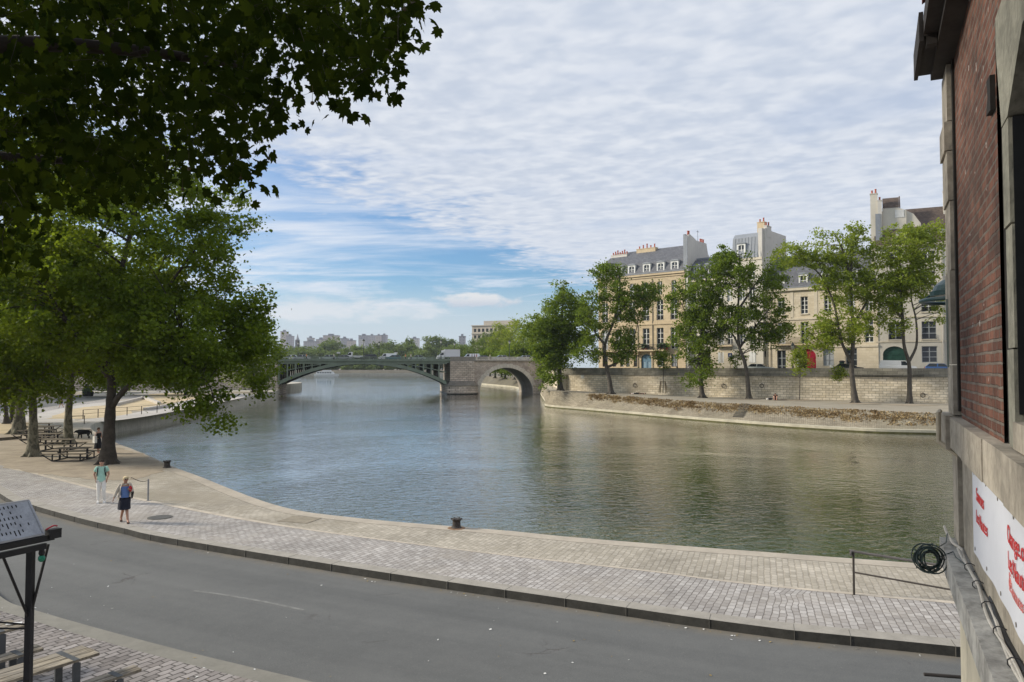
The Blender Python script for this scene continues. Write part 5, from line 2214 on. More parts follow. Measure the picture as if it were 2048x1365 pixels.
# trees farther along the left bank, seen under the crowns
lbt = 'trees along the left bank'
for i, (x, y, h, r, lb) in enumerate(((-58, 168, 15, 7, 'leafy tree where the bridge meets the left bank'),
                                      (-66, 152, 14, 6.5, 'low dense tree behind the straw coloured beds'),
                                      (-78, 150, 15, 7.5, 'broad dark tree beyond the far road left of the beds'),
                                      (-92, 146, 17, 8, 'dark tree beyond the far road above the black planter'),
                                      (-106, 140, 17, 8, 'dark tree seen between the mottled trunk and the big dark trunk'),
                                      (-122, 136, 18, 9, 'shadowy tree beyond the far road at the frame edge'),
                                      (-104, 112, 17, 8, 'dark tree over the far road left of the walking person'))):
    tree('bank_tree', lb, 'tree', (x, y, -.05), [([(0, 0, -.1), (.2, 0, 3), (0, .2, h * .8)], (.3, .08))],
         [(0, 0, h * .55, r, r, h * .42), (0, -1, h * .25, r * .85, r * .7, h * .2)], 150, 1.6, 50, .55, LEAF_SPRAY, mat_plane_leaf, mat_bark_dark, 40 + i, lbt, 20)

# ---- trees on the island's lower quay
isg = 'tall trees on the lower island quay'


def quay_tree(label, base_px, Y, trunk, limbs, ells, n, per, leaf, mt, seed, r0, cr=1.25, bark=None):
    k = Y / 1500
    base = at(*base_px, Y)
    paths = [(rel(trunk, Y, base), (r0, r0 * .28))]
    for l in limbs:
        paths.append((rel(l, Y, base), (r0 * .6, r0 * .15)))
    return tree('quay_tree', label, 'tree', base, paths, [pxell(e, Y, base) for e in ells], n, cr, per, leaf, LEAF_SPRAY, mt, bark or mat_bark_grey, seed, isg, 130, .25, .15, 1.5, .62, .3)


quay_tree('dark bushy tree on the rounded bastion beside the stone bridge arch', (1121, 783), 135.6,
          [(1121, 785), (1119, 745), (1122, 690), (1125, 620), (1128, 575)], [[(1119, 735), (1100, 690), (1085, 650)], [(1121, 700), (1150, 650), (1160, 620)]],
          [(1128, 625, 40, 62), (1082, 668, 38, 48), (1160, 650, 32, 58), (1110, 705, 44, 34), (1098, 745, 26, 34, -1.5)], 380, 60, .38, mat_pop_leaf, 61, .5, 1.1)
quay_tree('tree with a low right hand fork in front of the honey coloured mansion', (1222, 787), 127,
          [(1222, 789), (1219, 760), (1212, 730), (1210, 690), (1228, 640), (1240, 580), (1235, 530)],
          [[(1214, 735), (1240, 722), (1262, 694), (1275, 650)], [(1210, 690), (1190, 665), (1180, 640)], [(1230, 640), (1260, 600), (1300, 570)]],
          [(1222, 562, 34, 38), (1192, 628, 40, 52), (1262, 610, 40, 42), (1300, 584, 30, 26), (1172, 700, 30, 30), (1245, 690, 30, 42), (1205, 545, 24, 20)], 340, 50, .35, mat_pop_leaf, 62, .42, 1.05)
quay_tree('full leafy tree drooping low over the wall between two mansions', (1405, 794), 118,
          [(1405, 796), (1402, 760), (1402, 700), (1405, 620), (1415, 540)], [[(1402, 720), (1380, 660), (1365, 610)], [(1404, 640), (1440, 590), (1455, 550)]],
          [(1398, 590, 50, 60), (1388, 668, 46, 62), (1396, 740, 36, 46), (1445, 540, 26, 32), (1350, 600, 22, 30), (1428, 640, 36, 50)], 360, 52, .33, mat_pop_leaf, 63, .38, 1.0)
quay_tree('tree with a curving trunk and open crown in front of the pale tall house', (1498, 798), 115,
          [(1498, 800), (1494, 750), (1488, 720), (1478, 690), (1476, 640), (1478, 570), (1480, 510)],
          [[(1479, 695), (1460, 662), (1435, 648)], [(1480, 695), (1510, 655), (1545, 610)], [(1477, 620), (1510, 570), (1540, 530)]],
          [(1470, 545, 48, 52), (1535, 590, 46, 52), (1475, 640, 52, 34), (1448, 515, 26, 26), (1556, 650, 30, 36), (1520, 675, 42, 26), (1560, 540, 28, 34)], 320, 50, .33, mat_pop_leaf, 64, .36, .95)
quay_tree('tall yellow green tree with thick trunk before the crimson door hotel', (1711, 806), 105,
          [(1711, 808), (1706, 770), (1703, 730), (1706, 690), (1705, 640), (1702, 560), (1706, 480)],
          [[(1702, 725), (1682, 680), (1668, 610), (1640, 550), (1595, 515)], [(1705, 650), (1730, 610), (1745, 570)], [(1703, 560), (1685, 500), (1670, 470)]],
          [(1590, 508, 46, 28), (1668, 490, 46, 38), (1715, 480, 30, 40), (1705, 570, 52, 52), (1650, 545, 40, 40), (1690, 650, 62, 46), (1640, 670, 34, 40), (1735, 540, 26, 40)], 380, 50, .31, mat_pop_leaf2, 65, .42, .92)
quay_tree('yellow green tree with forked pale trunk right of the white van', (1819, 808), 104,
          [(1819, 810), (1819, 770), (1818, 728), (1808, 690), (1806, 640), (1800, 570), (1800, 490)],
          [[(1819, 722), (1833, 690), (1832, 640), (1822, 590), (1830, 520)], [(1806, 640), (1785, 610), (1775, 580)]],
          [(1800, 490, 52, 50), (1850, 520, 38, 74), (1768, 580, 40, 48), (1870, 465, 24, 30), (1790, 640, 30, 34), (1815, 560, 50, 50), (1876, 610, 18, 40)], 360, 50, .31, mat_pop_leaf2, 66, .36, .92)
# young trees and suckers
sg = 'young trees staked on the lower quay'
for px, py, Y, top, w, lb, mt, sd in ((1326, 786, 125, 700, 20, 'young thin tree in a wooden guard below the mansion street lamp', mat_pop_leaf, 71),
                                      (1599, 800, 108, 690, 24, 'young pale green tree with a very thin stem below the crimson door', mat_pop_leaf2, 72)):
    base = at(px, py, Y)
    k = Y / 1500
    t = tree('sapling', lb, 'tree', base, [(rel([(px, py), (px + 1, (py + top) / 2), (px, top + 8)], Y, base), (.07, .03))],
             [pxell((px + 2, top + 34, w, 30), Y, base), pxell((px - 4, top + 20, w * .6, 22), Y, base)] if px > 1500 else [pxell((px, top + 18, w, 20), Y, base)], 60, .7, 26, .26, LEAF_SPRAY, mt, mat_bark_grey, sd, sg, 30, flare=1.0, shell=.1)
    if px < 1400:
        mb = MB()
        for a in range(4):
            c, s_ = math.cos(a * 1.57 + .4), math.sin(a * 1.57 + .4)
            mb.beam((c * .8, s_ * .8, 0), (c * .5, s_ * .5, 1.9), .09, .09)
            c2, s2 = math.cos(a * 1.57 + 1.97), math.sin(a * 1.57 + 1.97)
            mb.beam((c * .5, s_ * .5, 1.8), (c2 * .5, s2 * .5, 1.8), .07, .07)
        mb.build('wooden_guard', M('stake_wood', (.22, .17, .11), .9), t)
for px, py, Y, w, h, lb, mt, sd in ((1474, 716, 117.5, 22, 20, 'small leafy shrub growing at the parapet by the curved trunk', mat_pop_leaf, 73),
                                    (1676, 748, 107.5, 16, 16, 'small leafy shrub on the parapet left of the thick trunk', mat_pop_leaf2, 74)):
    base = at(px, py + h, Y)
    tree('shrub', lb, 'shrub', base, [([(0, 0, -.3), (0, 0, .6), (.1, 0, 1.4)], (.05, .02))], [pxell((px, py, w, h), Y, base)], 40, .5, 22, .24, LEAF_SPRAY, mt, mat_bark_grey, sd, None, 20, flare=1.0, shell=.1)

# ---- trees on the island beyond the bridge
bt = 'trees on the island beyond the bridge'
for i, (px, top, Y, w, lb) in enumerate(((930, 692, 345, 20, 'lowest rounded tree at the tip of the island trees beyond the bridge'),
                                         (955, 676, 335, 24, 'second tree from the tip of the island beyond the bridge'),
                                         (980, 664, 325, 26, 'tree beyond the bridge just below the pale block of flats'),
                                         (1003, 644, 300, 30, 'bright tree beyond the bridge right of the pale block of flats'),
                                         (1030, 640, 285, 30, 'bright tree behind the lamp over the stone arch'),
                                         (1062, 628, 262, 36, 'tall tree beyond the bridge at the bastion tree edge'),
                                         (1098, 612, 262, 38, 'tall tree behind the bastion tree beyond the bridge'),
                                         (1010, 700, 272, 26, 'small tree seen through the round stone arch'), (990, 690, 296, 30, 'dark tree at the left in the opening of the stone arch'), (1030, 690, 262, 30, 'dark tree at the right in the opening of the stone arch'), (1052, 690, 258, 30, 'dark tree hidden behind the right foot of the stone arch'))):
    base = at(px, 735, Y)
    base.z = 1.6
    H = at(px, top, Y).z - 1.6
    r = w * Y / 1500
    tree('park_tree', lb, 'tree', base, [([(0, 0, -.3), (.2, 0, H * .3), (0, 0, H * .85)], (.4, .1))],
         [(0, 0, H * .6, r, r, H * .4), (0, -.5, H * .38, r * 1.1, r, H * .2)], 150, 1.7, 46, .62, LEAF_SPRAY, mat_pop_leaf2 if i in (3, 4) else mat_far_leaf if i < 3 else mat_pop_leaf2 if i in (5, 6) else mat_pop_leaf, mat_bark_grey, 80 + i, bt, 16, flat=.8, shell=.35)

# ---- distant trees
dt = 'distant trees along the far bank'
rr = random.Random(4)
DT = [(566, 692, 690, 18, 'at the left end of the row'), (590, 693, 700, 17, 'under the dark church spire'), (612, 694, 690, 20, 'left of the great round far tree'), (640, 697, 680, 18, 'in front of the great round far tree'),
      (664, 672, 760, 20, ''), (652, 684, 720, 16, ''), (690, 698, 690, 18, 'behind the flatbed truck'), (712, 690, 700, 17, 'below the twin grey tower blocks, left one'), (736, 692, 690, 16, 'below the twin grey tower blocks, right one'),
      (758, 684, 700, 20, 'rising behind the bridge lamp of the black car'), (781, 680, 720, 18, 'right of the widest tower block'), (806, 690, 700, 18, 'beyond the plain white van'), (818, 676, 760, 10, 'narrow and dark beside the small pale block'),
      (828, 690, 700, 18, 'below the small pale block'), (850, 692, 690, 18, 'left of the tallest far crown'), (868, 668, 740, 18, ''), (885, 674, 745, 15, ''), (900, 676, 745, 14, ''), (880, 694, 690, 20, 'beyond the box truck cab'),
      (905, 690, 680, 20, 'beyond the box truck body'), (925, 688, 660, 18, 'beyond the second white van'), (600, 701, 670, 20, 'low in front of the row behind the first cars'), (630, 703, 670, 20, 'low in front of the row behind the pale hatchback'),
      (672, 703, 670, 22, 'low in front of the row behind the mid grey sedan'), (720, 702, 670, 22, 'low in front of the row behind the tall lamp'), (770, 700, 670, 24, 'low in front of the row above the plain van'), (840, 702, 670, 24, 'low in front of the row above the grey green sedan')]
special = {4: 'great round far tree standing above its row left of the flatbed truck', 5: 'left shoulder tree of the great round far tree', 15: 'tallest far tree crown beyond the box truck', 16: 'second crown right of the tallest far tree', 17: 'third and smallest crown right of the tallest far tree'}
for i, (px, top, Y, w, lb) in enumerate(DT):
    base = at(px, 735, Y)
    base.z = 3.0
    H = at(px, top, Y).z - 3.0
    r = w * Y / 1500
    lab = special.get(i) or 'distant green tree ' + lb
    tree('distant_tree', lab, 'tree', base, [([(0, 0, -.3), (.2, 0, H * .3), (0, 0, H * .8)], (.5, .15))],
         [(0, 0, H * .62, r * 1.25, r, H * .36), (0, -.5, H * .30, r * 1.5, r, H * .28)], 190, 2.7, 34, 1.5, LEAF_SPRAY, mat_far_leaf, mat_bark_grey, 100 + i, dt, 6, flat=.8, shell=.35)
# low planting on the far bank seen under the arch
for i, (px, w, lb) in enumerate(((693, 12, 'low round bush on the far bank under the iron arch'), (715, 10, 'smaller bush right of the low round bush under the arch'), (745, 14, 'wide bush under the crown of the iron arch'), (780, 12, 'bush under the iron arch right of its crown'), (820, 16, 'dark bush under the right half of the iron arch'))):
    base = at(px, 736, 655)
    base.z = 3.0
    tree('bush', lb, 'shrub', base, [([(0, 0, -.2), (0, 0, 1), (0, 0, 2.5)], (.15, .05))], [(0, 0, 2.4, w * .44, 2, 2.2)], 40, 1.4, 22, .9, LEAF_SPRAY, mat_far_leaf, mat_bark_grey, 140 + i, 'bushes on the far bank', 4)

# ---- distant buildings
mat_w = [Mwindows('far_facade_grey', (.40, .40, .43), (.17, .18, .21), 3.2, 3.0, 1.1), Mwindows('far_facade_pale', (.52, .48, .46), (.20, .21, .23), 3.6, 3.0, 1.2), Mwindows('far_facade_white', (.56, .55, .54), (.22, .24, .28), 2.8, 3.2, .9)]
mat_farroof = M('far_roof', (.30, .31, .34), .8, .1, .05)
fg = 'far blocks on the skyline'
FBL = [(561, 572, 664, 1100, 1, 'pale far tower block half behind the plane tree'), (572, 583, 673, 1050, 0, 'grey far tower block at the left end of the skyline'), (607, 632, 684, 980, 0, 'wide low grey far block left of the great round far tree'),
       (614, 624, 677, 1040, 2, 'small grey tower rising from the wide low block'), (632, 648, 680, 1000, 1, 'pale stepped far block left of the great round far tree'), (646, 676, 672, 1150, 1, 'broad pale far block behind the great round far tree'),
       (681, 694, 678, 1050, 0, 'blue grey far block just right of the great round far tree'), (694, 708, 682, 1000, 1, 'low pale far block right of the blue grey one'), (717, 736, 672, 1200, 0, 'tall grey tower block left of the widest pair'),
       (718, 726, 679, 1150, 2, 'narrow pale front block at the foot of the tall grey tower'), (737, 749, 672, 1260, 0, 'tall grey tower block in the middle of the group'), (751, 762, 672, 1240, 1, 'pale tower block beside the bridge lamp'),
       (762, 773, 671, 1250, 0, 'rightmost tall grey tower of the group'), (820, 837, 678, 1100, 2, 'small pale far block above the trees mid skyline'), (918, 930, 674, 800, 0, 'small grey far block beside the island trees')]
for px0, px1, top, Y, k, lb in FBL:
    a, c = at(px0, top, Y), at(px1, top, Y)
    t = thing('tower_block', lb, 'building', ((a.x + c.x) / 2, Y, 3.0), 0, fg)
    w, h = (c.x - a.x) / 2, a.z - 3.0
    mb = MB()
    mb.box(-w, w, 0, 14, 0, h)
    mb.build('wall', mat_w[k], t)
    mb = MB()
    mb.box(-w - .3, w + .3, -.3, 14.3, h, h + .8)
    mb.box(-w * .4, w * .3, 4, 9, h + .8, h + 3.2)
    mb.build('roof', mat_farroof, t)
a = at(594, 680, 1000)
t = thing('church', 'small dark church tower with spire on the far skyline', 'church', (a.x, 1000, 3))
mb = MB()
mb.box(-2.4, 2.4, 0, 5, 0, a.z - 3)
mb.build('tower', M('dark_church_stone', (.16, .16, .17), .9), t)
mb = MB()
mb.lathe((0, 2.5, a.z - 3), [(2.6, 0), (1.4, 3), (.1, 8)], 8)
mb.box(-12, 12, 3, 12, 0, a.z - 12)
mb.build('roof', mat_farroof, t)
# pale block of flats above the island trees
FB = Frame(at(944, 660, 430), (.9, -.42), 1.6)
t = thing('apartment_block', 'pale stone block of flats rising above the island trees beyond the bridge', 'building', FB.loc(), FB.rz)
top = FB.xz(944, 653)[1]
holes = []
for z in (top - 3.4, top - 7.2, top - 11):
    for k in range(9):
        holes.append((1.2 + k * 2.6, z, 2.8 + k * 2.6, z + 1.9))
mb = MB()
holes_wall(mb, 0, 26, 0, top, holes, 0, .4)
mb.face([(0, 0, 0), (0, 14, 0), (0, 14, top), (0, 0, top)])
mb.face([(0, 0, top), (26, 0, top), (26, 14, top), (0, 14, top)])
mb.build('wall', M('flats_stone', (.50, .44, .37), .9, .1, .1), t)
for h in holes:
    mb = MB()
    mb.box(h[0], h[2], .3, .36, h[1], h[3])
    mb.build('window', mat_pane, t)
mb = MB()
mb.box(-.4, 26.4, -.5, .3, top, top + .5)
mb.box(-.3, 26.3, -.4, -.002, top - 4.6, top - 4.1)
mb.box(6, 25, 3, 11, top + .5, top + 3)
mb.build('cornice', M('flats_trim', (.46, .42, .36), .9, .1, .1), t)
# moored boat
p = at(652, 750, 610)
t = thing('river_boat', 'white river boat with glazed saloon moored at the far bank', 'boat', (p.x, 612, WZ))
mb = MB()
n = 9
sect = []
for k in range(n):
    f = k / (n - 1)
    x = -10 + 20 * f
    w = 2.4 * (1 - max(0, f - .75) ** 2 * 9) * (1 - max(0, .1 - f) * 3)
    sect.append((x, w))
vs = [(x, -w, 1.5) for x, w in sect] + [(x, w, 1.5) for x, w in sect] + [(x * .97, -w * .8, -.3) for x, w in sect] + [(x * .97, w * .8, -.3) for x, w in sect]
fs = []
for k in range(n - 1):
    fs += [(k, k + 1, 2 * n + k + 1, 2 * n + k), (n + k, n + k + 1, 3 * n + k + 1, 3 * n + k), (k, k + 1, n + k + 1, n + k)]
fs += [(0, n, 3 * n, 2 * n), (n - 1, 2 * n - 1, 4 * n - 1, 3 * n - 1)]
mb.raw(vs, fs)
mb.build('hull', [paint('white', white)], t, fix=True)
mb = MB()
mb.prism([(-8.5, 1.5), (6.5, 1.5), (5.0, 3.6), (-7.5, 3.8)], -2, 2)
mb.prism([(-3.5, 3.85), (4, 3.85), (3.2, 4.8), (-3, 4.8)], -1.8, 1.8)
cb = mb.build('cabin', paint('white', white), t, fix=True)
mb = MB()
for k in range(6):
    mb.box(-7.2 + k * 2.0, -5.7 + k * 2.0, -2.04, -2.001, 2.2, 3.1)
mb.build('window', mat_carglass, cb)

# ================================================================== THE BRICK BUILDING BESIDE THE CAMERA
RB = Frame((4.31, 7.3), (-.4357, -.9001), 0)
rb = thing('brick_house', 'old brick building with stone bands and a deep ledge right beside the camera', 'building', RB.loc(), RB.rz)
mat_brick = Mbrick('old_red_brick', (.095, .043, .031), (.190, .088, .060), (.15, .125, .105), .225, .075, .012, 'FACADE', .5, 1.6, 1.0, .5, .9, .020, (.050, .036, .030), .75, .8, (.50, .47, .44))
mat_bandstone = M('worn_band_stone', (.34, .305, .25), .9, .38, 2.2, bmp=.6, streak=.9)
mat_jamb = M('greenish_jamb_stone', (.22, .215, .175), .9, .4, 2.6, bmp=.6, streak=.85)
mat_ledge = M('grey_ledge_cement', (.34, .335, .315), .85, .5, 2.6, bmp=.5, streak=.55)
mat_soot_shade = M('soot_and_shade', (.022, .020, .018), .95, .4, 3)  # near black: soot plus groove shadow put into the colour
mat_eave = M('dark_eave_wood', (.035, .030, .027), .8, .3, 3)
X2 = 13.0
mb = MB()
holes_wall(mb, .52, 3.03, 5.14, 8.6, [], 0, .2)
holes_wall(mb, 5.9, X2, 5.14, 8.6, [], 0, .2)
holes_wall(mb, 3.03, 5.9, 7.72, 8.6, [], 0, .2)
mb.build('brick_panel', mat_brick, rb)
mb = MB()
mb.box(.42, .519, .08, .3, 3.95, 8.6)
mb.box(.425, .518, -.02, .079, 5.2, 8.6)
mb.build('recess', mat_soot_shade, rb)  # dark strip carrying the groove's shade between pier and brick
for z0, z1, o in ((5.16, 5.62, .055), (5.63, 6.5, .062), (6.51, 7.15, .05), (7.16, 7.62, .065), (7.63, 7.9, .085), (7.91, 8.44, .058)):
    mb = MB()
    mb.box(-.10, .42, -o, .35, z0, z1)
    mb.build('corner_pier_stone', mat_bandstone, rb)
mb = MB()
mb.box(-.32, .40, -.118, .35, 4.84, 5.15)
mb.build('corner_block', mat_bandstone, rb)
x = .41
k = 0
while x < X2:
    w = (1.05, 1.3, .9)[k % 3]
    mb = MB()
    mb.box(x, min(x + w - .006, X2), -.085 - .008 * (k % 2), .3, 4.86, 5.139)
    mb.build('stone_band', mat_bandstone, rb)
    x += w
    k += 1
# wall under the band, ledge, lower wall
mb = MB()
mb.box(.5, X2, .0, .3, 3.95, 4.859)
mb.build('apron_wall', mat_bandstone, rb)
mb = MB()
mb.box(-.1, .40, -.03, .34, 3.951, 4.839)
mb.build('corner_pier_stone', mat_bandstone, rb)
mb = MB()
P = [(-.16, 3.73), (-.16, 3.945), (.32, 3.952), (.32, 3.70), (.0, 3.66)]
n = len(P)
vs = [(-.02, y, z) for y, z in P] + [(X2, y, z) for y, z in P]
mb.raw(vs, [tuple(range(n)), tuple(range(2 * n - 1, n - 1, -1))] + [(i, i + n, (i + 1) % n + n, (i + 1) % n) for i in range(n)])
mb.build('ledge', mat_ledge, rb, fix=True)
mb = MB()
mb.box(-.1, X2, .005, .6, -.3, 3.655)
mb.build('lower_wall', M('pale_lower_render', (.50, .46, .36), .9, .15, 1.2, bmp=.3, streak=.7), rb)
mb = MB()
mb.box(-.2, X2, .36, 6, -.3, 9.2)
mb.build('core_wall', mat_darkin, rb)
# window with heavy jamb
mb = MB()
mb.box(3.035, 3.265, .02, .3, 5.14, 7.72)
mb.build('recess', mat_soot_shade, rb)  # almost flush dark strip painted as the shadow of the jamb groove
for z0, z1, o in ((5.145, 5.7, .006), (5.71, 6.4, .0), (6.41, 7.0, .008)):
    mb = MB()
    mb.box(3.27, 3.49, -o, .3, z0, z1)
    mb.build('window_jamb', mat_jamb, rb)
    mb = MB()
    mb.box(5.4, 5.89, -o, .3, z0, z1)
    mb.build('window_jamb', mat_jamb, rb)
mb = MB()
mb.prism([(3.27, 7.01), (3.49, 7.01), (4.0, 7.32), (5.0, 7.32), (5.4, 7.01), (5.89, 7.01), (5.89, 7.719), (3.12, 7.719), (3.12, 7.5)], -.01, .3)
mb.build('lintel', mat_jamb, rb, fix=True)
mb = MB()
mb.box(3.49, 5.4, .28, .34, 5.14, 7.33)
mb.box(3.491, 3.505, .012, .279, 5.34, 7.0)  # black liner on the reveal, the opening's shade given as colour
wn = mb.build('window', M('dark_window', (.010, .011, .012), .35, .3, 2), rb)
mb = MB()
for x in (3.55, 4.44, 5.3):
    mb.box(x, x + .07, .22, .279, 5.15, 7.32)
mb.box(3.73, 5.3, .225, .275, 6.2, 6.27)
mb.build('window_frame', mat_soot_shade, wn)
mb = MB()
mb.box(3.5, 5.7, -.02, .2, 5.15, 5.30)
mb.build('window_sill', mat_bandstone, rb)
mb = MB()
mb.prism([(2.80, 7.22), (3.0, 7.20), (3.0, 7.42), (2.84, 7.43), (2.88, 7.32)], -.03, -.001)
mb.build('bracket', mat_soot_shade, rb)
# eaves
mb = MB()
mb.box(-.02, 1.0, -.30, .3, 8.52, 8.66)
mb.box(-.02, 1.0, -.305, -.27, 8.48, 8.74)
mb.box(1.01, X2, -.27, .3, 8.53, 8.70)
mb.box(.0, X2, -.16, .1, 8.45, 8.519)
mb.build('eave', mat_eave, rb)
mb = MB()
mb.raw([(1.1, -.285, 8.76), (X2, -.285, 8.76), (X2, 3, 10.6), (1.1, 3, 10.6), (1.1, -.285, 8.83), (X2, -.285, 8.83), (X2, 3, 10.67), (1.1, 3, 10.67)], [(0, 1, 2, 3), (4, 5, 6, 7), (0, 1, 5, 4), (0, 3, 7, 4), (1, 2, 6, 5)])
mb.build('roof', M('red_roof_tile', (.17, .05, .04), .8, .3, 3), rb)
for x in (.9, 2.3, 3.8, 5.3):
    mb = MB()
    mb.box(x, x + .1, -.25, -.165, 8.44, 8.519)
    mb.build('eave_rafter', mat_eave, rb)
# vertical pipe in the recess and a strip board on the corner
mb = MB()
mb.tube([(.37, .02, 3.96), (.37, .03, 4.5), (.36, -.02, 4.78), (.30, -.17, 4.9), (.30, -.17, 5.17), (.2, -.15, 5.18)], .022, 8)
mb.build('waste_pipe', M('cream_pipe', (.42, .37, .28), .6, .15, 5), rb)
mb = MB()
mb.box(.2, .215, -.082, -.066, 5.6, 6.25)
mb.build('strip_board', M('faded_green_board', (.16, .19, .17), .6, .3, 3), rb)


# banner with its lettering
def text_mesh(body, size):
    cu = bpy.data.curves.new('lettering', 'FONT')
    cu.body = body
    cu.size = size
    cu.extrude = .0012
    cu.offset = size * .004
    o = bpy.data.objects.new('lettering', cu)
    COL.objects.link(o)
    dg = bpy.context.evaluated_depsgraph_get()
    me = bpy.data.meshes.new_from_object(o.evaluated_get(dg))
    bpy.data.objects.remove(o)
    bpy.data.curves.remove(cu)
    return me


bn = thing('banner', 'white banner with red campaign lettering fixed under the stone band', 'banner', RB.loc(), RB.rz)
bn.location = RB.loc()
mat_banner = M('white_banner_vinyl', (.60, .62, .68), .55, .04, 1.5)
mat_redtext = M('red_lettering', (.50, .035, .035), .6, .05, 4)
mat_redfade = M('faded_red_lettering', (.52, .16, .15), .6, .08, 4)
NX, NZ = 44, 6
mb = MB()
bx0, bx1, bz0, bz1 = 1.70, 6.6, 4.19, 4.84


def by(x, z):
    return -.035 - .006 * math.sin(x * 3.1 + z * 2) - .004 * math.sin(x * 9)


vs, fs = [], []
for i in range(NX + 1):
    for j in range(NZ + 1):
        x, z = bx0 + (bx1 - bx0) * i / NX, bz0 + (bz1 - bz0) * j / NZ
        vs.append((x, by(x, z), z))
for i in range(NX + 1):
    for j in range(NZ + 1):
        x, z = bx0 + (bx1 - bx0) * i / NX, bz0 + (bz1 - bz0) * j / NZ
        vs.append((x, by(x, z) + .004, z))
q = (NX + 1) * (NZ + 1)
for i in range(NX):
    for j in range(NZ):
        a = i * (NZ + 1) + j
        fs += [(a, a + 1, a + NZ + 2, a + NZ + 1), (q + a, q + a + NZ + 1, q + a + NZ + 2, q + a + 1)]
mb.raw(vs, fs)
mb.build('sheet', mat_banner, bn, smooth=True)
mb = MB()
for k in range(9):
    for z in (bz0 + .04, bz1 - .04):
        x = bx0 + .08 + k * .62
        mb.tube([(x, by(x, z) - .004, z), (x, by(x, z) - .001, z)], .014, 8)
mb.build('eyelets', M('brass_eyelet', (.25, .23, .2), .4, .1, 8, metal=.6), bn)
for body, x, z, sz, mt in (('Sauvons', 1.89, 4.615, .135, mat_redtext), ('Les Nautes', 1.88, 4.455, .128, mat_redtext),
                           ('Change.org', 3.37, 4.62, .142, mat_redtext), ('Les Nautes', 3.37, 4.47, .138, mat_redtext),
                           ('lesnautes', 3.52, 4.355, .095, mat_redfade)):
    me = text_mesh(body, sz)
    for v in me.vertices:
        X = x + v.co.x
        Z = z + v.co.y
        v.co = (X, by(X, Z) - .0045 - v.co.z, Z)
    link('lettering', me, mt, bn)
mb = MB()
for a, b, c, d in ((3.38, 3.48, 4.345, 4.357), (3.38, 3.48, 4.433, 4.445), (3.38, 3.392, 4.357, 4.433), (3.468, 3.48, 4.357, 4.433)):
    mb.box(a, b, by(3.1, 4.25) - .006, by(3.1, 4.25) - .003, c, d)
mb.tube([(3.43 + .024 * math.cos(k * .6), by(3.1, 4.25) - .006, 4.395 + .024 * math.sin(k * .6)) for k in range(11)], .006, 5)
mb.build('lettering_icon', mat_redfade, bn)


def rbw(x, y, z):
    n = Vector((-RB.e.y, RB.e.x))
    P = RB.o + RB.e * x + n * y
    return Vector((P.x, P.y, z))


# cables along the ledge
mat_cab_w = M('white_cable', (.50, .47, .42), .5, .15, 6)
mat_cab_b = M('black_cable', (.02, .02, .022), .5, .2, 6)
rc = random.Random(12)
for lb, mt, y0, r, zoff, x0, sd in (('white cable lying along the ledge under the banner', mat_cab_w, -.03, .012, .965, .5, 1), ('thick black hose lying behind the white cable on the ledge', mat_cab_b, .0, .021, .975, 2.2, 2),
                                    ('second thin white cable twisted round the first on the ledge', mat_cab_w, -.045, .010, .968, .6, 3)):
    pts = []
    x = x0
    while x < 7:
        pts.append((x, y0 + .014 * math.sin(x * 3 + sd), 3.0 + zoff + .012 * math.sin(x * 4.3 + sd * 2)))
        x += .25
    if sd == 1:
        pts = [(.02, -.12, 4.06), (.15, -.10, 4.0), (.35, -.07, 3.965)] + pts
    o = rbw(x0, 0, 3.95)
    mb = MB()
    mb.tube(catmull(pts, 3), r, 6)
    c = mb.build('cable', mt)
    c.location = RB.loc()
    c.rotation_euler = (0, 0, RB.rz)
    tag(c, lb, 'cable', 'cables on the ledge')
mb = MB()
for k in range(8):
    x = 1.3 + k * .55
    mb.tube([(x + .02 * math.cos(a), -.03 + .04 * math.cos(a), 3.975 + .035 * math.sin(a)) for a in [j * .7 for j in range(10)]], .004, 5, False)
c = mb.build('cable_ties', mat_cab_b)
c.location = RB.loc()
c.rotation_euler = (0, 0, RB.rz)
tag(c, 'thin black ties binding the cables along the ledge', 'cable tie')
c['kind'] = 'stuff'

# coil of dark green cable hanging at the end of the ledge
ctr = rbw(.75, -.30, 3.90)
ex, ez, en = RB.e.to_3d(), Vector((0, 0, 1)), Vector((-RB.e.y, RB.e.x, 0))
vx = Vector((.95, -.3, 0)).normalized()
vn = Vector((.3, .95, 0))
mb = MB()
for k in range(17):
    rad = .106 * rc.uniform(.62, 1.12)
    o = Vector((0, 0, 0)) + vx * rc.uniform(-.022, .022) + ez * rc.uniform(-.02, .02) + vn * rc.uniform(-.03, .03)
    ph, tl = rc.uniform(-1.5, 1.5), rc.uniform(-.8, .8)
    sq = rc.uniform(.8, 1.05)
    pts = []
    for j in range(22):
        a = 2 * math.pi * j / 21
        pts.append(ctr + o + vx * (rad * sq * math.cos(a)) + ez * (rad * math.sin(a)) + vn * (rad * tl * math.sin(a + ph) + .006 * math.sin(3 * a + k)))
    mb.tube(pts, .0062, 6, False)
mb.tube([ctr + vx * .1 + ez * .02, ctr + vx * .2 + ez * .07, rbw(.9, -.1, 3.965), rbw(1.25, -.03, 3.96)], .005, 6)
mb.tube([ctr + vx * .08 + ez * .1, rbw(.35, -.13, 3.97), rbw(.1, -.1, 4.02)], .005, 6)
for k in range(5):
    a = k * 1.3
    c0 = ctr + vx * .105 * math.cos(a) + ez * .11 * math.sin(a)
    mb.tube([c0 + (vn * math.cos(b) + (vx * math.cos(a) + ez * math.sin(a)) * math.sin(b)) * .028 for b in [j * .9 for j in range(8)]], .004, 5, False)
tag(mb.build('cable_coil', M('dark_green_cable', (.018, .035, .034), .4, .3, 8)), 'tangled coil of dark green cable hanging at the end of the ledge', 'cable')

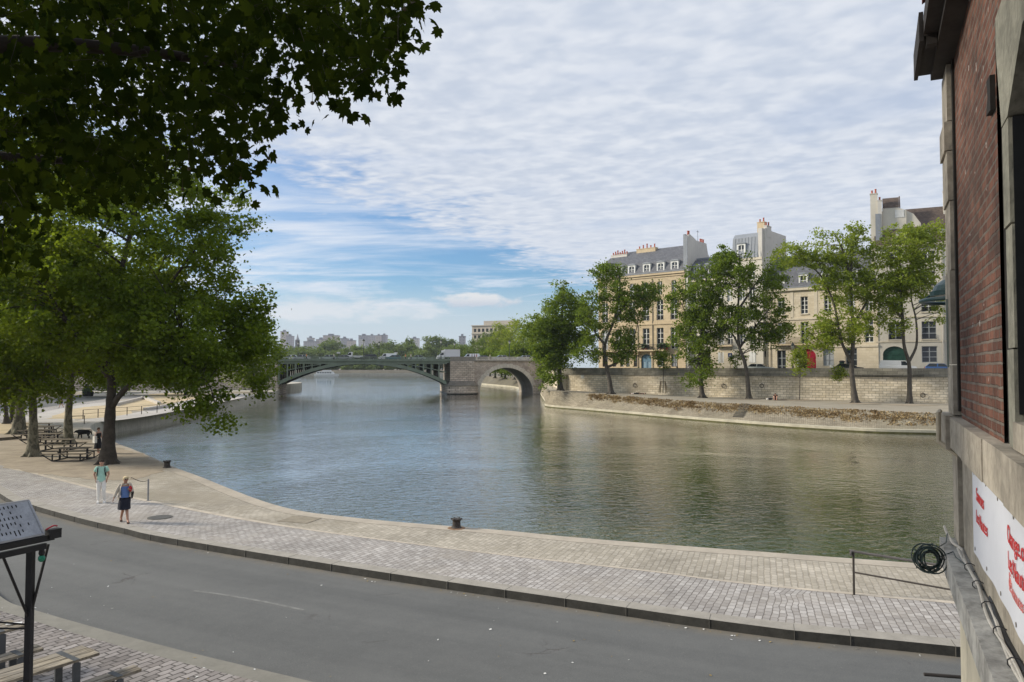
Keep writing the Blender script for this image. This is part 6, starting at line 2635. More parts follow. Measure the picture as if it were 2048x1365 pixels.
# wall lamp with domed green shade beyond the corner
lp = rbw(-.9, .18, 6.32)
t = thing('wall_lamp', 'domed dark green lamp shade with a ring, hung beyond the building corner', 'lamp', lp)
mat_lampgreen = M('dark_teal_enamel', (.022, .060, .062), .35, .12, 4)
mb = MB()
mb.lathe((0, 0, .05), [(.33, 0), (.335, .05), (.31, .055), (.29, .11), (.22, .17), (.1, .205), (.02, .21)], 28)
mb.build('lamp_shade', mat_lampgreen, t, smooth=False)
mb = MB()
mb.tube([(.42 * math.cos(a), .42 * math.sin(a), 0) for a in [k * math.pi / 18 for k in range(37)]], .021, 8, False)
mb.build('ring', mat_lampgreen, t, smooth=True)
mb = MB()
mb.lathe((0, 0, -.02), [(.1, 0), (.24, .04), (.28, .07)], 20)
mb.build('diffuser', mat_lampglass, t)
mb = MB()
mb.tube([(0, 0, .26), (.1, -.1, .42), (.35, -.45, .45)], .025, 8)
for k in range(3):
    a = k * 2.09 + .5
    mb.tube([(.42 * math.cos(a), .42 * math.sin(a), 0), (.31 * math.cos(a), .31 * math.sin(a), .08)], .012, 6)
mb.build('bracket', mat_lampgreen, t)

# ================================================================== OVERHANGING PLANE TREE NEXT TO THE CAMERA
rng = np.random.default_rng(21)
POLY = [(-60, -80), (825, -80), (832, 8), (800, 40), (788, 100), (770, 90), (745, 120), (730, 148), (705, 165), (680, 180), (664, 178), (640, 172), (600, 158), (622, 118), (600, 92), (585, 70), (560, 85), (548, 120), (540, 160), (552, 190), (575, 205), (540, 235),
        (546, 268), (500, 282), (470, 292), (478, 318), (512, 322), (505, 345), (470, 345), (430, 332), (390, 352), (340, 345), (300, 385), (240, 372), (205, 400), (170, 392), (120, 345), (70, 372), (60, 440), (20, 500), (-60, 540)]


def in_poly(x, y, P):
    c = False
    j = len(P) - 1
    for i in range(len(P)):
        if (P[i][1] > y) != (P[j][1] > y) and x < (P[j][0] - P[i][0]) * (y - P[i][1]) / (P[j][1] - P[i][1]) + P[i][0]:
            c = not c
        j = i
    return c


tb = Vector((-8.2, 2.6, -.05))
ct = thing('plane_tree', 'plane tree beside the terrace whose dark leafy boughs hang into the top left corner', 'tree', tb)
sprays = []
while len(sprays) < 1350:
    x, y = rng.uniform(-60, 870), rng.uniform(-80, 540)
    if in_poly(x, y, POLY):
        near = 6.6 + 11.0 * rng.random() ** .9
        sprays.append(at(x, y, near))
far_edge = [(832, 4), (822, 18), (806, 45), (796, 80), (786, 105), (780, 40), (815, 25), (785, 95), (740, 140), (685, 170), (650, 150), (615, 105), (560, 195), (540, 260), (505, 335), (410, 330), (330, 350), (825, 10), (770, 105), (710, 155)]
for x, y in far_edge:
    sprays.append(at(x, y, rng.uniform(6.3, 8.0)))
n_view = len(sprays)
for _ in range(900):          # unseen rest of the crown, above and left, extended to shade the brick
    v = rng.normal(0, 1, 3)
    v /= np.linalg.norm(v)
    q = Vector((-7.5 + v[0] * 6.5, 3.0 + v[1] * 6.5, 12.0 + v[2] * 4.4))
    if q.y > 1.5:
        u, w = q.x / q.y, (q.z - 5.6) / q.y
        X, Yp = 1024 + 1500 * u, 735 - 1500 * w
        if -60 < X < 2100 and Yp > -60:
            continue
    if q.x > .2:
        continue
    sprays.append(q)
mb = MB()
trunkp = catmull([(0, 0, -.1), (.1, .1, 3), (.2, .3, 6), (.6, 1.0, 9), (.6, 1.4, 13)], 6)
mb.tube(trunkp, [.42 - .34 * k / (len(trunkp) - 1) for k in range(len(trunkp))], 12)
limbs = []
for pts in ([(.2, .3, 6), (1.6, 2.6, 7.6), (3.4, 4.6, 8.8), (5.2, 5.6, 9.0)], [(.2, .2, 5.4), (.8, 2.6, 7.0), (1.6, 5.2, 7.9), (2.6, 7.4, 8.4)], [(.4, .6, 7.6), (2.6, 2.4, 9.6), (5.0, 3.4, 10.2), (7.3, 3.7, 9.9)],
            [(.3, .5, 7), (-2.4, 1, 9), (-5, 1, 11)], [(.3, .5, 7.5), (0, -2.4, 10), (-.5, -5, 11.5)], [(.2, .3, 5.8), (-.6, 3, 7.2), (-.4, 6, 8.2)]):
    P = catmull(pts, 6)
    limbs += P
    mb.tube(P, [.17 - .135 * k / (len(P) - 1) for k in range(len(P))], 8)
LP = [tuple(p) for p in limbs]
loc_s = [np.array(tuple(q - tb)) for q in sprays]
d0 = np.array([np.linalg.norm(np.array(LP) - c, axis=1).min() for c in loc_s])
grown = np.zeros((len(LP) + 4 * len(loc_s), 3))
grown[:len(LP)] = LP
rads = np.full(len(grown), .03)
ng = len(LP)
for i in np.argsort(d0):
    c = loc_s[i]
    d = np.linalg.norm(grown[:ng] - c, axis=1)
    j = int(np.argmin(d))
    if d[j] < .12:
        continue
    a, e = Vector(grown[j]), Vector(c)
    L = (e - a).length
    m_ = a.lerp(e, .5) + Vector(rng.normal(0, .16, 3)) * L + Vector((0, 0, .05 * L))
    P = catmull([a, m_, e], 4)
    r0 = min(rads[j] * .75, .004 + .010 * L)
    mb.tube(P, [r0 + (.0028 - r0) * q / (len(P) - 1) for q in range(len(P))], 5, False)
    for q in (3, 6, len(P) - 1):
        grown[ng] = P[q]
        rads[ng] = max(.003, r0 * (1 - q / len(P)))
        ng += 1
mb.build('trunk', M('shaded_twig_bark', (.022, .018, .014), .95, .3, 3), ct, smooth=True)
S = np.array([tuple(p - tb) for p in sprays])
per = np.array([8] * n_view + [12] * (len(sprays) - n_view))
idx = np.repeat(np.arange(len(S)), per)
off = rng.normal(0, .17, (len(idx), 3))
off[idx >= n_view] *= 3.0
pos = S[idx] + off
pos[:, 2] -= .05
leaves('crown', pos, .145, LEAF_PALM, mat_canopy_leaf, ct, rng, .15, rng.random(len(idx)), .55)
sbm = M('seed_ball_brown', (.05, .04, .02), .95)
for k in range(24):
    p = S[n_view - 1 - (k * 3) % 14] if k < 12 else S[int(rng.integers(0, n_view))]
    p = p + rng.normal(0, .12, 3)
    mb = MB()
    mb.ball(p + np.array([0, 0, -.15]), .017, n=8, m=6)
    mb.tube([p, p + np.array([0, 0, -.14])], .002, 4)
    mb.build('seed_ball', sbm, ct)

# ================================================================== QUAY FURNITURE
mat_wood_grey = M('weathered_bench_wood', (.34, .29, .21), .85, .35, 5, bmp=.4)
mat_wood_dark = M('stained_table_wood', (.20, .165, .12), .85, .3, 4, bmp=.3)
mat_steel = M('dark_grey_steel', (.085, .09, .095), .5, .2, 4)
mat_blacksteel = M('black_steel', (.013, .013, .015), .55, .25, 4)


def plank_mat():
    m, t, out = new_mat('old_pine_planks')
    o = t.n('ShaderNodeTexCoord').outputs['Object']
    x, y, z = t.sep(o)
    n1 = t.noise(t.xyz(t.m('MULTIPLY', x, 2.2), t.m('MULTIPLY', y, 22), z), 1, 5, .65, .4)
    n2 = t.noise(o, 2.2, 4, .6)
    c = t.mix(t.step(n1, .35, .65), (.13, .11, .085), (.42, .365, .275))
    c = t.mix(t.m('MULTIPLY', t.step(n2, .45, .65), .65), c, (.26, .235, .20))
    principled(t, out, c, .8, 0, bump(t, n1, .3, .01), spec=.3)
    return m


mat_plank = plank_mat()


def beer_set(name, label, cat, px, py, ztop, L, W, nplank, group):
    """trestle table or bench; its near right end is seen at (px, py)"""
    P = G(px, py, ztop)
    e = Vector((.56, .83, 0)).normalized()
    o = P - e * L
    t = thing(name, label, cat, (o.x, o.y, -.05), math.atan2(e.y, e.x), group)
    h = ztop + .05
    w = W / nplank
    for k in range(nplank):
        mb = MB()
        mb.box(0 - .01 * (k % 2), L + .02 * (k % 2), k * w + .012, (k + 1) * w - .012, h - .045, h)
        mb.build('plank', mat_plank, t)
    for x in (.38, L - .38):
        mb = MB()
        mb.box(x - .035, x + .035, -.006, W + .006, h - .06, h - .046)
        mb.box(x - .05, x + .05, -.010, W + .010, h + .0005, h + .004)
        mb.build('steel_strap', mat_steel, t)
    for x in (.38, L - .38):
        for y in (0, W - .02):
            mb = MB()
            mb.box(x - .06, x + .06, y - .008, y + .028, 0, h - .061)
            mb.build('leg', mat_steel, t)
        mb = MB()
        mb.box(x - .02, x + .02, .03, W - .03, .12, .16)
        mb.build('stretcher', mat_steel, t)
    return t


bg = 'trestle tables and benches on the terrace'
beer_set('trestle_table', 'long plank trestle table behind the black post, the highest in front', 'table', 200, 1306, .72, 3.4, .62, 3, bg)
beer_set('trestle_bench', 'narrow plank bench at the bottom edge in front of the long table', 'bench', 284, 1338, .42, 2.4, .30, 2, bg)
beer_set('trestle_bench', 'plank bench behind the long table, cut by the black post', 'bench', 88, 1297, .42, 2.6, .34, 2, bg)
tD = beer_set('trestle_table', 'trestle table with a white napkin at the left edge', 'table', 50, 1252, .72, 2.6, .62, 3, bg)
P = G(28, 1247, .735)
mb = MB()
mb.obox((0, 0, 0), (.13, .03, 0), (-.02, .055, 0), (0, 0, .003))
o = mb.build('napkin', M('white_paper', (.75, .75, .74), .8, .03))
o.location = P
tag(o, 'white paper napkin lying on the trestle table', 'napkin')

# post with tilted perforated panel and green bulbs
e = Vector((.436, .9, 0)).normalized()
nl = Vector((-.9, .436, 0))
pbase = at(62, 1090, 7.95)
t = thing('light_post', 'black steel post carrying a tilted perforated grey panel at the terrace edge', 'post', (pbase.x, pbase.y, -.05))
o = Vector((pbase.x, pbase.y, -.05))
top = pbase.z + .05 - .03
mb = MB()
mb.box(-.031, .031, -.031, .031, 0, top)
mb.box(-.1, .1, -.1, .1, 0, .015)
po = mb.build('pole', mat_blacksteel, t)
brg_ = at(88, 1068, 7.97) - o        # near right end of the panel's lower edge
L = 1.9
mb = MB()
mb.beam(brg_ - Vector((0, 0, .05)) + e * .1, brg_ - e * L - Vector((0, 0, .05)), .05, .06)
mb.beam(brg_ - Vector((0, 0, .13)) + e * .02, brg_ - e * L - Vector((0, 0, .13)), .04, .06)
mb.build('cross_arm', mat_blacksteel, t)
mb = MB()
mb.tube([(0, 0, top - .75), brg_ + e * .05 - Vector((0, 0, .12))], .014, 6)
mb.tube([(0, 0, top - .75), brg_ - e * .42 - Vector((0, 0, .12))], .014, 6)
mb.tube([(0, 0, top - .80), Vector((-.35, -.28, top - .66)), brg_ - e * 1.3 - Vector((.2, 0, .25))], .010, 6)
mb.tube([(0, 0, top - .84), Vector((-.35, -.28, top - .74)), brg_ - e * 1.3 - Vector((.2, 0, .32))], .010, 6)
mb.build('brace', mat_blacksteel, t)
up = (nl * .28 + Vector((0, 0, .33)))
nx_, nz_ = 46, 13
rr = random.Random(3)
mb = MB()
dx = L / nx_
pat = {1: .35, 2: 1, 4: .4, 5: .75, 7: .95, 9: .6, 11: 1}
nn = e.cross(up).normalized()
for i in range(nx_):
    for j in range(nz_):
        slotrow = j in pat
        p00 = brg_ - e * dx * i
        f0, f1 = j / nz_, (j + 1) / nz_
        hole = slotrow and i > 1 + (j * 3) % 4 and rr.random() < pat[j]
        if hole:
            segs = [(0, .34), (.66, 1)]
        else:
            segs = [(0, 1)]
        for a, b in segs:
            q = [p00 - e * dx * a + up * f0, p00 - e * dx * b + up * f0, p00 - e * dx * b + up * f1, p00 - e * dx * a + up * f1]
            mb.face(q)
for (a, b) in ((brg_, brg_ + up), (brg_ + up, brg_ + up - e * L), (brg_, brg_ - e * L)):
    mb.beam(a - nn * .004, b - nn * .004, .02, .02)
mb.build('perforated_panel', M('galvanised_sheet', (.36, .38, .42), .45, .2, 7, metal=.35), t)
mb = MB()
bk = -nn if nn.z > 0 else nn
q = [brg_ - e * .015 + bk * .03 + up * .03, brg_ - e * (L - .02) + bk * .03 + up * .03, brg_ - e * (L - .02) + bk * .03 + up * .97, brg_ - e * .015 + bk * .03 + up * .97]
mb.raw(q + [p + bk * .03 for p in q], [(0, 1, 2, 3), (7, 6, 5, 4), (0, 4, 5, 1), (1, 5, 6, 2), (2, 6, 7, 3), (3, 7, 4, 0)])
mb.build('dark_backing', mat_blacksteel, t)  # black plate added behind the panel so its slots look dark
mb = MB()
c = brg_ + e * .10 + Vector((0, 0, -.02))
mb.obox(c, e * .065, nl * .04, Vector((0, 0, .045)))
mb.obox(c + Vector((0, 0, .048)), e * .068, nl * .043, Vector((0, 0, .004)))
mb.build('junction_box', mat_blacksteel, t)
mb = MB()
mb.tube(catmull([c + Vector((0, 0, .06)) - e * .08, c + Vector((0, 0, .085)), c + Vector((0, 0, .075)) + e * .04], 4), .008, 6)
mb.build('red_wire', M('red_wire', (.45, .03, .05), .5), t)
for k, f in enumerate((.02, .62, 1.25)):
    p = brg_ - e * f - Vector((0, 0, .16))
    mb = MB()
    mb.lathe(p - Vector((0, 0, .06)), [(.022, 0), (.03, .02), (.024, .07)], 10)
    s = mb.build('bulb_socket', mat_blacksteel, t)
    mb = MB()
    mb.ball(p - Vector((0, 0, .092)), .035, .035, .038, 12, 8)
    mb.build('bulb', M('green_bulb_glass', (.015, .20, .12), .2, .1), s, smooth=True)

# picnic tables under the planes
pg = 'picnic tables under the plane trees'


def picnic(label, px, py, rz):
    P = G(px, py, 0)
    t = thing('picnic_table', label, 'picnic table', P, rz, pg)
    for k in range(3):
        mb = MB()
        mb.box(-.95 - .0, .95, -.36 + k * .245, -.36 + k * .245 + .23, .70, .745)
        mb.build('table_plank', mat_wood_dark, t)
    for y in (-.98, .72):
        mb = MB()
        mb.box(-1.45, 1.45, y, y + .27, .42, .465)
        mb.build('seat', mat_wood_dark, t)
    for x in (-.8, .8):
        mb = MB()
        mb.beam((x, -.85, 0.03), (x, .85, 0.03), .07, .06)
        mb.beam((x, -.85, .0), (x, -.85, .42), .06, .06)
        mb.beam((x, .85, .0), (x, .85, .42), .06, .06)
        mb.beam((x, 0, .03), (x, 0, .70), .09, .09)
        mb.beam((x, -.8, .4), (x, .8, .4), .05, .05)
        mb.build('leg_frame', mat_blacksteel, t)
    mb = MB()
    for y in (-.85, .85):
        mb.beam((-1.4, y, .40), (-.8, y, .03), .05, .05)
        mb.beam((1.4, y, .40), (.8, y, .03), .05, .05)
        mb.beam((-.8, y, .03), (.8, y, .03), .05, .05)
    mb.build('side_brace', mat_blacksteel, t)
    return t


for i, (px, py, lb) in enumerate(((147, 920, 'nearest picnic table with dark steel frame, against the big dark trunk'),
                                  (116, 901, 'second picnic table behind the nearest one'),
                                  (92, 888, 'third picnic table, just right of the mottled trunk'),
                                  (76, 879, 'fourth picnic table mostly behind the mottled trunk'),
                                  (82, 871, 'fifth picnic table near the end of the row'),
                                  (78, 864, 'farthest picnic table of the row'))):
    picnic(lb, px, py, R(4 + i))
# low timber edging left of the tables
mb = MB()
a, c = G(-30, 884, 0), G(40, 878, 0)
mb.beam(a + Vector((0, 0, .1)), c + Vector((0, 0, .1)), .25, .22)
tag(mb.build('timber_edging', mat_wood_dark), 'low dark timber edging beam at the left frame edge', 'beam')

# mooring bollards
for px, py, lb, s in ((334, 936, 'black iron mooring bollard under the drooping plane branches', 1.15), (913, 1057, 'rusty iron mooring bollard on the quay edge in the middle', 1.0)):
    P = G(px, py, 0)
    t = thing('mooring_bollard', lb, 'bollard', P, 0, 'mooring bollards on the quay')
    mb = MB()
    mb.lathe((0, 0, 0), [(.21 * s, 0), (.19 * s, .03), (.145 * s, .08), (.135 * s, .24 * s), (.17 * s, .30 * s), (.165 * s, .33 * s), (.12 * s, .34 * s)], 14)
    mb.build('post', mat_iron, t)
    for k in range(6):
        a = k * 1.05
        mb = MB()
        mb.ball((.165 * s * math.cos(a), .165 * s * math.sin(a), .325 * s), .045 * s, .045 * s, .032 * s, 6, 5)
        mb.build('rim_lug', mat_iron, t)
    if s == 1.0:
        mb = MB()
        mb.lathe((0, 0, .008), [(.32, 0), (.28, .012), (.1, .02)], 14)
        mb.build('rust_stained_base', M('rust_stain', (.24, .15, .09), .95, .3, 6), t)

# post with sagging chain
P = G(296, 1002, 0)
t = thing('chain_post', 'thin grey steel post with a sagging chain beside the walking woman', 'post', P)
mb = MB()
mb.cyl((0, 0, 0), (0, 0, .9), .034, n=10)
mb.box(-.06, .12, -.05, .05, 0, .015)
mb.build('pole', M('galvanised_post', (.22, .225, .23), .5, .15, 5), t)
q = G(271, 1001, 0) - P
mb = MB()
mb.tube(catmull([(0, 0, .84), (-.25, .05, .80), (-.5, .12, .83), (-.8, .2, .93), (-.83, .2, .90)], 5), .014, 6)
mb.build('chain', mat_iron, t)

# covers in the pavement
P = G(320, 1035.5, 0)
t = thing('manhole_cover', 'round iron manhole cover in the pavement right of the woman', 'manhole cover', P + Vector((0, 0, .006)))
mb = MB()
mb.lathe((0, 0, 0), [(.44, 0), (.44, .008)], 28)
mb.build('frame', M('iron_cover_rim', (.12, .115, .105), .8, .2, 6), t)
mb = MB()
mb.lathe((0, 0, .008), [(.39, 0), (.39, .004)], 28)
mb.build('lid', M('iron_cover', (.10, .10, .098), .7, .2, 6), t)
P = G(600, 1040, 0)
t = thing('stone_slab', 'flat square stone slab cover set in the quay near the water', 'cover', P + Vector((0, 0, .004)), R(-18))
mb = MB()
mb.box(-.62, .62, -.5, .5, 0, .008)
mb.build('slab', M('slab_stone', (.27, .235, .18), .9, .2, 3), t)
# storm drain in the kerb
a, c = G(202, 1060, -.1), G(237, 1066.5, -.1)
t = thing('storm_drain', 'dark arched drain opening in the kerb below the walking woman', 'drain', (0, 0, 0))
kp = [p for p in K]


def on_kerb(px):
    for i in range(len(K) - 1):
        u = (px - 1024) / 1500
        den = (K[i + 1].x - K[i].x) - u * (K[i + 1].y - K[i].y)
        k = (u * K[i].y - K[i].x) / den
        if 0 <= k <= 1:
            return K[i].lerp(K[i + 1], k), (K[i + 1] - K[i]).normalized()


c, d = on_kerb(219)
nrm = Vector((d.y, -d.x, 0))
if nrm.dot(c) > 0:
    nrm = -nrm
pts = [c + d * (.55 * x) + nrm * .012 + Vector((0, 0, z)) for x, z in ((-1, -.19), (1, -.19), (1, -.09), (.7, -.05), (.2, -.035), (-.2, -.035), (-.7, -.05), (-1, -.09))]
mb = MB()
mb.raw(pts + [p - nrm * .03 for p in pts], [tuple(range(8)), tuple(range(15, 7, -1))] + [(i, (i + 1) % 8, (i + 1) % 8 + 8, i + 8) for i in range(8)])
mb.build('opening', mat_darkin, t)  # proud dark panel; the darkness of the hole is its colour
mb = MB()
mb.obox(c - nrm * .33 + Vector((0, 0, .008)), d * .75, nrm * .345, Vector((0, 0, .006)))
mb.build('cover_stone', M('drain_cover_stone', (.38, .375, .36), .85, .1, 2), t)
mb = MB()
mb.obox(c + nrm * .22 + Vector((0, 0, -.196)), d * .7, nrm * .22, Vector((0, 0, .003)))
mb.build('gutter_dirt', M('gutter_dirt', (.24, .19, .13), .95, .25, 5), t)

# railing on the right of the quay
a = G(1708, 1190, 0)
b = at(1890, 1117, 17.3)
d = Vector((b.x - a.x, b.y - a.y, 0)).normalized()
t = thing('handrail', 'dark iron two bar handrail on the quay at the right', 'railing', a)
mb = MB()
for k, x in enumerate((0, 2.3, 4.6)):
    mb.cyl(d * x, d * x + Vector((0, 0, 1.04)), .028, n=8)
mb.build('post', mat_iron, t)
mb = MB()
mb.tube(catmull([Vector((-.05, 0, .96)), Vector((-.06, 0, 1.03)), Vector((.03, 0, 1.06)), d * .3 + Vector((0, 0, 1.06)), d * 4.6 + Vector((0, 0, 1.06))], 4), .03, 8)
mb.build('top_rail', M('highlit_rail_iron', (.085, .078, .076), .5, .25, 6), t)  # lighter than the other bars: the top highlight is in the colour
mb = MB()
mb.tube([Vector((0, 0, .55)), d * 4.6 + Vector((0, 0, .55))], .022, 8)
mb.build('middle_rail', mat_iron, t)
# end of a barrier bar near the building foot
a = G(1848, 1349, .78)
b = G(1912, 1354, .78)
d = (b - a).normalized()
t = thing('barrier', 'end of a low rusty barrier bar by the foot of the brick building', 'barrier', (a.x, a.y, -.2))
mb = MB()
mb.tube([(0, 0, .98), d * 2.6 + Vector((0, 0, .98))], .028, 8)
mb.build('bar', mat_iron, t)
mb = MB()
for x in (1.2, 2.5):
    mb.cyl(d * x, d * x + Vector((0, 0, .97)), .03, n=8)
mb.build('post', mat_iron, t)

# fence along the concrete quay farther along
fp = [G(x, y, 0) for x, y in ((166, 838.5), (196, 836), (225, 834), (254, 831.5), (283, 829), (314, 826), (345, 822.5), (380, 818))]
t = thing('quay_fence', 'thin metal fence beside the straw coloured beds on the concrete quay', 'fence', fp[0])
mb = MB()
for p in fp:
    mb.cyl(p - fp[0], p - fp[0] + Vector((0, 0, 1.0)), .045, n=6)
mb.build('posts', mat_iron, t)
mb = MB()
for z in (.98, .55):
    mb.tube([p - fp[0] + Vector((0, 0, z)) for p in fp], .022, 6)
mb.build('rails', mat_iron, t)
# low concrete terraces beside the beds
for i, (p0, p1, lb) in enumerate((((232, 812), (290, 797), 'long pale concrete step beside the big dark trunk'), ((290, 822), (345, 813), 'low pale concrete edge left of the drooping leaves'), ((285, 797), (318, 809), 'slanting pale concrete edge between the straw beds'))):
    a, b = G(*p0, 0), G(*p1, 0)
    mb = MB()
    mb.beam(a + Vector((0, 0, .2)), b + Vector((0, 0, .2)), .5, .4)
    o = mb.build('concrete_kerb', mat_path)
    tag(o, lb, 'kerb', 'concrete edges of the beds')
# planter and bench beyond
P = G(176, 793, 0)
t = thing('planter', 'black tub planter beyond the far road', 'planter', P)
mb = MB()
mb.raw([(-.7, -.5, 0), (.7, -.5, 0), (.7, .5, 0), (-.7, .5, 0), (-.85, -.6, .85), (.85, -.6, .85), (.85, .6, .85), (-.85, .6, .85)], [(3, 2, 1, 0), (4, 5, 6, 7), (0, 1, 5, 4), (1, 2, 6, 5), (2, 3, 7, 6), (3, 0, 4, 7)])
mb.build('tub', mat_blacksteel, t)
mb = MB()
rg = np.random.default_rng(8)
for _ in range(220):
    c = Vector(rg.normal(0, .4, 3)) + Vector((0, 0, 1.3))
    a, b = Vector(rg.normal(0, .14, 3)), Vector(rg.normal(0, .14, 3))
    mb.face([c - a, c - b, c + a, c + b])
mb.build('foliage', M('planter_leaf', (.05, .08, .03), .7, .4, 5), t)
P = G(151, 849, 0)
t = thing('metal_barrier', 'small dark metal barrier where the quay meets the concrete wall', 'barrier', P, R(35))
mb = MB()
mb.beam((-.8, 0, .8), (.8, 0, .8), .06, .06)
mb.build('rail', mat_iron, t)
mb = MB()
for x in (-.75, .75):
    mb.beam((x, 0, 0), (x, 0, .8), .07, .07)
mb.build('post', mat_iron, t)

# small litter and fallen leaves
rg = np.random.default_rng(77)
mb = MB()
mleaf, mpaper = M('fallen_leaf', (.30, .22, .09), .9, .4, 9), M('white_scrap', (.72, .72, .70), .8, .05)
for k in range(150):
    kind = rg.random()
    if kind < .55:
        px, py = rg.uniform(0, 1500), rg.uniform(1090, 1365)
        c = G(px, py, -.195)
        kk = on_kerb(px)
        if kk and (c.x ** 2 + c.y ** 2) > (kk[0].x ** 2 + kk[0].y ** 2) * .985:
            continue
        if py > 1185 + px * .29:
            c = G(px, py, -.043)
    elif kind < .85:
        px = rg.uniform(250, 1850)
        c, d = on_kerb(px)
        c = c * (1 - rg.uniform(.006, .02))
        c.z = -.193
    else:
        px, py = rg.uniform(250, 900), rg.uniform(960, 1060)
        c = G(px, py, .012)
    a = rg.random() * 6.28
    s = rg.uniform(.014, .042)
    mb.cur = 0 if rg.random() < .45 else 1
    u, v = Vector((math.cos(a), math.sin(a), rg.uniform(-.1, .3))) * s, Vector((-math.sin(a), math.cos(a), rg.uniform(-.1, .3))) * s * rg.uniform(.4, .9)
    c = c + Vector((0, 0, .008))
    mb.face([c - u, c - v * .8, c + u, c + v])
o = mb.build('litter', [mleaf, mpaper], None, 'stuff')
o['label'] = 'scattered scraps and fallen leaves on the road and along the kerb'

# ================================================================== PEOPLE AND THE DOG
def skin_mesh(nodes, edges, root, sub=2):
    names = list(nodes)
    me = bpy.data.meshes.new('figure')
    me.from_pydata([nodes[n][0] for n in names], [(names.index(a), names.index(b)) for a, b in edges], [])
    o = bpy.data.objects.new('figure', me)
    COL.objects.link(o)
    o.modifiers.new('Skin', 'SKIN').use_smooth_shade = True
    for i, n in enumerate(names):
        r = nodes[n][1]
        r = r if isinstance(r, (tuple, list)) else (r, r)
        me.skin_vertices[0].data[i].radius = r
        me.skin_vertices[0].data[i].use_root = (n == root)
    o.modifiers.new('Subd', 'SUBSURF').levels = sub
    dg = bpy.context.evaluated_depsgraph_get()
    dg.update()
    out = bpy.data.meshes.new_from_object(o.evaluated_get(dg))
    bpy.data.objects.remove(o)
    bpy.data.meshes.remove(me)
    return out


mat_skin = M('skin', (.47, .27, .19), .55, .06, 6)
mat_skin2 = M('tanned_skin', (.40, .22, .15), .55, .06, 6)
_cloth = {}


def cloth(name, col):
    if name not in _cloth:
        _cloth[name] = M(name + '_cloth', col, .9, .1, 9, bmp=.2)
    return _cloth[name]


def hand(parent, wrist, d, palm_n, skin, curl=.5):
    """palm, four bent fingers of different length and a side thumb"""
    w, d, n = Vector(wrist), Vector(d).normalized(), Vector(palm_n).normalized()
    s = d.cross(n).normalized()
    mb = MB()
    mb.obox(w + d * .045, d * .045, s * .038, n * .013)
    for k, (f, L) in enumerate(((-.029, .066), (-.010, .076), (.010, .072), (.028, .056))):
        a = w + d * .088 + s * f
        b = a + (d * (1 - curl * .3) + n * curl * .4).normalized() * L * .5
        c = b + (d * (1 - curl) + n * curl).normalized() * L * .5
        mb.tube([a - d * .01, b, c], [.0095, .0088, .006], 6)
    a = w + d * .025 - s * .036
    mb.tube([a, a + (d * .6 - s * .6 + n * .2).normalized() * .035, a + (d * .95 - s * .5 + n * .4).normalized() * .062], [.012, .010, .007], 6)
    return mb.build('hand', skin, parent)


def head_parts(t, c, r, skin, hairmt, yaw=0.0, hair='short', shades=False):
    """face features on the head whose centre is c; the face looks along -y turned by yaw"""
    c = Vector(c)
    Rz = Matrix.Rotation(yaw, 3, 'Z')
    q = lambda x, y, z: tuple(c + Rz @ Vector((x * r, y * r, z * r)))
    mb = MB()
    mb.tube([q(0, -.95, .12), q(0, -1.2, -.22), q(0, -.95, -.3)], [.06 * r, .16 * r, .1 * r], 6)
    for s in (-1, 1):
        mb.ball(q(s * .93, .05, -.05), .1 * r, .2 * r, .28 * r, 8, 6)
    mb.build('nose_and_ears', skin, t)
    if shades:
        mb = MB()
        for s in (-1, 1):
            mb.ball(q(s * .38, -.93, .12), .32 * r, .14 * r, .22 * r, 8, 6)
            mb.tube([q(s * .66, -.82, .15), q(s * .95, -.1, .12)], .04 * r, 4)
        mb.tube([q(-.2, -1.0, .15), q(.2, -1.0, .15)], .05 * r, 4)
        mb.build('sunglasses', mat_blacksteel, t)
    else:
        mb = MB()
        for s in (-1, 1):
            mb.ball(q(s * .36, -.9, .1), .11 * r, .07 * r, .08 * r, 6, 5)
            mb.tube([q(s * .18, -.97, .3), q(s * .55, -.86, .32)], .05 * r, 4)
        mb.build('eyes_and_brows', mat_blacksteel, t)
    mb = MB()
    mb.tube([q(-.26, -.93, -.52), q(0, -1.0, -.5), q(.26, -.93, -.52)], .06 * r, 5)
    mb.build('mouth', M('lips', (.30, .10, .09), .5), t)
    mb = MB()
    if hair == 'short':
        mb.ball(q(0, .14, .38), r * 1.0, r * 1.05, r * .86, 14, 9)
        mb.ball(q(0, -.45, .85), r * .72, r * .45, r * .32, 12, 7)
    else:
        mb.ball(q(0, .16, .34), r * 1.14, r * 1.12, r * .98, 14, 9)
        mb.ball(q(0, .42, -.28), r * 1.08, r * .78, r * .72, 14, 9)
        mb.ball(q(.1, -.5, .78), r * .9, r * .5, r * .4, 12, 7)
    mb.build('hair', hairmt, t, smooth=True)


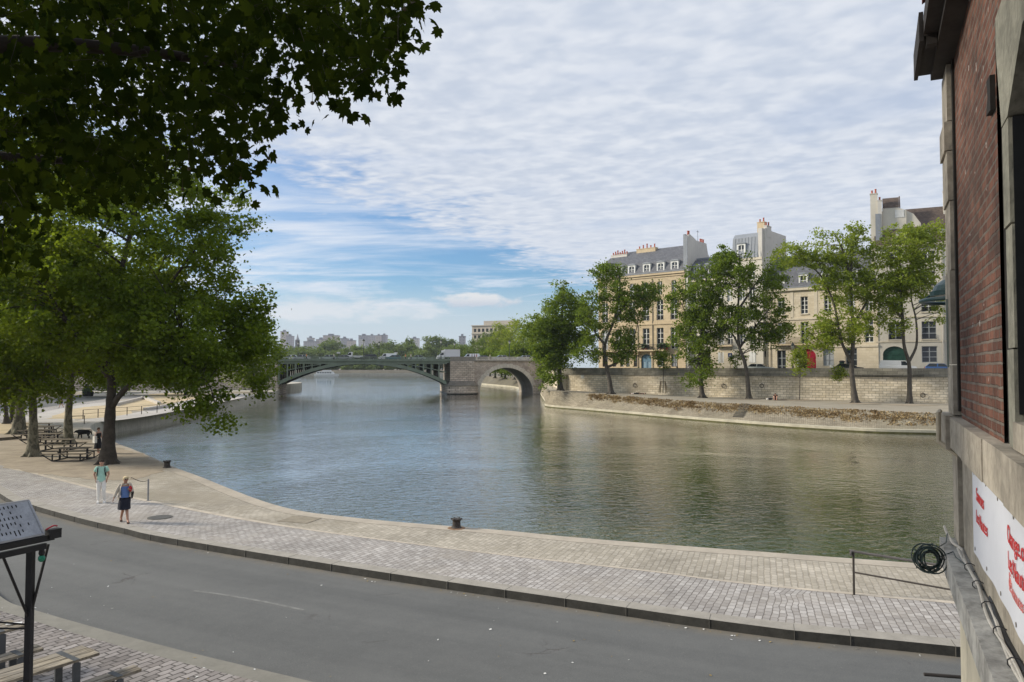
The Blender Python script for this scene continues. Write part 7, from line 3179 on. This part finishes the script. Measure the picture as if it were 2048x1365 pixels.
def person(label, loc, rz, spec, group=None):
    """spec gives the pose: joints in metres, the figure facing -y"""
    t = thing('person', label, 'person', loc, rz, group)
    J = spec['J']
    nodes, edges = {}, []
    rad = dict(hem=(.165, .125), pelvis=(.15, .11), waist=(.135, .10), chest=(.165, .115), neck0=.062, neck=.056, head0=(.082, .09), head=(.083, .098), crown=(.062, .07),
               shL=.062, shR=.062, elL=.043, elR=.043, wrL=.029, wrR=.029, hipL=.098, hipR=.098, knL=.06, knR=.06, anL=.042, anR=.042, toL=.034, toR=.034, hlL=.036, hlR=.036)
    for k, v in J.items():
        nodes[k] = (v, rad.get(k, .05))
    E_ = [('pelvis', 'waist'), ('waist', 'chest'), ('chest', 'neck0'), ('neck0', 'neck'), ('neck', 'head0'), ('head0', 'head'), ('head', 'crown'), ('chest', 'shL'), ('chest', 'shR'), ('shL', 'elL'), ('elL', 'wrL'), ('shR', 'elR'), ('elR', 'wrR'),
          ('pelvis', 'hipL'), ('pelvis', 'hipR'), ('pelvis', 'hem'), ('hipL', 'knL'), ('hipR', 'knR'), ('knL', 'anL'), ('knR', 'anR'), ('anL', 'toL'), ('anR', 'toR')]
    hem = nodes.pop('hem', None)
    me = skin_mesh(nodes, [e_ for e_ in E_ if 'hem' not in e_], 'pelvis')
    if hem:
        nodes['hem'] = hem
    link('body', me, spec.get('skin', mat_skin), t)
    for nm, mt, keys, add in spec['clothes']:
        sub = {k: (nodes[k][0] if not isinstance(k, tuple) else None, tuple(np.array(nodes[k][1] if isinstance(nodes[k][1], tuple) else (nodes[k][1],) * 2) + add)) for k in keys if k in nodes}
        for k in keys:
            if isinstance(k, tuple) is False and k not in nodes:       # cut joints such as elL*.6
                a, b, f = k.split('|')
                f = float(f)
                p = Vector(nodes[a][0]).lerp(Vector(nodes[b][0]), f)
                ra, rb_ = (np.array(nodes[q][1] if isinstance(nodes[q][1], tuple) else (nodes[q][1],) * 2) for q in (a, b))
                sub[k] = (tuple(p), tuple(ra + (rb_ - ra) * f + add))
        ed = []
        for a, b in E_:
            if a in sub and b in sub:
                ed.append((a, b))
            else:
                for k in sub:
                    if '|' in k and k.split('|')[:2] == [a, b] and a in sub:
                        ed.append((a, k))
        link(nm, skin_mesh(sub, ed, keys[0]), mt, t)
    return t, nodes


# man in a mint shirt
H = 1.78
mint, whitec, blackc = cloth('mint', (.36, .60, .50)), cloth('white', (.74, .72, .67)), cloth('black', (.018, .018, .022))
J = dict(hem=(0, 0, .80), pelvis=(0, 0, .95), waist=(0, .0, 1.10), chest=(0, .01, 1.34), neck0=(0, .01, 1.48), neck=(0, -.005, 1.54), head0=(0, -.03, 1.61), head=(0, -.02, 1.68), crown=(0, 0, 1.75),
         shL=(.185, .01, 1.43), shR=(-.185, .01, 1.43), elL=(.265, .06, 1.17), elR=(-.28, .07, 1.17), wrL=(.205, -.04, .96), wrR=(-.20, -.03, .96),
         hipL=(.095, 0, .90), hipR=(-.095, 0, .90), knL=(.10, -.10, .50), knR=(-.09, -.03, .49), anL=(.11, .03, .09), anR=(-.10, .0, .08), toL=(.13, -.11, .045), toR=(-.12, -.14, .04))
P = G(202, 1006, 0)
man, nd = person('man in mint shirt and white trousers walking with a black backpack', P, R(22), dict(J=J, skin=mat_skin, clothes=[
    ('trousers', whitec, ['pelvis', 'hem', 'hipL', 'hipR', 'knL', 'knR', 'anL', 'anR'], .018),
    ('shirt', mint, ['chest', 'waist', 'pelvis', 'hem', 'shL', 'shR', 'shL|elL|.62', 'shR|elR|.62', 'neck0'], .024)]))
head_parts(man, (0, -.022, 1.665), .088, mat_skin, cloth('dark_hair', (.03, .02, .015)), 0, 'short')
for s in (1, -1):
    mb = MB()
    x, y = (.12, -.04) if s > 0 else (-.11, -.07)
    mb.prism([(0, 0), (0, 0)], 0, 0) if False else None
    sx = x
    mb.raw([(sx - .048, y - .13, 0), (sx + .048, y - .13, 0), (sx + .045, y + .14, 0), (sx - .045, y + .14, 0), (sx - .04, y - .12, .05), (sx + .04, y - .12, .05), (sx + .042, y + .13, .105), (sx - .042, y + .13, .105), (sx - .042, y + .02, .11), (sx + .042, y + .02, .11)],
           [(3, 2, 1, 0), (0, 1, 5, 4), (4, 5, 9, 8), (8, 9, 6, 7), (2, 3, 7, 6), (0, 4, 8, 7, 3), (1, 2, 6, 9, 5)])
    mb.build('shoe', whitec, man)
hand(man, (.205, -.04, .96), (-.05, -.1, -1), (-1, 0, 0), mat_skin)
hand(man, (-.20, -.03, .96), (.05, -.1, -1), (1, 0, 0), mat_skin)
mb = MB()
for s in (-1, 1):
    mb.tube([(s * .13, .12, 1.36), (s * .135, .03, 1.50), (s * .13, -.10, 1.44), (s * .135, -.135, 1.32), (s * .16, -.11, 1.18), (s * .17, .02, 1.10), (s * .13, .14, 1.1)], .022, 6)
mb.obox((0, .22, 1.27), (.155, 0, 0), (0, .085, 0), (0, 0, .22))
mb.obox((0, .315, 1.19), (.12, 0, 0), (0, .02, 0), (0, 0, .11))
mb.build('backpack', blackc, man)

# woman in blue top and dark skirt
bluec, navy, beige = cloth('blue', (.12, .20, .42)), cloth('navy', (.014, .015, .026)), cloth('beige', (.46, .41, .34))
J = dict(hem=(0, 0, .76), pelvis=(0, 0, .90), waist=(.0, 0, 1.05), chest=(.0, -.01, 1.26), neck0=(0, -.01, 1.39), neck=(.005, -.02, 1.445), head0=(.02, -.045, 1.51), head=(.02, -.04, 1.57), crown=(.015, -.02, 1.63),
         shL=(.165, 0, 1.345), shR=(-.165, .0, 1.345), elL=(.235, -.02, 1.11), elR=(-.27, .03, 1.11), wrL=(.15, -.18, 1.16), wrR=(-.36, -.05, .89),
         hipL=(.09, 0, .86), hipR=(-.09, 0, .86), knL=(.06, -.10, .47), knR=(-.05, .04, .47), anL=(.09, -.24, .09), anR=(-.10, .25, .14), toL=(.11, -.38, .045), toR=(-.10, .15, .04))
P = G(249, 1045, 0)
wom, nd = person('blonde woman in sunglasses, blue top and dark skirt with a beige cardigan', P, R(30), dict(J=J, skin=mat_skin2, clothes=[
    ('top', bluec, ['chest', 'waist', 'pelvis', 'hem', 'neck0', 'shL', 'shR'], .016)]))
head_parts(wom, (.02, -.042, 1.555), .086, mat_skin2, cloth('blonde_hair', (.62, .50, .30)), R(12), 'bob', True)
mb = MB()
prof = [(.175, .145, .90), (.195, .165, .82), (.205, .20, .66), (.215, .245, .48)]
rings = []
n = 18
for rx, ry, z in prof:
    for k in range(n):
        a = 2 * math.pi * k / n
        w = 1 + .05 * math.sin(5 * a) * (z < .7)
        lean = (.0 if z > .8 else -.02)
        rings.append((rx * math.cos(a) * w + lean, ry * math.sin(a) * w + (.01 if z < .7 else 0), z))
fs = [(i * n + k, i * n + (k + 1) % n, (i + 1) * n + (k + 1) % n, (i + 1) * n + k) for i in range(3) for k in range(n)]
fs.append(tuple(range(n)))
mb.raw(rings, fs)
mb.build('skirt', navy, wom, smooth=True)
# cardigan: back and sleeves
nn = {k: J[k] for k in J}
sub = {'chestb': ((0, .05, 1.27), (.175, .075)), 'waistb': ((0, .07, 1.05), (.175, .06)), 'hemb': ((0, .09, .82), (.19, .05)), 'shL': (J['shL'], .078), 'shR': (J['shR'], .078), 'elL': (J['elL'], .06), 'elR': (J['elR'], .06), 'wrL': (tuple(Vector(J['elL']).lerp(Vector(J['wrL']), .8)), .046), 'wrR': (tuple(Vector(J['elR']).lerp(Vector(J['wrR']), .9)), .046)}
link('cardigan', skin_mesh(sub, [('chestb', 'waistb'), ('waistb', 'hemb'), ('chestb', 'shL'), ('chestb', 'shR'), ('shL', 'elL'), ('elL', 'wrL'), ('shR', 'elR'), ('elR', 'wrR')], 'chestb'), beige, wom)
for s in (-1, 1):
    mb = MB()
    pts = [(s * .10, -.10, 1.40), (s * .14, -.135, 1.28), (s * .155, -.12, 1.08), (s * .19, -.10, .84)]
    for a, b in zip(pts[:-1], pts[1:]):
        mb.raw([a, b, (b[0] + s * .06, b[1] + .10, b[2]), (a[0] + s * .05, a[1] + .09, a[2])], [(0, 1, 2, 3)])
        mb.raw([(a[0], a[1] + .006, a[2]), (b[0], b[1] + .006, b[2]), (b[0] + s * .06, b[1] + .107, b[2]), (a[0] + s * .05, a[1] + .097, a[2])], [(3, 2, 1, 0)])
    mb.build('cardigan_front', beige, wom)
mb = MB()
mb.ball((.16, -.19, 1.22), .06, .05, .11, 10, 7)
mb.build('red_scarf', cloth('red', (.42, .02, .03)), wom)
hand(wom, J['wrL'], (-.3, -.5, .3), (0, 0, 1), mat_skin2, .9)
hand(wom, J['wrR'], (-.35, -.1, -1), (1, 0, 0), mat_skin2, .6)
mb = MB()
mb.obox((.235, .06, .98), (.035, 0, 0), (0, .13, .02), (.02, 0, .1))
mb.tube(catmull([(.22, -.04, 1.06), (.17, -.06, 1.25), (.15, 0, 1.42), (.18, .1, 1.28), (.23, .15, 1.06)], 4), .009, 5)
mb.build('handbag', cloth('darkbag', (.035, .032, .032)), wom)
for x, y, rot in ((.10, -.30, 0), (-.10, .21, .25)):
    mb = MB()
    mb.raw([(x - .04, y - .12, .0 + rot * .05), (x + .04, y - .12, rot * .05), (x + .036, y + .12, rot * .35), (x - .036, y + .12, rot * .35), (x - .04, y - .12, .022 + rot * .05), (x + .04, y - .12, .022 + rot * .05), (x + .036, y + .12, .03 + rot * .35), (x - .036, y + .12, .03 + rot * .35)],
           [(3, 2, 1, 0), (4, 5, 6, 7), (0, 1, 5, 4), (1, 2, 6, 5), (2, 3, 7, 6), (3, 0, 4, 7)])
    mb.tube([(x - .045, y - .04, .03), (x, y - .05, .075), (x + .045, y - .04, .03)], .012, 5)
    mb.build('sandal', cloth('sandal_leather', (.05, .03, .025)), wom)


# simple standing / walking figures farther off
def stand(s=1.0, step=.0):
    j = dict(pelvis=(0, 0, .93), waist=(0, 0, 1.08), chest=(0, 0, 1.32), neck0=(0, 0, 1.46), neck=(0, 0, 1.52), head0=(0, -.02, 1.59), head=(0, -.015, 1.65), crown=(0, 0, 1.72),
             shL=(.18, 0, 1.41), shR=(-.18, 0, 1.41), elL=(.24, .02 - step * .4, 1.15), elR=(-.24, .02 + step * .4, 1.15), wrL=(.24, -.06 - step, .92), wrR=(-.24, -.06 + step, .92),
             hipL=(.095, 0, .88), hipR=(-.095, 0, .88), knL=(.10, step * .8 - .05, .48), knR=(-.10, -step * .8 - .03, .48), anL=(.10, step * 1.7, .09), anR=(-.10, -step * 1.7, .08), toL=(.11, step * 1.7 - .15, .04), toR=(-.11, -step * 1.7 - .15, .04))
    return {k: tuple(c * s for c in v) for k, v in j.items()}


P = G(196, 907, 0)
w2, _ = person('person in black dress with white bag half behind the big dark trunk', P, R(70), dict(J=stand(.96, .05), skin=mat_skin, clothes=[('dress_top', blackc, ['chest', 'waist', 'pelvis', 'shL', 'shR'], .015)]))
head_parts(w2, (0, -.017, 1.57), .084, mat_skin, cloth('brown_hair', (.08, .05, .03)), 0, 'bob')
mb = MB()
mb.lathe((0, 0, .32), [(.26, 0), (.22, .3), (.155, .64)], 14)
mb.build('skirt', blackc, w2)
mb = MB()
mb.obox((-.30, -.05, .92), (.03, .12, 0), (-.05, .05, 0), (0, 0, .22))
mb.tube([(-.3, -.1, 1.12), (-.2, -.05, 1.38), (-.3, .05, 1.12)], .012, 5)
mb.build('white_bag', cloth('white', (.74, .72, .67)), w2)
hand(w2, (-.23, -.1, .88), (0, -.1, -1), (1, 0, 0), mat_skin)
hand(w2, (.23, -.1, .88), (0, -.1, -1), (-1, 0, 0), mat_skin)
P = G(123, 816.5, 0)
w3, _ = person('person in black shorts walking along the far road behind the plane trunk', P, R(-60), dict(J=stand(1.0, .16), skin=mat_skin, clothes=[('shirt', blackc, ['chest', 'waist', 'pelvis', 'shL', 'shR', 'shL|elL|.6', 'shR|elR|.6'], .02), ('shorts', blackc, ['pelvis', 'hipL', 'hipR', 'hipL|knL|.8', 'hipR|knR|.8'], .025)]))
head_parts(w3, (0, -.017, 1.635), .086, mat_skin, cloth('dark_hair', (.03, .02, .015)), 0, 'short')
for s, y in ((1, .27), (-1, -.27)):
    mb = MB()
    mb.obox((s * .105, y - .06, .05), (.045, 0, 0), (0, .13, 0), (0, 0, .05))
    mb.build('shoe', whitec, w3)

bp = 'people walking over the bridge'
for px, y, lb, col, cn in ((613, 1.6, 'person in an orange vest on the bridge behind the silver sedan', (.65, .25, .03), 'orange'), (668, 1.6, 'person in pale clothes on the bridge beside the mid grey sedan', (.5, .5, .47), 'palecl'),
                           (811, 1.6, 'person in a salmon red top on the bridge left of the grey green sedan', (.60, .14, .08), 'salmon'), (822, 1.6, 'person in white on the bridge just behind the one in salmon red', (.7, .7, .68), 'white2'),
                           (944, 1.6, 'person in black at the left of the group in front of the second van', (.03, .03, .035), 'black2'), (949, 1.6, 'person in dark clothes in the middle of the group in front of the second van', (.06, .05, .07), 'dark2'),
                           (953, 1.6, 'person in red at the right of the group in front of the second van', (.45, .03, .03), 'red2'), (980, 1.6, 'person in light green grey on the bridge above the stone arch', (.42, .45, .40), 'greycl')):
    P = on_bridge(px, y)
    c = cloth(cn, col)
    t, _ = person(lb, P, BF.rz + R(90 if px % 2 else -90), dict(J=stand(1.0, .13), skin=mat_skin, clothes=[('shirt', c, ['chest', 'waist', 'pelvis', 'shL', 'shR', 'shL|elL|.7', 'shR|elR|.7'], .025), ('trousers', cloth('navy', (.02, .02, .03)), ['pelvis', 'hipL', 'hipR', 'knL', 'knR', 'anL', 'anR'], .02)]), bp)
    mb = MB()
    mb.ball((0, .01, 1.69), .095, .1, .09, 10, 7)
    mb.build('hair', cloth('dark_hair', (.03, .02, .015)), t)

# people resting on the island quay
sit = dict(pelvis=(0, 0, .14), waist=(0, -.04, .30), chest=(0, -.14, .50), neck0=(0, -.22, .60), neck=(0, -.26, .64), head0=(0, -.32, .68), head=(0, -.33, .74), crown=(0, -.30, .81),
           shL=(.18, -.18, .56), shR=(-.18, -.18, .56), elL=(.22, -.36, .40), elR=(-.22, -.36, .40), wrL=(.12, -.52, .36), wrR=(-.12, -.52, .36),
           hipL=(.10, -.02, .14), hipR=(-.10, -.02, .14), knL=(.14, -.42, .46), knR=(-.14, -.42, .46), anL=(.12, -.62, .08), anR=(-.12, -.62, .08), toL=(.13, -.77, .04), toR=(-.13, -.77, .04))
P = at(1551, 801, 111)
t, _ = person('person in black sitting hunched on the island quay against the wall', P, R(-20), dict(J=sit, skin=mat_skin, clothes=[('shirt', blackc, ['chest', 'waist', 'pelvis', 'shL', 'shR', 'shL|elL|.6', 'shR|elR|.6'], .03), ('shorts', cloth('darkred', (.10, .02, .025)), ['pelvis', 'hipL', 'hipR', 'hipL|knL|.6', 'hipR|knR|.6'], .02)]), 'people resting on the island quay')
head_parts(t, (0, -.33, .72), .088, mat_skin, cloth('dark_hair', (.03, .02, .015)), 0, 'short')
t.scale = (1.3, 1.3, 1.3)
P = at(1540, 800.5, 111)
t = thing('bag', 'black and white bag on the ground left of the hunched sitting person', 'bag', P)
mb = MB()
mb.ball((0, 0, .16), .38, .2, .17, 12, 7)
mb.build('body', blackc, t)
mb = MB()
mb.ball((-.4, -.05, .13), .2, .16, .13, 10, 6)
mb.build('white_bundle', whitec, t)
P = at(1561, 800.5, 111.5)
mb = MB()
mb.raw([(-.5, -.25, .02), (.9, -.2, .02), (.95, .3, .02), (-.45, .3, .02), (-.5, -.25, .05), (.9, -.2, .05), (.95, .3, .05), (-.45, .3, .05)], [(3, 2, 1, 0), (4, 5, 6, 7), (0, 1, 5, 4), (1, 2, 6, 5), (2, 3, 7, 6), (3, 0, 4, 7)])
o = mb.build('blanket', cloth('brownblanket', (.10, .07, .05)))
o.location = P
tag(o, 'dark blanket spread right of the hunched sitting person', 'blanket')
lie = dict(pelvis=(0, 0, .13), waist=(0, .15, .13), chest=(0, .38, .14), neck0=(0, .52, .14), neck=(0, .58, .15), head0=(0, .65, .16), head=(0, .71, .17), crown=(0, .78, .16),
           shL=(.18, .46, .13), shR=(-.18, .46, .13), elL=(.30, .26, .08), elR=(-.30, .26, .08), wrL=(.26, .02, .06), wrR=(-.26, .02, .06),
           hipL=(.09, -.05, .12), hipR=(-.09, -.05, .12), knL=(.11, -.42, .32), knR=(-.11, -.45, .12), anL=(.11, -.72, .07), anR=(-.11, -.85, .07), toL=(.12, -.82, .12), toR=(-.12, -.9, .18))
for px, rz, lb, c1, c2 in ((1269, 70, 'person in a white shirt lying on the island quay, left of two', whitec, blackc), (1282, -110, 'person in black lying on the island quay, right of two', blackc, cloth('brownblanket', (.10, .07, .05)))):
    P = at(px, 789.3, 128.5)
    t, _ = person(lb, P, R(rz), dict(J=lie, skin=mat_skin, clothes=[('shirt', c1, ['chest', 'waist', 'pelvis', 'shL', 'shR', 'shL|elL|.6', 'shR|elR|.6'], .03), ('trousers', c2, ['pelvis', 'hipL', 'hipR', 'knL', 'knR', 'anL', 'anR'], .025)]), 'people resting on the island quay')
    mb = MB()
    mb.ball((0, .74, .17), .09, .1, .095, 10, 7)
    mb.build('hair', cloth('dark_hair', (.03, .02, .015)), t)

# black dog
DJ = {'rump': ((.36, 0, .56), (.155, .17)), 'belly': ((.05, 0, .55), (.165, .185)), 'chest': ((-.24, 0, .55), (.175, .21)), 'neck': ((-.42, 0, .60), (.105, .12)), 'head': ((-.55, 0, .60), (.10, .105)), 'muzzle': ((-.70, 0, .53), (.05, .05)), 'nose': ((-.76, 0, .515), .035),
      'tail1': ((.52, 0, .58), .05), 'tail2': ((.60, 0, .44), .055), 'tail3': ((.64, 0, .30), .03)}
de = [('rump', 'belly'), ('belly', 'chest'), ('chest', 'neck'), ('neck', 'head'), ('head', 'muzzle'), ('muzzle', 'nose'), ('rump', 'tail1'), ('tail1', 'tail2'), ('tail2', 'tail3')]
for s, nm in ((1, 'L'), (-1, 'R')):
    f = .03 * s
    DJ['sh' + nm] = ((-.26 + f, s * .10, .40), .075)
    DJ['fk' + nm] = ((-.27 + 2 * f, s * .11, .22), .05)
    DJ['fp' + nm] = ((-.28 + 3 * f, s * .11, .04), .042)
    DJ['th' + nm] = ((.38 - f, s * .10, .42), .095)
    DJ['hk' + nm] = ((.30 - 2 * f, s * .11, .30), .06)
    DJ['ho' + nm] = ((.43 - 2 * f, s * .11, .20), .042)
    DJ['hp' + nm] = ((.39 - 3 * f, s * .11, .04), .042)
    de += [('chest', 'sh' + nm), ('sh' + nm, 'fk' + nm), ('fk' + nm, 'fp' + nm), ('rump', 'th' + nm), ('th' + nm, 'hk' + nm), ('hk' + nm, 'ho' + nm), ('ho' + nm, 'hp' + nm)]
P = G(167, 878.5, 0)
dog = thing('dog', 'shaggy black dog standing on the quay between the plane trunks', 'dog', P, R(4))
mat_fur = M('black_fur', (.012, .012, .013), .9, .4, 14, bmp=.8)
link('body', skin_mesh(DJ, de, 'belly'), mat_fur, dog)
mb = MB()
for s in (-1, 1):
    mb.ball((-.53, s * .10, .60), .045, .022, .085, 8, 6)
mb.build('ears', mat_fur, dog)
mb = MB()
rg = np.random.default_rng(2)
for _ in range(700):
    x = rg.uniform(-.45, .55)
    a = rg.uniform(-.4, math.pi + .4)
    c = Vector((x, .18 * math.cos(a), .55 + .19 * math.sin(a)))
    d = Vector((.5, .6 * math.cos(a), -.6 + .3 * math.sin(a))).normalized() * rg.uniform(.05, .11)
    w = Vector((0, .014, .006))
    mb.face([c - w, c + w, c + d])
mb.build('shaggy_coat', mat_fur, dog)

# ================================================================== HAZE
def haze(density, top):
    m = bpy.data.materials.new('city_haze')
    m.use_nodes = True
    t = NT(m.node_tree)
    out = t.n('ShaderNodeOutputMaterial')
    v = t.n('ShaderNodeVolumePrincipled')
    v.inputs['Color'].default_value = (.80, .88, 1.0, 1)
    v.inputs['Density'].default_value = density
    v.inputs['Anisotropy'].default_value = .2
    t.l(v.outputs[0], out.inputs['Volume'])
    mb = MB()
    mb.box(-1450, 1450, -130, 1470, -8.0, top)
    o = mb.build('haze', m, None, 'stuff')
    o['label'] = 'thin bluish city haze in the distance'
    return o


haze(.00010, 66)
